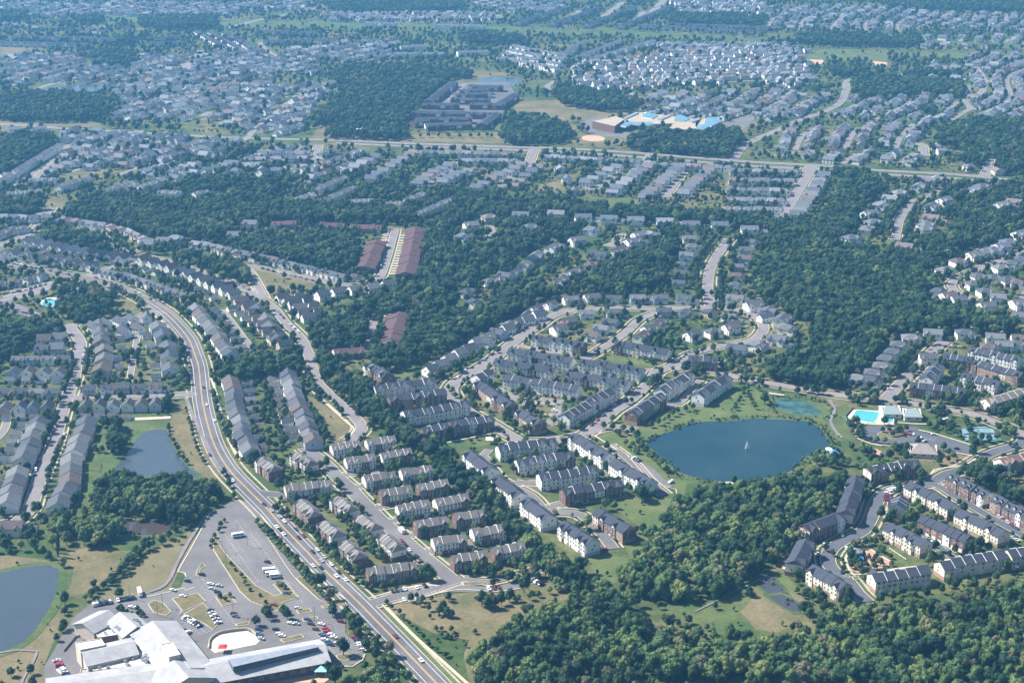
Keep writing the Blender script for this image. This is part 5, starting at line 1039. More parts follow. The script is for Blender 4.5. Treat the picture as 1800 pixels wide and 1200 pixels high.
def gable_block(root, s, o, half, zr, ze, wallm, roofm, wins=True, over=.8, hip=0):
    a, b = [G(x, y, zr) for x, y in pts(s, o)]; d = b-a; L = d.length; ang = math.atan2(d.y, d.x); c = (a+b)/2; mb = MB(); X = L/2
    mb.box(-X, -half, -.3, X, half, ze, 0)
    for q in (-1, 1): mb.face([(q*X, -q*half, ze), (q*X, q*half, ze), (q*X, 0, zr-.05)], 0)
    w = obj('wall', mb.mesh('wall', [wallm]), root, (c.x, c.y, 0), ang); rb = MB(); gable_roof(rb, -X, X, -half, half, ze, zr, over, 0, .3, None, None, hip, hip)
    r_ = obj('roof', rb.mesh('roof', [roofm]), root, (c.x, c.y, 0), ang)
    fp = [(c.x+math.cos(ang)*u*(X+2)-math.sin(ang)*v*(half+2), c.y+math.sin(ang)*u*(X+2)+math.cos(ang)*v*(half+2)) for u, v in ((-1, -1), (1, -1), (1, 1), (-1, 1))]; paint(BLOCK, fp); paint(BUILT, fp)
    if wins:
        k = max(2, int(L/6))
        for i in range(min(k, 22)):
            for q in (-1, 1): obj('window', WIN_WIDE, w, (-X+(i+.5)*L/k, q*half, ze*.4), 0 if q < 0 else math.pi)
    return w, r_, L, half
def unit_box(name, w, d, h, mats, root, p, z, ang=0, fans=2):
    mb = MB(); mb.box(-w/2, -d/2, 0, w/2, d/2, h, 0, True); mb.box(-w/2-.1, -d/2-.1, h, w/2+.1, d/2+.1, h+.15, 0, True)
    for i in range(fans):
        x = -w/2+(i+.5)*w/fans; mb.prism([(x+min(w/fans, d)*.35*math.cos(a*.785), min(w/fans, d)*.35*math.sin(a*.785)) for a in range(8)], h+.15, h+.5, 1)
    return obj(name, mb.mesh(name, mats), root, (p[0], p[1], z), ang)
S0 = T[0, 3]
sc = tag(obj('school', None), 'large pale school with grey metal and white flat roofs beside the big parking lot', 'school')
gable_block(sc, "585,775 760,688", S0, 9, 11, 7.5, 'stone_wall', 'metal_roof'); gable_block(sc, "845,700 960,800", S0, 9, 12, 8, 'stone_wall', 'metal_roof')
flat_block(sc, "648,800 830,768 895,850 690,882", S0, 6, 'brick', 'membrane'); flat_block(sc, "880,860 985,828 1110,960 1090,1010 890,1010", S0, 7, 'brick', 'membrane')
flat_block(sc, "530,920 710,890 738,935 566,968", S0, 12, 'stone_wall', 'membrane'); gable_block(sc, "585,985 935,905", S0, 10, 12, 9, 'stone_wall', 'metal_roof')
flat_block(sc, "820,1015 1000,960 1075,1065 655,1115 655,1085 820,1055", S0, 6.5, 'stone_wall', 'membrane')
gable_block(sc, "1075,765 1335,1090", S0, 14, 13, 9, 'stone_wall', 'metal_roof'); flat_block(sc, "1132,930 1210,915 1268,1000 1188,1018", S0, 16, 'stone_wall', 'membrane', z0=8)
gable_block(sc, "330,1215 1150,1100", S0, 13, 11, 8, 'brick', 'metal_roof'); gwl, _, _, _ = gable_block(sc, "1225,1040 1325,1155", S0, 15, 14.5, 9.5, 'stone_wall', 'metal_roof', wins=False)
gable_block(sc, "1390,1085 2270,925", S0, 13, 11, 7, 'brick', 'metal_roof', over=1.2)
flat_block(sc, "570,1105 640,1098 665,1130 560,1150", S0, 5, 'brick', 'metal_roof')
P = px_poly("1605,1035 2215,925 2240,945 1640,1085", S0, 12.3); mb = MB(); mb.prism(ccw(P), 9, 12.3, 0, 1); obj('clerestory', mb.mesh('clerestory', ['glass', 'dark_metal']), sc)
for i, (x, y) in enumerate(pts("965,880 1030,1020 835,830 960,905 1045,1040", S0)): p = G(x, y, 7); unit_box('roof_unit', 6, 3, 1.8, ['metal', 'dark_metal'], sc, p, 7.0, .3+i, 3)
rr_ = random.Random(4)
for x, y in pts("700,820 760,810 800,830 740,850 860,840 880,1050 930,1030 980,1010 1010,1040 900,1080 760,1095 700,1100 620,930 680,915 1150,945 1190,990 1220,960 920,900 1000,900 990,960 940,940", S0):
    z_ = 12 if x < 740 and 900 < y < 940 else 16 if 1130 < x and y < 1000 else 6.6; p = G(x, y, z_); unit_box('roof_unit', rr_.uniform(1, 3), rr_.uniform(1, 2), rr_.uniform(.6, 1.3), ['metal', 'dark_metal'], sc, p, z_, rr_.uniform(0, 3), 1)
for x, y in pts("885,775 942,762 965,762 985,790", S0): p = G(x, y, 10); unit_box('skylight', 1.8, 2.4, .35, ['dark_metal', 'glass'], sc, p, 10.2, .5, 1)
mb = MB()
for j in range(4):
    x = -9+j*6
    mb.face([(x-1.6, -.05, 1), (x+1.6, -.05, 1), (x+1.6, -.05, 4), (x+1.1, -.05, 5.2), (x, -.05, 5.7), (x-1.1, -.05, 5.2), (x-1.6, -.05, 4)], 0)
a, b = [G(x, y, 14.5) for x, y in pts("1225,1040 1325,1155", S0)]; an = math.atan2((b-a).y, (b-a).x)
obj('arched_window', mb.mesh('arched_window', ['glass']), sc, (b.x+math.cos(an)*.1, b.y+math.sin(an)*.1, 0), an+math.pi/2)
def gazebo(name, label, p, w, h, m, cat, group=None, legs=4):
    root = obj(name, None, loc=(p[0], p[1], LIFT)); tag(root, label, cat, group); mb = MB(); k = 4
    R0 = [(w/2, -w/2), (w/2, w/2), (-w/2, w/2), (-w/2, -w/2)]
    for i in range(4): a, b = R0[i], R0[(i+1) % 4]; mb.slab([(*a, h), (*b, h), (0, 0, h+w*.3)], .12)
    obj('roof', mb.mesh('roof', [m]), root)
    for sx in (-1, 1):
        for sy in (-1, 1): q = MB(); q.box(sx*w*.42-.1, sy*w*.42-.1, 0, sx*w*.42+.1, sy*w*.42+.1, h); obj('post', q.mesh('post', ['trim']), root)
    return root
gazebo('canopy', 'red canopy at the school entrance circle', G(392, 1145), 5, 3, 'red_canvas', 'canopy'); gazebo('canopy', 'teal shade canopy behind the long school wing', G(565, 1185), 7, 3.2, 'teal_canvas', 'canopy')
gazebo('pavilion', 'white pavilion on the lawn below the crosswise townhouses', G(861, 779), 6, 3.2, 'trim', 'pavilion'); gazebo('pavilion', 'blue roofed play shelter on the bank of the fountain pond', G(1466, 803), 7, 3.5, 'blue_canvas', 'pavilion')
gazebo('pavilion', 'blue canopied play tower on the round plaza with salmon paving', G(1512, 990), 4, 3.5, 'blue_canvas', 'play tower'); gazebo('pavilion', 'grey roofed shelter beside the round plaza', G(1503, 978), 8, 3.6, 'dark_metal', 'pavilion')
gazebo('pavilion', 'white shelter with orange ground by the pond bank', G(1457, 797), 5, 3.2, 'trim', 'pavilion')
# entrance ring wall of the school
P = [G(x, y).xy for x, y in pts("1470,960 1480,900 1560,850 1740,830 1800,870", S0)]; C = smooth(P, 3); mb = MB()
for a, b in zip(C, C[1:]): mb.bar((*a, LIFT+.6), (*b, LIFT+.6), .5, 1.2)
tag(obj('retaining_wall', mb.mesh('retaining_wall', ['kerb'])), 'low curved cream wall round the school entrance plaza', 'wall')
# ---- far school
S2 = T[2, 0]; s2 = tag(obj('school', None), 'far school with tan flat roofs, blue metal roofs and brick gymnasium', 'school')
flat_block(s2, "565,852 725,818 788,842 722,888", S2, 11, 'brick', 'tan_roof'); flat_block(s2, "790,840 895,790 960,795 1120,818 1330,842 1290,905 1240,915 1100,905 1130,870 1000,875 940,880 830,860", S2, 7, 'brick2', 'tan_roof')
flat_block(s2, "1290,842 1400,828 1470,848 1330,905 1290,900", S2, 7, 'brick2', 'tan_roof')
for s in ("920,800 960,785 1030,808 985,832 915,820", "1150,810 1180,800 1252,828 1215,850 1140,845", "1370,822 1430,820 1478,845 1400,885 1350,868", "760,862 830,850 850,865 800,888 755,880", "820,852 980,855 1000,868 960,880 840,868", "1290,890 1340,868 1400,875 1340,912 1300,915", "980,882 1050,885 1040,908 990,900", "930,785 960,780 980,786 950,792"):
    P = ccw(px_poly(s, S2, 9)); mb = MB(); n = len(P); cx0 = sum(p[0] for p in P)/n; cy0 = sum(p[1] for p in P)/n; mb.prism(P, 6.5, 8.2, 1, 0)
    for i in range(n): mb.face([(*P[i], 8.2), (*P[(i+1) % n], 8.2), (cx0, cy0, 8.7)], 0)
    obj('roof', mb.mesh('roof', ['blue_metal', 'trim']), s2)
for s in ("785,825 880,785 890,795 800,835", "1020,835 1100,805 1115,815 1050,842", "1240,850 1310,825 1330,835 1270,860"):
    mb = MB(); mb.prism(ccw(px_poly(s, S2, 8.5)), 6.5, 8.5, 0, 0); obj('roof_screen', mb.mesh('roof_screen', ['dark_metal']), s2)
# ---- barn, sheds
bn = tag(obj('barn', None), 'long white metal roofed barn in the fenced paddock', 'barn'); gable_block(bn, "650,903 790,905", T[1, 0], 9, 7.5, 4.5, 'stone_wall', 'membrane', wins=False)
mb = MB(); mb.box(-6, -2, 0, 6, 2, 3.2); p = G(613, 241.5); tag(obj('shed', mb.mesh('shed', ['red_canvas']), None, (p.x, p.y, 0)), 'small red trailer parked below the white barn', 'trailer')
sh = tag(obj('building', None), 'low tan building at the far tree line by the fields', 'building'); gable_block(sh, "785,520 940,520", T[3, 0], 14, 9, 6, 'stone_wall', 'metal_roof', wins=False)
# ---- clubhouses
ch = tag(obj('clubhouse', None), 'clubhouse with grey green roofs beside the swimming pool', 'clubhouse'); gable_block(ch, "800,450 925,450", T[3, 2], 9, 8, 4.5, 'cream_siding', 'teal_roof', hip=4); gable_block(ch, "950,468 1070,470", T[3, 2], 9, 8, 4.5, 'cream_siding', 'teal_roof', hip=4)
c2 = tag(obj('community_hall', None), 'community hall with tan hip roof south of the oval parking lot', 'building'); gable_block(c2, "1000,712 1185,722", T[3, 2], 9, 8.5, 4.2, 'stone_wall', 'roof', hip=7)
[c for c in c2.children if 'roof' in c.name][0].color = (.24, .215, .20, 1)
c3 = tag(obj('clubhouse', None), 'clubhouse with curved dark roof above the small pool', 'clubhouse'); gable_block(c3, "450,830 590,815", T[0, 1], 8, 7.5, 4.5, 'stone_wall', 'roof', hip=4); [c for c in c3.children if 'roof' in c.name][0].color = (.17, .18, .2, 1)
def pool(name, label, s, o, group=None, sm=False):
    P = [G(x, y) for x, y in pts(s, o)]; P = [Vector(p[:2]) for p in P]
    if sm: P = smooth(P, 3, True)
    root = obj(name, None); tag(root, label, 'swimming pool', group)
    c = sum(P, Vector((0, 0)))/len(P); rim = [c+(p-c)*(1+0.6/max(4, (p-c).length)) for p in P]; mb = MB(); n = len(P); z = LIFT
    for i in range(n): j = (i+1) % n; mb.face([(*P[i], z+.12), (*P[j], z+.12), (*rim[j], z+.12), (*rim[i], z+.12)])
    obj('coping', mb.mesh('coping', ['trim']), root); w = triangulated('water', P, z+.05, 'pool_water', kind=None); w.parent = root; return root
pool('swimming_pool', 'turquoise lap pool beside the clubhouse and fountain pond', "578,545 625,485 785,500 770,545 745,575 690,570 650,560", T[3, 2])
pool('wading_pool', 'small pale wading pool beside the clubhouse lap pool', "790,545 830,530 880,545 870,572 810,572", T[3, 2], sm=True)
pool('swimming_pool', 'turquoise pool in the dark fenced yard below the left parkway crossing', "293,935 320,908 398,912 400,955 345,958 300,950", T[0, 1])
pool('swimming_pool', 'small turquoise garden pool in the wood west of the dead end street', "1000,735 1015,718 1050,722 1055,738 1030,748 1005,745", T[2, 1], sm=True)
pool('swimming_pool', 'small blue pool by the garden far left of the maroon homes', "45,140 65,115 95,125 75,155", T[1, 1], sm=True)
# ---- tennis courts
for k, (s, lb) in enumerate((("1350,622 1462,615 1500,690 1385,700", 'blue green tennis court, the one nearer the clubhouse lot'), ("1478,614 1580,618 1630,690 1515,698", 'blue green tennis court, the one nearer the road bend'), ("1420,596 1530,594 1536,610 1425,612", 'small practice court behind the two tennis courts'))):
    P = [G(x, y).xy for x, y in pts(s, T[3, 2])]; root = obj('tennis_court', None); tag(root, lb, 'tennis court'); sf = triangulated('surface', P, LIFT, 'court_blue', kind=None); sf.parent = root
    mb = MB(); z = LIFT+.02
    def q(u, v): return P[0].lerp(P[1], u).lerp(P[3].lerp(P[2], u), v)
    for (u0, v0, u1, v1) in ((.1, .08, .9, .08), (.1, .92, .9, .92), (.1, .08, .1, .92), (.9, .08, .9, .92), (.22, .08, .22, .92), (.78, .08, .78, .92), (.5, .28, .5, .72), (.22, .28, .78, .28), (.22, .72, .78, .72)):
        a, b = q(u0, v0), q(u1, v1); n = (b-a).normalized(); n = Vector((-n.y, n.x))*.09; mb.face([(*(a-n), z), (*(b-n), z), (*(b+n), z), (*(a+n), z)])
    obj('court_marking', mb.mesh('court_marking', ['white_paint']), root); mb = MB(); a, b = q(.05, .5), q(.95, .5); mb.bar((*a, z+.5), (*b, z+.5), .05, .9); obj('net', mb.mesh('net', ['dark_metal']), root)
# ---- fountain
p = G(1313, 789); r0 = random.Random(3); mb = MB()
for i in range(70):
    a = r0.uniform(0, 6.28); h = r0.random(); q = .3+2.0*(1-h)**2; w = .16; c = Vector((q*math.cos(a), q*math.sin(a), .1+5*h)); mb.bar(c, c+Vector((0, 0, .9)), w, w)
tag(obj('fountain', mb.mesh('fountain', ['spray']), None, (p.x, p.y, .3)), 'white fountain jet rising from the middle of the blue pond', 'fountain')
mb = MB(); mb.box(-5, -2, 0, 5, 2, .9, 0); p = G(1277, 850); tag(obj('dam_outlet', mb.mesh('dam_outlet', ['kerb']), None, (p.x, p.y, 0)), 'pale concrete outlet on the near bank of the fountain pond', 'outlet')
# pond footbridge
mb = MB(); a, b = G(1352, 693), G(1378, 697); mb.bar((a.x, a.y, 1.2), (b.x, b.y, 1.2), 3, .3)
for t in range(6):
    c = a.lerp(b, t/5); mb.bar((c.x, c.y, -.2), (c.x, c.y, 2.1), .25, .25)
mb.bar((a.x, a.y-1.4, 2.1), (b.x, b.y-1.4, 2.1), .15, .15); tag(obj('footbridge', mb.mesh('footbridge', ['deck_wood'])), 'small footbridge over the algae pond inlet by the road', 'bridge')
# ---- fences and white yard fences
def fence(s, o, label, m='trim', h=1.4, solid=True, group=None):
    C = [G(x, y).xy for x, y in pts(s, o)]; root = obj('fence', None, loc=(C[0].x, C[0].y, 0)); tag(root, label, 'fence', group); mb = MB(); o0 = C[0]
    for a, b in zip(C, C[1:]):
        a = a-o0; b = b-o0
        if solid: mb.bar((*a, h/2), (*b, h/2), .08, h)
        else:
            for z in (.4, .8, 1.2): mb.bar((*a, z*h), (*b, z*h), .08, .12)
    obj('panel', mb.mesh('panel', [m]), root); mb = MB()
    for a, b in zip(C, C[1:]):
        k = max(1, int((b-a).length/4))
        for i in range(k+1): c = a.lerp(b, i/k)-o0; mb.box(c.x-.1, c.y-.1, 0, c.x+.1, c.y+.1, h+.15)
    obj('post', mb.mesh('post', [m]), root)
fence("300,740 450,735", T[1, 2], 'white fence at the foot of the long house line west of the curved street'); fence("1050,435 1120,440 1190,440", T[2, 2], 'white curved fence between the pond lawn townhouses')
fence("560,590 545,530 600,470", T[3, 2], 'dark fence round the west side of the clubhouse pool', 'dark_metal', 1.6); fence("290,905 400,868", T[0, 1], 'dark fence above the small pool yard', 'dark_metal', 1.8)
fence("180,905 290,960 380,985", T[0, 1], 'dark fence below the small pool yard', 'dark_metal', 1.8); fence("430,890 640,880 880,905 870,945 610,1000", T[1, 0], 'brown paddock fence around the white barn', 'bark', 1.4, False)
fence("610,910 700,920 710,860", T[0, 2], 'dark garden fence on the meadow left of the grey pond', 'bark', 1.4, False); fence("1170,1100 1230,1155", T[1, 3], 'placeholder', 'bark') if False else None
fence("450,980 530,885 640,850", T[0, 3], 'low cream wall along the school service yard', 'kerb', 1.6)
# ---- lamp posts in the parking lot
LP = pts("1675,150 1565,250 1740,210", T[0, 3])+pts("413,740 545,870 655,930 75,390 200,560", T[1, 3])+pts("1640,705 1590,330 1220,530 1145,640 915,580 1280,860 1110,700", T[0, 3])
mb = MB(); mb.bar((0, 0, 0), (0, 0, 10), .22, .22); PO = mb.mesh('pole', ['dark_metal']); mb = MB(); mb.box(-1.3, -.2, 9.9, 1.3, .2, 10.15, 0, True); HD = mb.mesh('lamp_head', ['dark_metal'])
near = ['the hedge belt', 'the school wing', 'the white buses', 'the lot island', 'the entry drive']
for i, (x, y) in enumerate(LP):
    p = G(x, y+8); o = tag(obj('lamp_post', None, loc=(p.x, p.y, LIFT), rz=i), f'thin dark double headed lamp post, {ORD[i]} across the school parking lot', 'lamp post', 'lamp posts of the school parking lot'); obj('pole', PO, o); obj('lamp_head', HD, o)
# ---- pylons of the far power line
def pylon(x, y, k):
    p = G(x, y); mb = MB(); H = 38
    for sx in (-1, 1):
        for sy in (-1, 1): mb.bar((sx*4, sy*4, 0), (sx*.8, sy*.8, H), .35, .35)
    for i in range(7):
        z0 = i*5.4; w0 = 4-3.2*z0/H; z1 = z0+5.4; w1 = 4-3.2*z1/H
        for s_ in (-1, 1): mb.bar((-w0, s_*w0, z0), (w1, s_*w1, z1), .2, .2); mb.bar((s_*w0, -w0, z0), (s_*w1, w1, z1), .2, .2)
    root = obj('power_pylon', None, loc=(p.x, p.y, 0)); tag(root, f'thin lattice power pylon, {ORD[k]} along the far meadow strip', 'pylon', 'pylons along the far meadow'); obj('mast', mb.mesh('mast', ['metal']), root)
    mb = MB()
    for z in (26, 31, 36): mb.bar((-2, -8, z), (2, 8, z), .4, .4)
    obj('crossarm', mb.mesh('crossarm', ['metal']), root); return p
PY = [pylon(x, y, k) for k, (x, y) in enumerate(((60, 44), (560, 52), (1040, 66), (1330, 80), (1668, 66), (1697, 62)))]
for li, (h0, off) in enumerate(((36, -8), (36, 8), (31, -8), (31, 8))):
    mb = MB()
    for a, b in zip(PY[:4], PY[1:4]):
        for i in range(12):
            t0, t1 = i/12, (i+1)/12; z0 = h0-40*t0*(1-t0)*.6; z1 = h0-40*t1*(1-t1)*.6; p = a.lerp(b, t0); q = a.lerp(b, t1); mb.bar((p.x, p.y+off, z0), (q.x, q.y+off, z1), .12, .12)
    tag(obj('power_line', mb.mesh('power_line', ['metal'])), f'thin pale overhead wire, {ORD[li]} strand between the far pylons', 'wire', 'overhead wires')

# ================================================================ CARS
rc_ = random.Random(11)
def cars(s, o, n, side, where, group, cols=None, turn=90, skip=0.0, kinds=('car', 'car', 'suv')):
    P = [G(x, y).xy for x, y in pts(s, o)]; L = [0]
    for a, b in zip(P, P[1:]): L.append(L[-1]+(b-a).length)
    k = 0
    for i in range(n):
        t = L[-1]*(i+.5)/n; j = max(0, min(len(P)-2, int(np.searchsorted(L, t))-1)); c = P[j].lerp(P[j+1], (t-L[j])/(L[j+1]-L[j])); d = P[j+1]-P[j]
        if rc_.random() < skip: continue
        col = cols[i % len(cols)] if cols else rc_.choice(('white', 'silver', 'black', 'grey', 'dark blue', 'white', 'silver', 'red', 'black', 'maroon')); kd = rc_.choice(kinds)
        car(c, math.atan2(d.y, d.x)+R(turn)+rc_.uniform(-.03, .03)+(math.pi if rc_.random() < .3 else 0), col, f"{col} {'van' if kd == 'van' else kd if kd == 'car' else 'suv'}, {ORD[k % 50]} {where}", group, kd); k += 1
W_, S_, B_, G_, D_, R_, M_ = 'white', 'silver', 'black', 'grey', 'dark blue', 'red', 'maroon'
gl_ = 'cars in the school parking lot'
cars("650,660 785,635", S0, 6, 0, 'in the bay line behind the school', gl_, [W_, S_, B_, D_, B_, S_]); cars("820,628 950,605", S0, 6, 0, 'in the bay line left of the shuttle bus', gl_, [W_, B_, D_, B_, D_, B_])
cars("1295,745 1410,812", S0, 6, 0, 'in the slanted bays right of the school spine', gl_, [W_, B_, W_, S_, B_, D_]); cars("1240,828 1330,858", S0, 5, 0, 'in the bays nearest the school corner', gl_, [S_, D_, B_, B_, W_])
cars("1470,680 1540,795", S0, 5, 0, 'beside the walkway island', gl_, [G_, S_, W_, S_, W_]); cars("395,1045 420,1090", S0, 4, 0, 'in the service yard red row', gl_, [S_, G_, R_, R_]); cars("425,1110 480,1165", S0, 5, 0, 'in the service yard pale row', gl_, [W_, W_, S_, B_, D_])
for x, y, c in ((1420, 445, B_), (1320, 492, B_), (1480, 512, W_), (1540, 523, S_), (1490, 545, S_), (1530, 570, B_), (1285, 597, W_), (1215, 555, W_), (1645, 722, B_), (1655, 738, G_), (955, 680, W_), (925, 675, W_)):
    w_ = {1420: 'at the hooked island', 1320: 'alone at the field edge', 1480: 'left of the four loose cars', 1540: 'right of the four loose cars', 1490: 'lower of the four loose cars', 1530: 'lowest by the square island', 1285: 'driving past the ring island', 1215: 'at the field kerb corner', 1645: 'front of the pair in mid lot', 1655: 'rear of the pair in mid lot', 955: 'beside the top school hedge', 925: 'second beside the top school hedge'}[x]
    car(G(x/4, y/4+900).xy, R(160), c, f'{c} car {w_}', gl_)
S1 = T[1, 3]
for x, y, c, w_ in ((215, 578, D_, 'below the planted island'), (125, 660, M_, 'alone above the left trees'), (295, 682, S_, 'by the slim kerbed island'), (360, 762, D_, 'in the capsule island bay'), (385, 792, D_, 'beneath the capsule island'), (460, 795, W_, 'right of the capsule island'), (595, 775, M_, 'beside the hedge belt'), (245, 788, W_, 'left of the pair under the young trees'), (283, 790, S_, 'right of the pair under the young trees'), (420, 830, M_, 'topmost in the dense block'), (490, 828, R_, 'top right in the dense block'), (500, 848, R_, 'red neighbour in the dense block'), (462, 865, G_, 'grey in the dense block'), (478, 880, D_, 'blue in the dense block'), (528, 868, W_, 'white at the dense block edge'), (545, 888, W_, 'second white at the dense block edge'), (482, 903, W_, 'lower white in the dense block'), (508, 922, D_, 'lower dark in the dense block'), (522, 938, D_, 'lowest dark in the dense block'), (572, 930, S_, 'right of the dense block'), (140, 832, B_, 'left beside the lone shade tree'), (165, 862, W_, 'white beside the lone shade tree'), (182, 876, W_, 'second white beside the lone shade tree'), (690, 888, R_, 'first in the far end curve'), (710, 910, D_, 'second in the far end curve'), (728, 932, W_, 'third in the far end curve'), (735, 948, W_, 'fourth in the far end curve'), (755, 975, W_, 'last in the far end curve'), (80, 357, B_, 'at the lone kerb end'), (18, 830, D_, 'top of the shaded quartet'), (20, 860, G_, 'second of the shaded quartet'), (28, 880, D_, 'third of the shaded quartet'), (35, 895, S_, 'lowest of the shaded quartet')):
    car(G(x/4+450, y/4+900).xy, R(158)+rc_.uniform(-.05, .05), c, f'{c} car parked {w_}', gl_)
# buses
def bus(x, y, ang, label, group, L=8.5):
    root = tag(obj('bus', None, loc=(*G(x, y).xy, LIFT), rz=ang), label, 'bus', group); mb = MB(); mb.box(-L/2, -1.2, .45, L/2-.9, 1.2, 3.0, 0, True); mb.box(L/2-.9, -1.1, .45, L/2, 1.1, 1.7, 0, True); obj('body', mb.mesh('body', ['trim']), root)
    mb = MB(); mb.box(-L/2+.4, -1.24, 1.7, L/2-1.3, 1.24, 2.4, 0, True); obj('window', mb.mesh('window', ['glass']), root)
    for sx in (-1, 1):
        for sy in (-1, 1): o = obj('wheel', CARM['car'][2], root, (sx*(L/2-1.5), sy*1.1, .42)); o.scale = (1.25, 1.25, 1.25)
bus(419, 944, R(20), 'white shuttle bus parked beside the young tree near the lot top', 'white buses'); bus(246, 1045, R(-70), 'white shuttle bus at the end of the row behind the school', 'white buses', 9)
bus(474, 1006, R(12), 'white bus, farthest of the three parked together mid lot', 'white buses', 9); bus(479, 1012, R(12), 'white bus, middle of the three parked together mid lot', 'white buses', 9); bus(484, 1016, R(12), 'white bus, nearest of the three parked together mid lot', 'white buses', 7); bus(706, 936, R(118), 'white box truck parked by the wall between brown townhouses', 'white buses', 7)
gp = 'cars on the parkway'
for i, (x, y, c) in enumerate(((1453, 452, W_), (1508, 562, W_), (1475, 805, B_), (1638, 985, W_), (1432, 330, B_))):
    a, b = G(x/4, y/4+600), G(x/4+6, y/4+612); car(a.xy, math.atan2((b-a).y, (b-a).x), c, f'{c} car, {ORD[i]} along the bending parkway above the lot', gp)
for i, (x, y, c) in enumerate(((148, 110, W_), (165, 130, B_), (195, 160, W_), (200, 72, W_), (302, 185, B_), (400, 285, B_), (402, 385, W_), (457, 398, B_), (565, 458, W_), (462, 348, S_), (980, 880, M_), (1160, 1050, W_))):
    a, b = G(x/4+450, y/4+900), G(x/4+460, y/4+909.5); car(a.xy, math.atan2((b-a).y, (b-a).x), c, f'{c} car, {ORD[i]} along the straight lower parkway', gp)
cars("-20,-110 120,5 310,150 480,320 520,365 600,450 660,510", S1, 13, 0, 'parked along the parkway by the brown townhouses', 'cars parked along the parkway', None, 0, .15)
cars("945,565 1060,545", S1, 4, 0, 'in the kerb bays of the small lower lot', 'cars in the small lower lot', [B_, B_, G_, W_]); cars("1100,545 1215,520", S1, 2, 0, 'beside the kerb bays of the small lower lot', 'cars in the small lower lot', [W_, B_]); cars("1000,630 1170,600", S1, 2, 0, 'at the near kerb of the small lower lot', 'cars in the small lower lot', [W_, W_])
cars("1620,550 1720,530", S1, 3, 0, 'by the hairpin of the small lower lot', 'cars in the small lower lot', [W_, M_, M_]); cars("1930,475 2020,520", S1, 3, 0, 'at the wood end of the small lower lot', 'cars in the small lower lot', [W_, W_, B_])
cars("1120,310 1160,350", S1, 3, 0, 'parked at the brown block street end', 'cars parked by the brown townhouses', None, 0); cars("1010,190 1090,290", S1, 3, 0, 'parked along the brown block street', 'cars parked by the brown townhouses', None, 0)
cars("640,120 740,210", T[2, 3], 5, 0, 'in the driveways of the meadow edge terrace', 'cars in driveways', [S_, W_, W_, G_, B_], 0, 0); cars("660,270 640,265", T[2, 3], 1, 0, 'by the white end terrace', 'cars in driveways', [R_])
cars("835,815 900,850", T[2, 2], 4, 0, 'parked between pond lawn and white terrace', 'cars parked by the fountain pond', [G_, W_, B_, B_]); cars("1105,990 1130,1000", T[2, 2], 1, 0, 'parked white at the lawn corner', 'cars parked by the fountain pond', [W_])
cars("950,655 1030,660", T[3, 2], 5, 0, 'on the oval island bays', 'cars by the clubhouse', [M_, M_, R_, G_, W_]); cars("1060,690 1110,710", T[3, 2], 3, 0, 'above the community hall', 'cars by the clubhouse', [W_, B_, S_]); cars("1200,560 1300,550", T[3, 2], 3, 0, 'on the drive by the tennis courts', 'cars by the clubhouse', [W_, W_, G_], 0)
for x, y, c, w_ in ((1165, 660, W_, 'driving toward the oval lot'), (1325, 760, B_, 'leaving the oval lot'), (855, 340, W_, 'at the right crossing mouth'), (485, 355, M_, 'on the road above the algae pond')): car(G(x/4+1350, y/4+600).xy, R(165), c, f'{c} car {w_}', 'cars by the clubhouse')
cars("840,1055 900,1040 960,1035", T[3, 2], 6, 0, 'in the white row of the bay court', 'cars in the bay court', [W_, W_, W_, W_, S_, W_]); cars("840,1070 830,1130", T[3, 2], 4, 0, 'in the side bays of the bay court', 'cars in the bay court', [W_, R_, M_, R_])
cars("1070,130 1190,260", T[3, 3], 6, 0, 'in driveways of the sloping brick terrace', 'cars in driveways', None, 0, .1); cars("1380,1040 1480,1120", T[3, 2], 5, 0, 'in driveways of the dormer brick terrace', 'cars in driveways', None, 0, .1); cars("1580,10 1760,130", T[3, 3], 6, 0, 'in driveways of the far dormer terrace', 'cars in driveways', None, 0, .2); cars("1700,180 1760,210", T[3, 3], 2, 0, 'in driveways of the corner terrace', 'cars in driveways', None, 0)
for x, y, c, w_ in ((550, 262, W_, 'on the round street by the plaza'), (520, 428, B_, 'at the plaza tip'), (395, 235, W_, 'in the yard of the wood edge terrace'), (350, 300, S_, 'second in the yard of the wood edge terrace'), (520, 170, S_, 'below the wood edge brick terrace')): car(G(x/4+1350, y/4+900).xy, R(80), c, f'{c} car parked {w_}', 'cars around the round plaza')
cars("110,460 180,500", T[2, 2], 3, 0, 'in the inner court bays', 'cars in the inner court', [B_, B_, S_]); cars("285,500 305,490", T[2, 2], 2, 0, 'at the inner court corner', 'cars in the inner court', [S_, W_]); cars("540,610 620,540 740,440", T[2, 2], 5, 0, 'parked along the pond street', 'cars parked along the pond street', None, 0, .1); cars("150,375 330,405", T[2, 2], 3, 0, 'in garage bays of the inner court terrace', 'cars in the inner court', None, 0)
cars("620,45 570,80", T[2, 2], 2, 0, 'parked on the green side street', 'cars parked along the loop street', None, 0); cars("1230,90 1150,145", T[2, 2], 4, 0, 'parked by the green', 'cars parked along the loop street', None, 0)
cars("1730,50 1620,120 1500,200 1400,270", T[1, 2], 7, 0, 'parked below the diagonal house line', 'cars parked along the loop street', None, 0, .2); cars("1500,420 1620,520 1740,600", T[1, 2], 5, 0, 'parked on the loop street west leg', 'cars parked along the loop street', None, 0, .3)
for x, y, c in ((1725, 1050, R_), (1710, 1095, B_), (1650, 1100, S_)): car(G(x/4+900, y/4+300).xy, R(110), c, f'{c} car on the loop street east bend', 'cars parked along the loop street')
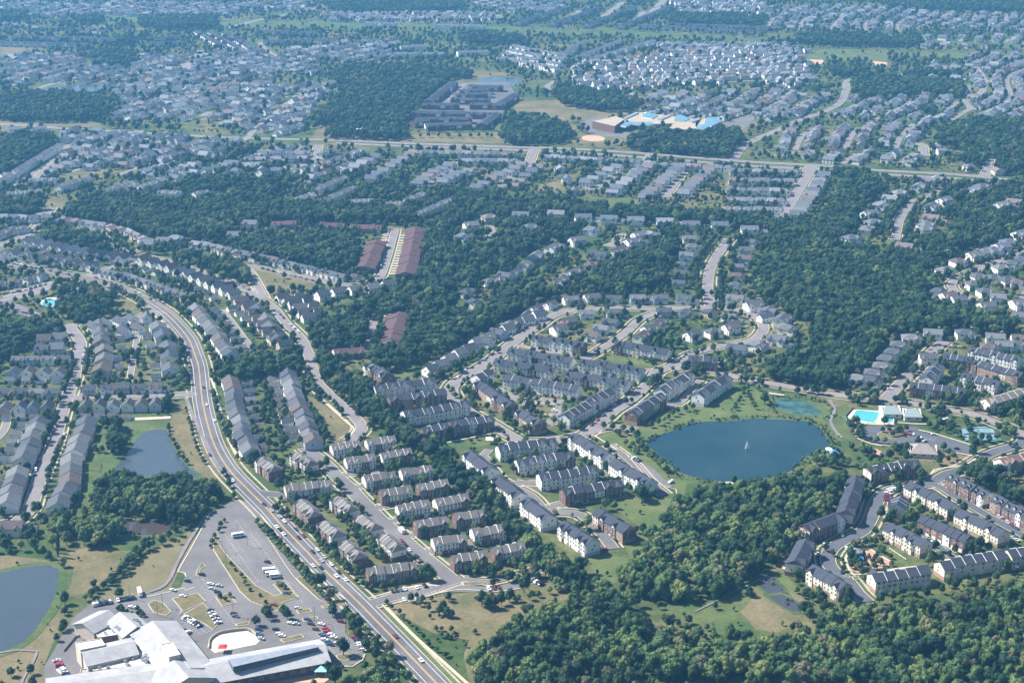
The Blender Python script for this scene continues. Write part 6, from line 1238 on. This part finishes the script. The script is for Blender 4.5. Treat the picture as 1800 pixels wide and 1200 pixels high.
for nm, s, o, n in (('left of the left street', "525,40 500,130 460,260 455,380", T[0, 2], 9), ('right of the left street', "600,40 575,170", T[0, 2], 5), ('on the lower left street west kerb', "395,590 330,720 270,860 235,960", T[0, 2], 12), ('on the lower left street east kerb', "460,640 430,720 395,830 360,960 320,1080", T[0, 2], 12), ('along the parkway by the house file', "1315,60 1335,180 1345,250", T[0, 2], 8), ('beside the parkway white gables', "40,650 250,690 420,720 500,740", T[0, 1], 14), ('along the parkway right of the crossing', "660,755 850,815 1000,875 1100,930", T[0, 1], 14), ('on the upper street east kerb', "1500,725 1650,790 1800,870", T[0, 1], 8), ('in the dry square street', "30,690 250,745 500,800", T[1, 1], 12), ('on the curved street upper leg', "140,980 210,1060 310,1150", T[1, 1], 7), ('at the maroon driveways', "915,450 925,560 870,700", T[1, 1], 6), ('at the far street bays', "1030,200 1090,120 1150,30", T[2, 1], 10), ('left of the wide pale street', "60,300 120,210 200,80 240,10", T[3, 1], 16), ('in bays by the small pool', "30,870 200,840 330,800", T[0, 1], 8), ('in the upper bays by the small pool', "150,1000 260,1020", T[0, 1], 5), ('in the right street bend', "1480,640 1600,625 1700,590", T[3, 1], 5), ('along the right crossing street', "1150,90 1080,140 1000,240 960,300", T[3, 2], 7), ('north of the eastern terraces', "1230,40 1400,50", T[3, 2], 5)):
    cars(s, o, n, 0, nm, 'cars parked along the neighbourhood streets', None, 0, .25)

# ================================================================ PLANTING
TL = []     # x, y, crown size, height factor, kind, leaf, where, isolated
rt = random.Random(5)
def trow(s, o, gap, size, where, kind='round', leaf='leaf', jit=.8, force=True):
    P = [G(x, y).xy for x, y in pts(s, o)]; L = [0]
    for a, b in zip(P, P[1:]): L.append(L[-1]+(b-a).length)
    t = gap*.3
    while t < L[-1]:
        j = max(0, min(len(P)-2, int(np.searchsorted(L, t))-1)); c = P[j].lerp(P[j+1], (t-L[j])/(L[j+1]-L[j])); q = size*rt.uniform(.75, 1.2)
        x, y = c.x+rt.uniform(-jit, jit), c.y+rt.uniform(-jit, jit)
        if not look(BUILT, x, y): TL.append([x, y, q, rt.uniform(.95, 1.25), kind, leaf if rt.random() < .85 else 'leaf_light', where, 1]); paint_disc(BLOCK, x, y, q*.35)
        t += gap*rt.uniform(.8, 1.25)
t1, t2_, t3, t4 = T[1, 3], T[0, 3], T[0, 2], T[1, 2]
trow("0,130 110,240 250,400 350,520 500,680", (450, 890), 4.2, 5, "in the belt between parking lot and parkway", leaf='leaf_light'); trow("20,130 130,250 270,400 370,510", (458, 896), 6, 5.5, "in the belt between parking lot and parkway")
trow("540,700 545,740", t1, 6, 8.5, "at the lower lot entry"); trow("60,720 110,780", t1, 6, 7.5, "in the islands left of the lot entry"); trow("185,705 220,750", t1, 6, 6.5, "in the islands left of the lot entry"); trow("200,835 210,840", t1, 10, 8, "beside the lone kerb nose", leaf='leaf_light'); trow("310,860 320,862", t1, 10, 7, "at the island nose by the school wing"); trow("600,1000 640,1030", t1, 7, 9.5, "on the rounded lot end")
trow("640,740 680,800 700,880 780,960 830,990", t1, 6, 7, "between lot end and lower parkway"); trow("700,760 800,900 850,950", t1, 7, 6, "between lot end and lower parkway", leaf='leaf_light'); trow("490,1120 540,1160", t1, 7, 6, "at the school wing corner"); trow("930,1010 1000,1110 1040,1180", t1, 9, 4, "on the verge of the lower parkway")
trow("900,640 985,700 1090,800 1150,870 1250,970 1330,1020", t1, 9, 4, "along the footpath right of the lower parkway"); trow("850,640 870,650", t1, 10, 9, "at the junction corner"); trow("900,590 905,595", t1, 10, 9, "at the small lot entry")
trow("1220,480 1240,500 1180,470 1120,490", t1, 6, 11, "at the end of the lengthwise brown block"); trow("700,490 790,540 850,560", t1, 7, 5, "in front of the lengthwise brown block"); trow("130,0 290,90 400,170 480,270 570,360 660,440", t1, 7, 6.5, "between parkway and brown townhouses")
trow("430,-100 540,10 640,90 720,180", t1, 5.5, 7.5, "between the two brown lines"); trow("750,180 800,250 850,320 880,340", t1, 6, 8.5, "between the two brown lines"); trow("1290,290 1400,275 1520,255", t1, 5.5, 6, "in front of the paired blocks"); trow("1010,60 1060,90 1110,50", t1, 6, 5, "at the paired block corners"); trow("1350,590 1380,640 1270,610 1170,640 1160,600 1060,620 1200,680 1220,720", t1, 9, 5, "on the dry ground below the small lot")
trow("1440,680 1450,690", t1, 10, 7, "alone like a cone on the dry ground", kind='cone'); trow("1310,680 1330,720 1380,740 1290,720", t1, 5, 6, "in the clump on the dry ground"); trow("1590,630 1640,680 1560,650", t1, 5, 8, "at the thicket right of the dry ground"); trow("1510,450 1570,440 1650,420 1720,410 1780,450 1700,470 1590,475", t1, 7, 5, "around the small lot loop"); trow("1430,530 1435,535", t1, 10, 5, "at the hairpin tip")
trow("1580,640 1750,590 1790,580 1800,620 1640,700", t1, 6, 6.5, "in the thicket by the meadow path"); trow("1250,830 1400,850 1380,900 1300,880", t1, 5, 4, "in the low scrub"); trow("1500,840 1600,870", t1, 12, 5, "in the low scrub")
trow("60,250 70,260", t2_, 9, 7, "on the left meadow"); trow("270,230 280,240", t2_, 9, 13, "on the left meadow"); trow("215,160 230,180 160,230", t2_, 9, 7.5, "beside the lone meadow house"); trow("415,250 420,320 380,300", t2_, 5, 6, "in the slim pair by the near pond", kind='column'); trow("430,380 450,390 480,395", t2_, 6, 6, "at the near pond corner", leaf='leaf_light'); trow("40,440 50,450", t2_, 9, 8, "at the near pond left bank")
trow("600,630 650,590 720,545 820,460 880,400 940,345 1000,290 1090,240", t2_, 5.5, 6, "in the line between meadow and striped field"); trow("780,490 830,460 900,380 960,300", t2_, 6, 7, "in the line between meadow and striped field"); trow("440,730 470,700", t2_, 4, 5, "on the bank behind the school"); trow("30,1160 130,1150 230,1140", t2_, 13, 6, "on the grass at the near left edge")
trow("1415,350 1420,352", t2_, 9, 4.5, "on the hooked lot island"); trow("1705,145 1706,146", t2_, 9, 5, "by the parked shuttle bus"); trow("1500,215 1480,260 1560,100 1600,45", t2_, 8, 4, "on the long lot island"); trow("1620,370 1690,460 1740,540 1860,620 1920,700", t2_, 9, 3.5, "on the long lot island"); trow("1540,600 1620,600 1590,630", t2_, 5, 3.5, "on the square lot island"); trow("1780,790 1800,800", t2_, 7, 8, "at the school entrance plaza"); trow("970,690 1000,740 820,690 860,690", t2_, 4, 4, "in the hedge at the school top corner"); trow("560,1000 620,890", t2_, 5, 4, "in the school service yard")
trow("150,510 200,560 210,520", S1, 6, 4.5, "on the planted island mid lot", leaf='leaf_light')
trow("710,600 760,620 820,590 850,620 800,680 800,740 780,720", t3, 5, 9, "in the clump left of the grey pond"); trow("740,780 700,790 660,760", t3, 6, 6, "behind the pond side gardens"); trow("1175,430 1190,480 1160,490", t3, 4, 8, "dark at the alley end above the grey pond", kind='cone'); trow("1190,590 1200,680 1230,740 1265,815 1320,870", t3, 9, 4, "on the right bank of the grey pond"); trow("1325,560 1350,640 1380,740 1420,830 1450,880", t3, 8, 4.5, "on the path between grey pond and parkway"); trow("1310,480 1320,520", t3, 6, 4, "on the path between grey pond and parkway")
trow("1500,380 1520,450 1540,540 1580,640 1610,700 1680,790", t3, 7, 6.5, "between parkway and the long house line"); trow("1490,270 1530,300", t3, 6, 7, "between parkway and the long house line"); trow("1740,850 1750,860", t3, 8, 6, "at the block street mouth"); trow("1560,940 1600,960 1620,1050", t3, 8, 6, "between the small wood and parkway")
trow("340,500 320,570 290,640 270,700 250,780", t3, 6, 8.5, "in the shade line of the lower left street"); trow("410,560 360,630 320,700 290,760", t3, 8, 7.5, "in the shade line of the lower left street"); trow("450,700 410,760 400,830 350,950 330,1080 290,1110", t3, 9, 6.5, "east of the lower left street"); trow("30,850 110,860 180,850 200,920 210,1000 160,1080 130,1150", t3, 8, 8, "around the lowest left houses"); trow("640,30 650,80 620,130 600,250", t3, 8, 7, "east of the upper left street"); trow("500,120 510,200 460,340 430,380 400,480", t3, 7, 7, "west of the upper left street"); trow("980,90 970,150 920,80 900,180", t3, 7, 6, "between the two files"); trow("1270,30 1280,100 1230,230 1280,230 1300,270 1220,340", t3, 6, 8, "between the right file and the parkway"); trow("490,480 530,500 550,460", t3, 6, 7, "at the pond alley corner")
trow("370,320 440,360 540,440 590,500 620,560", t4, 8, 5.5, "between curved street and dry triangle"); trow("420,410 450,430 360,240 380,290 330,300", t4, 6, 6.5, "at the top of the dry triangle"); trow("380,470 390,500 440,560 460,620 500,690 470,720", t4, 6, 7, "beside the long house line foot"); trow("60,310 100,400 40,480 60,580 130,520 150,620 200,700", t4, 7, 6, "in the gardens of the long house line"); trow("460,250 520,330 600,410 700,500", t4, 7, 5.5, "along the right side of the curved street")
trow("180,790 190,800", t4, 9, 8, "at the white house street end"); trow("380,920 450,900 500,890 300,950 250,960 180,960 120,980 80,990", t4, 6, 8, "in the clump under the twin brown blocks"); trow("560,1000 600,1030 420,1090 500,1130", t4, 7, 6.5, "between the block lines"); trow("560,830 620,780 800,860 840,860 900,870 1000,830 1040,820", t4, 6, 7.5, "among the paired blocks"); trow("760,1000 820,1040 1100,1090 1010,1060", t4, 8, 5, "among the paired blocks")
trow("638,786 664,806 699,836 728,862 758,888 792,912 824,942 859,972", (0, 0), 9, 6, "in the gaps of the paired blocks") if False else None
for x_, y_ in ((638, 785), (664, 808), (699, 838), (728, 864), (759, 890), (792, 915), (824, 944), (860, 974)): trow(f"{(x_-450)*4},{(y_-600)*4} {(x_-446)*4},{(y_-596)*4}", t4, 3.5, 5, "in the gaps of the paired blocks")
trow("1290,730 1320,760", t4, 6, 7, "on the pavilion lawn west end"); trow("1410,735 1415,740", t4, 8, 7, "on the pavilion lawn"); trow("1500,720 1690,620 1740,660 1640,700 1720,690", t4, 9, 5, "on the pavilion lawn"); trow("1350,340 1390,390 1530,480 1490,360", t4, 8, 6, "around the block corner"); trow("1550,370 1600,410 1700,480 1760,540 1800,580", t4, 8, 4.5, "along the loop street sidewalk"); trow("900,480 910,560", t4, 4, 9, "tall conifer in the wood strip", kind='cone')
trow("980,470 1200,230 1500,60 1700,0", (450, 620), 9, 6, "below the diagonal house line")
t5 = T[2, 2]
trow("980,300 1040,280 960,330", t5, 4, 8, "at the bend by the twin blocks"); trow("650,450 700,420 560,520 610,490 540,550", t5, 6, 6.5, "on the street front by the pond street"); trow("800,450 840,430 880,420", t5, 6, 6, "on the street front by the pond lawn blocks"); trow("620,620 850,640 790,660 720,670 760,640", t5, 7, 6, "around the pond street triangle"); trow("880,690 900,760 950,790 990,830 1030,870 1080,920 1110,930", t5, 6, 6.5, "on the west bank of the fountain pond"); trow("840,740 890,800 770,720", t5, 7, 5, "on the west bank of the fountain pond")
trow("1200,990 1205,995", t5, 8, 8, "at the south bank of the fountain pond"); trow("970,610 1030,590 1110,540 1160,510 1240,490 1330,470", t5, 7, 5, "on the striped bank"); trow("1460,490 1470,495", t5, 9, 7, "between the striped banks"); trow("1560,490 1650,340 1680,430 1700,480", t5, 8, 4.5, "on the striped north bank"); trow("1770,440 1790,450", t5, 5, 9, "at the footbridge"); trow("1585,290 1690,290 1760,310", t5, 8, 6, "on the road above the striped bank"); trow("1630,240 1660,235 1740,240 1790,250", t5, 6, 6.5, "on the bare knoll"); trow("1510,130 1540,170 1450,190 1500,200 1540,220", t5, 6, 6.5, "behind the bend block"); trow("910,140 990,160", t5, 8, 7, "on the green"); trow("640,95 680,100", t5, 6, 5, "on the green"); trow("350,410 400,420 230,460 150,460 90,400 210,430", t5, 8, 5, "in the inner court"); trow("880,1080 920,1130 900,1100", t5, 5, 11, "on the lawn below the white diagonal pair"); trow("1050,1150 1060,1160", t5, 9, 7, "on the meadow edge lawn"); trow("100,900 180,920 330,860 400,850 450,870", t5, 6, 7, "in front of the second crosswise block"); trow("620,960 650,950", t5, 6, 6, "between the crosswise blocks"); trow("770,780 775,785", t5, 8, 7, "by the parked cars above the pond", kind='cone'); trow("980,1040 1010,1060", t5, 6, 8, "at the foot of the white diagonal pair")
trow("1290,400 1340,380 1240,420 1300,450 1500,350 1560,330", t5, 6, 5, "beside the pond lawn blocks"); trow("640,460 560,320 420,270 150,210 40,200", t5, 14, 5, "before the white gabled terraces"); trow("740,370 800,360 870,330 480,330 560,300", t5, 8, 6, "before the white gabled terraces")
t6 = T[3, 2]
trow("180,370 210,370", t6, 8, 7, "on the road bank above the algae pond"); trow("250,360 300,370 350,375 400,380 430,385", t6, 5, 8, "in the avenue above the algae pond"); trow("550,400 590,430 640,430 700,420 760,410 730,440", t6, 6, 8.5, "in the avenue north of the pool"); trow("490,320 550,310 620,330 660,340", t6, 6, 8, "at the right crossing corner"); trow("880,230 900,200 960,150 1000,100 860,260", t6, 6, 9, "in the avenue of the right crossing"); trow("1010,240 1050,210", t6, 6, 8, "opposite the avenue"); trow("1000,370 1080,400 1130,390", t6, 7, 9, "in front of the brick terrace by the road"); trow("1210,430 1250,440 1310,440 1350,450 1410,430", t6, 6, 9.5, "in front of the brick terrace by the road"); trow("880,440 950,440 900,430", t6, 6, 7, "beside the clubhouse"); trow("1110,490 1150,500 1200,520 1230,490 1180,480", t6, 5, 7, "between clubhouse and road"); trow("560,590 580,620 620,570 660,690 580,650", t6, 6, 6.5, "on the pond path by the pool"); trow("780,640 860,640 930,640 970,630 870,680", t6, 7, 6, "on the oval island"); trow("700,700 770,720 840,720", t6, 6, 6, "below the oval lot"); trow("870,760 920,770 960,780 1000,800 940,800 880,780", t6, 5, 7.5, "beside the community hall"); trow("640,770 680,780 720,800 650,800", t6, 5, 7.5, "by the salmon playground"); trow("1050,690 1060,695", t6, 8, 6, "at the community hall top"); trow("1120,600 1180,620 1240,600 1300,650 1340,670", t6, 7, 6.5, "left of the tennis courts"); trow("1370,570 1400,580 1430,690 1490,700 1560,710 1600,700 1640,690", t6, 6, 6, "around the tennis courts"); trow("1565,575 1570,580", t6, 8, 8, "alone above the tennis courts"); trow("1640,620 1680,640 1700,660 1720,680 1660,650", t6, 5, 8, "right of the tennis courts", leaf='leaf_light'); trow("1450,480 1500,490 1540,500 1600,510 1640,520 1700,500", t6, 6, 9, "in the avenue above the tennis road"); trow("1600,450 1660,440 1720,420 1780,400 1790,460 1740,510 1790,560", t6, 6, 9, "in the grove by the tan terrace"); trow("1680,740 1720,750 1760,740", t6, 6, 6, "at the junction south of the courts"); trow("1190,870 1310,840 1230,770", t6, 8, 6, "on the dry plot under the oval lot"); trow("500,880 560,870 620,890 680,900 640,860", t6, 6, 6, "at the scrub behind the dormer block", leaf='leaf_light'); trow("1420,900 1500,880 1460,950", t6, 7, 8, "in the grove by the red roofed block"); trow("340,830 400,870 450,890 480,800 520,830 330,870", t6, 6, 7.5, "on the east bank of the fountain pond"); trow("1410,350 1430,400", t6, 6, 9, "at the brick terrace end")
t7 = T[3, 3]
trow("590,250 620,240 670,240 700,220 740,230 760,240", t7, 4.5, 6, "on the round plaza rim"); trow("690,330 800,370 740,380 790,270 870,330 890,350", t7, 6, 5, "on the salmon paving"); trow("570,380 580,330 660,400 620,420 600,320", t7, 5, 5.5, "on the plaza play garden"); trow("280,580 330,640 240,600 210,570 360,600", t7, 6, 5, "behind the cream wood edge block"); trow("0,250 60,260 120,330 180,350", t7, 8, 6, "on the slope by the marsh", leaf='leaf_light'); trow("1200,320 1220,330 1320,290", t7, 7, 5.5, "in the yards of the cream row"); trow("660,500 700,470 360,250", t7, 9, 5, "at the street end"); trow("1000,60 1030,20 820,20", t7, 6, 6, "by the first cream block")
trow("1410,680 1490,690", T[2, 3], 7, 6, "in the meadow below the big wood"); trow("1670,590 1710,620", T[2, 3], 5, 6, "at the marsh path"); trow("1110,600 1120,620", T[2, 3], 5, 11, "round crowned at the tip of the big wood"); trow("900,270 1000,250 920,140", T[2, 3], 10, 8, "at the meadow edge of the wood"); trow("60,560 110,570", T[2, 3], 7, 9, "on the bare ground by the small lot"); trow("340,570 400,540 20,640 60,650", T[2, 3], 7, 5, "on the bare ground by the small lot", leaf='leaf_light'); trow("10,420 60,400 100,480 150,470 190,480 80,490 30,500", T[2, 3], 5, 6, "at the wood end of the small lot")
t8 = T[0, 1]
trow("20,690 140,630 300,660 370,690 500,690 570,700", t8, 9, 6.5, "along the parkway left of the crossing"); trow("690,720 760,750 850,780 900,800", t8, 9, 7, "along the parkway right of the crossing"); trow("1030,870 1130,910 1200,940 1260,990 1320,1040", t8, 7, 8, "along the parkway above the small wood"); trow("780,830 830,850 880,880 910,890 1020,950", t8, 7, 6, "on the meadow corner bank"); trow("440,1000 540,790 470,800", t8, 8, 7, "at the small pool grove"); trow("740,1030 840,1010 900,1010", t8, 6, 6, "on the meadow hedge")
trow("740,500 900,560 950,600 770,460", t8, 9, 7, "beside the upper left street"); trow("0,985 50,970 100,980 20,1030 70,1060", t8, 7, 6, "in the lots by the small pool"); trow("1690,770 1740,780 1640,760", t8, 6, 9, "at the tip of the left garden wood", leaf='leaf_light')
t9 = T[3, 1]
trow("850,330 880,290 920,240 960,210 840,380 870,410 840,440", t9, 6, 8, "west of the bending dead end street"); trow("1000,330 980,380 960,470 1040,260 1090,220", t9, 7, 8, "east of the bending dead end street")
t10 = T[2, 1]
trow("1330,500 1360,570 1310,640 1290,720 1310,880 1440,880 1470,930 1470,820 1460,700 1490,620", t10, 9, 7, "along the dead end street"); trow("350,565 450,600 210,660 320,670 260,720 210,740 30,790 110,770", t10, 9, 7, "in the small orchard garden"); trow("1370,560 1430,480 1180,800 1250,780 1000,800", t10, 9, 7, "along the dead end street")
trow("1060,965 1110,970 1160,968 1265,968 1300,968 1370,970 1430,972 1470,970 1510,970 1560,968 1635,965", T[1, 0], 14, 7, "on the far road verge"); trow("1650,970 1800,970", T[1, 0], 8, 8, "on the far road verge")
for sh_, n_ in (("1137,778 1150,766 1187,753 1207,744 1240,738 1290,736 1330,731 1380,734 1420,738 1444,750 1458,766 1466,780 1455,793 1428,800 1413,813 1398,829 1372,840 1330,848 1290,852 1240,848 1198,837 1172,819 1150,800 1134,785", 300), ("1370,728 1345,700 1400,698 1450,705 1470,730 1440,735", 60), ("1350,905 1330,990 1400,1070 1420,1060 1400,1010", 60), ("190,900 300,905 310,930 260,945 200,935", 40)):
    C = [G(*p_).xy for p_ in pts(sh_)]
    for i in range(n_):
        j = rt.randrange(len(C)-1); p_ = C[j].lerp(C[j+1], rt.random()); TL.append([p_.x+rt.gauss(0, 2.5), p_.y+rt.gauss(0, 2.5), rt.uniform(1.2, 3.4), .7, 'round', 'leaf_light' if rt.random() < .4 else 'leaf', 'on the shore', 0])
n_rows = len(TL)
def tall(q, hf, kd, x): return min(q*hf*{'broad': 1.1, 'round': 1.1, 'cone': 1.6, 'column': 2.0}[kd], (13.5 if kd == 'broad' else 15)*(.86+.28*((x*7.3) % 1)))
# scatter through the woods
def scatter(mask, ymin, ymax, gap, size, kinds, where, keep=1.0, sep=None, leafmix=.1):
    xs = np.arange(GX0, GX1, gap); ys = np.arange(max(GY0, ymin), min(GY1, ymax), gap); rr = np.random.RandomState(int(gap*100+ymin))
    for y in ys:
        half = (y*0.34+60)
        for x in xs[(xs > -half) & (xs < half)]:
            u = rr.rand(5); X = x+(u[0]-.5)*gap*.9; Y = y+(u[1]-.5)*gap*.9; pf = .5+.5*math.sin(X*.045+math.sin(Y*.031)*2)*math.sin(Y*.052+X*.013)
            if u[2] > (keep*(.45+1.0*pf) if 'garden' in where else keep) or not mask(X, Y): continue
            q = size*(.5+.95*u[3]**1.5+.22*pf); kd = kinds[int(u[4]*len(kinds))]
            TL.append([X, Y, q, .95+.45*rr.rand(), kd, 'leaf_light' if rr.rand() < leafmix*2*pf else 'leaf', where, 0])
sq = lambda X, Y: look(WOOD, X, Y) and not look(BLOCK, X, Y)
scatter(sq, 700, 1050, 5.6, 8.6, ('broad',)*9+('cone',), 'in the near wood along the lower margin', leafmix=.8)  # high light-leaf share puts the pale glare veil into the crown colour
scatter(sq, 1050, 1900, 6.6, 10.2, ('broad',)*12+('cone',), 'in the woods', leafmix=.07)
scatter(sq, 1900, 3000, 7.2, 9.6, ('broad',), 'in the far woods', leafmix=.08); scatter(sq, 3000, 5200, 9, 11.5, ('broad',), 'in the far woods', leafmix=.08)
su = lambda X, Y: not look(WOOD, X, Y) and not look(BLOCK, X, Y) and not look(OPEN, X, Y)
scatter(su, 700, 1500, 7.5, 5.4, ('round', 'round', 'broad'), 'in gardens', keep=.6, leafmix=.15)
scatter(su, 1500, 2200, 8.0, 6.0, ('round', 'broad'), 'in gardens', keep=.7, leafmix=.1)
scatter(su, 2200, 5200, 10.5, 7.0, ('broad', 'round'), 'in far gardens', keep=.5, leafmix=.08)
so = lambda X, Y: look(OPEN, X, Y) and not look(BLOCK, X, Y) and not look(WOOD, X, Y)
scatter(so, 700, 1600, 9, 2.2, ('round',), 'on open ground', keep=.2, leafmix=.35); scatter(so, 1600, 5200, 26, 6, ('round',), 'on open ground', keep=.12, leafmix=.1)
print('TREES', len(TL), 'rows', n_rows, 'HOUSES', len(HOUSES), 'CARS', len(CARS))
def inframe(x, y, m=12):
    a, b = proj((x, y, 4)); return -m < a < 1800+m and -m < b < 1200+m
TL = [t for t in TL if t[1] < 5100]
def rank(t):
    if not inframe(t[0], t[1], 0): return 0
    d = math.hypot(t[0], t[1]); return t[2]/d*(1.75 if t[7] else 1.0)
TL.sort(key=rank, reverse=True)
SOLO = TL[:300]; REST = TL[300:]
cnt = {}
for x, y, q, hf, kd, lf, where, iso in SOLO:
    opts = TREES.get((kd, lf)) or TREES[(kd, 'leaf')]; cm, tm = opts[int(abs(x*3+y)) % len(opts)]
    hgt = tall(q, hf, kd, x)
    root = obj('conifer' if kd == 'cone' else 'tree', None, loc=(x, y, 0), rz=(x*7+y) % 6.28, scale=(q, q, hgt))
    col = 'light green' if lf == 'leaf_light' else 'dark green'
    if iso:
        c = cnt[where] = cnt.get(where, 0)+1; sz = 'small' if q < 5 else 'broad' if q > 8.5 else 'leafy'; tag(root, f"{sz} {col} tree, {ORD[(c-1) % 50]} {where}", 'tree', 'trees '+where)
    else:
        b_ = int((y-700)//16); cnt.setdefault(('band', b_), []).append((x, root, col, kd)); tag(root, 'tree', 'tree', 'trees '+where)
    obj('crown', cm, root); obj('trunk', tm, root)
for b_i, key in enumerate(sorted(k_ for k_ in cnt if isinstance(k_, tuple))):
    for j, (x, root, col, kd) in enumerate(sorted(cnt[key], key=lambda t_: t_[0])):
        root['label'] = f"{col} {'conifer' if kd == 'cone' else 'tree'}, {ORD[j % 50]} from west in the {ORD[b_i]} rank of the near wood"
# ---- the rest as one mass each (trees, houses): points that carry copies
def massed(name, protos, rows):
    me = bpy.data.meshes.new(name); me.from_pydata([(r_[0], r_[1], 0) for r_ in rows], [], [])
    at = me.attributes.new('turn', 'FLOAT_VECTOR', 'POINT'); at.data.foreach_set('vector', [v for r_ in rows for v in (0, 0, r_[2])])
    at = me.attributes.new('size', 'FLOAT_VECTOR', 'POINT'); at.data.foreach_set('vector', [v for r_ in rows for v in r_[3]])
    at = me.attributes.new('pick', 'INT', 'POINT'); at.data.foreach_set('value', [r_[4] for r_ in rows])
    ng = bpy.data.node_groups.new(name, 'GeometryNodeTree'); ng.interface.new_socket('Geometry', in_out='INPUT', socket_type='NodeSocketGeometry'); ng.interface.new_socket('Geometry', in_out='OUTPUT', socket_type='NodeSocketGeometry')
    N = ng.nodes; L = ng.links; gi = N.new('NodeGroupInput'); go = N.new('NodeGroupOutput'); iop = N.new('GeometryNodeInstanceOnPoints'); jn = N.new('GeometryNodeGeometryToInstance')
    for p in reversed(protos):
        oi = N.new('GeometryNodeObjectInfo'); oi.inputs['Object'].default_value = p; oi.inputs['As Instance'].default_value = True; L.new(oi.outputs['Geometry'], jn.inputs[0])
    # each prototype becomes one pickable instance
    jg = N.new('GeometryNodeJoinGeometry'); N.remove(jn)
    for oi in [n for n in N if n.bl_idname == 'GeometryNodeObjectInfo']: L.new(oi.outputs['Geometry'], jg.inputs[0])
    def attr(nm, ty):
        a = N.new('GeometryNodeInputNamedAttribute'); a.data_type = ty; a.inputs['Name'].default_value = nm; return a.outputs['Attribute']
    L.new(gi.outputs[0], iop.inputs['Points']); L.new(jg.outputs[0], iop.inputs['Instance']); iop.inputs['Pick Instance'].default_value = True
    L.new(attr('pick', 'INT'), iop.inputs['Instance Index'])
    e2r = N.new('FunctionNodeEulerToRotation'); L.new(attr('turn', 'FLOAT_VECTOR'), e2r.inputs[0]); L.new(e2r.outputs[0], iop.inputs['Rotation']); L.new(attr('size', 'FLOAT_VECTOR'), iop.inputs['Scale'])
    L.new(iop.outputs[0], go.inputs[0]); o = obj(name, me); o['kind'] = 'stuff'; md = o.modifiers.new('planting', 'NODES'); md.node_group = ng; return o
pro = []; idx = {}
for (kd, lf), lst in TREES.items():
    for i, (cm, tm) in enumerate(lst): idx.setdefault((kd, lf), []).append(len(pro)); pro.append(bpy.data.objects.new('tree_source', whole_tree(cm, tm)))
rows = []
for x, y, q, hf, kd, lf, where, iso in REST:
    L_ = idx.get((kd, lf)) or idx[(kd, 'leaf')]; rows.append((x, y, (x*7+y) % 6.28, (q, q, tall(q, hf, kd, x)), L_[int(abs(x*3+y)) % len(L_)]))
massed('woodland', pro, rows)
# ---- houses: the 300 that show largest as things, the rest massed
WN = ['white', 'cream', 'grey', 'pale grey', 'tan', 'bright white', 'blue grey']; RN = ['slate', 'grey', 'light grey', 'blue grey', 'brownish', 'mid grey', 'pale grey']
HOUSES.sort(key=lambda h: (0 if inframe(h['x'], h['y'], 20) else 1, math.hypot(h['x'], h['y'])))
def put_house(h, k):
    wm, rm, P = HM[h['v']]; g_ = h['gar']; root = obj('garage' if g_ else 'house', None, loc=(h['x'], h['y'], 0), rz=h['a'], scale=(h['sx'], h['sy'], h['sz']))
    nm = 'garage' if g_ else 'house'; w = h['where']
    if 'red brick house' in w: lab = 'red brick gabled house with slate roof, inside the loop'; wc = (.26, .12, .09)
    else: lab = f"{WN[h['wc']]} {nm}, {RN[h['rc']]} roof, {ORD[(k-1) % 50]} {w}"; wc = WALLC[h['wc']]
    tag(root, lab, nm, ('garages ' if g_ else 'houses ')+w)
    wl = obj('wall', wm, root, color=wc); ro = obj('roof', rm, root, color=ROOFC[h['rc']]); close = h['y'] < 1900
    if close:
        for n_, me, x, y, z, an in P: obj(n_, me, root, (x, y, z), an)
        if h['v'] in (0, 1, 3) and (int(h['x']) % 3 == 0): obj('chimney', CHIMNEY, ro, (3.2, .9, 8.0))
cw = {}; nh = ng_ = 0; farrows = []
for h in HOUSES:
    lim = ng_ < 300 if h['gar'] else nh < 300
    if lim and inframe(h['x'], h['y'], 20):
        k = cw[h['where'], h['gar']] = cw.get((h['where'], h['gar']), 0)+1; put_house(h, k)
        if h['gar']: ng_ += 1
        else: nh += 1
    else: farrows.append((h['x'], h['y'], h['a'], (h['sx'], h['sy'], h['sz']), h['v']))
fp_ = []
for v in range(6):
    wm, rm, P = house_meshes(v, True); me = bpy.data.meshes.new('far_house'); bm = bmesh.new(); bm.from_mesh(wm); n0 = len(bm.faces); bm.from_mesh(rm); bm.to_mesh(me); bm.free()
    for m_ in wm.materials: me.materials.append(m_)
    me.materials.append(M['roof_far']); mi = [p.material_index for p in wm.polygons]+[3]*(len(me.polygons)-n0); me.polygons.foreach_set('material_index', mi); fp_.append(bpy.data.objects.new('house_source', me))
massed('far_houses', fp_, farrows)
print('near houses', nh, 'garages', ng_, 'far', len(farrows), 'objects', len(COL.objects))
# ---- air
mb = MB(); mb.box(-5200, -900, -1, 5200, 9500, CAM_H+25, 0, True); me = mb.mesh('haze', [])
hm = bpy.data.materials.new('haze_air'); hm.use_nodes = True; N = hm.node_tree.nodes; N.remove(N['Principled BSDF']); pv = N.new('ShaderNodeVolumePrincipled')
pv.inputs['Color'].default_value = HAZE_COLOR; pv.inputs['Density'].default_value = HAZE_DENSITY; pv.inputs['Anisotropy'].default_value = 0.2
hm.node_tree.links.new(pv.outputs[0], N['Material Output'].inputs['Volume']); me.materials.append(hm); obj('haze', me)['kind'] = 'stuff'
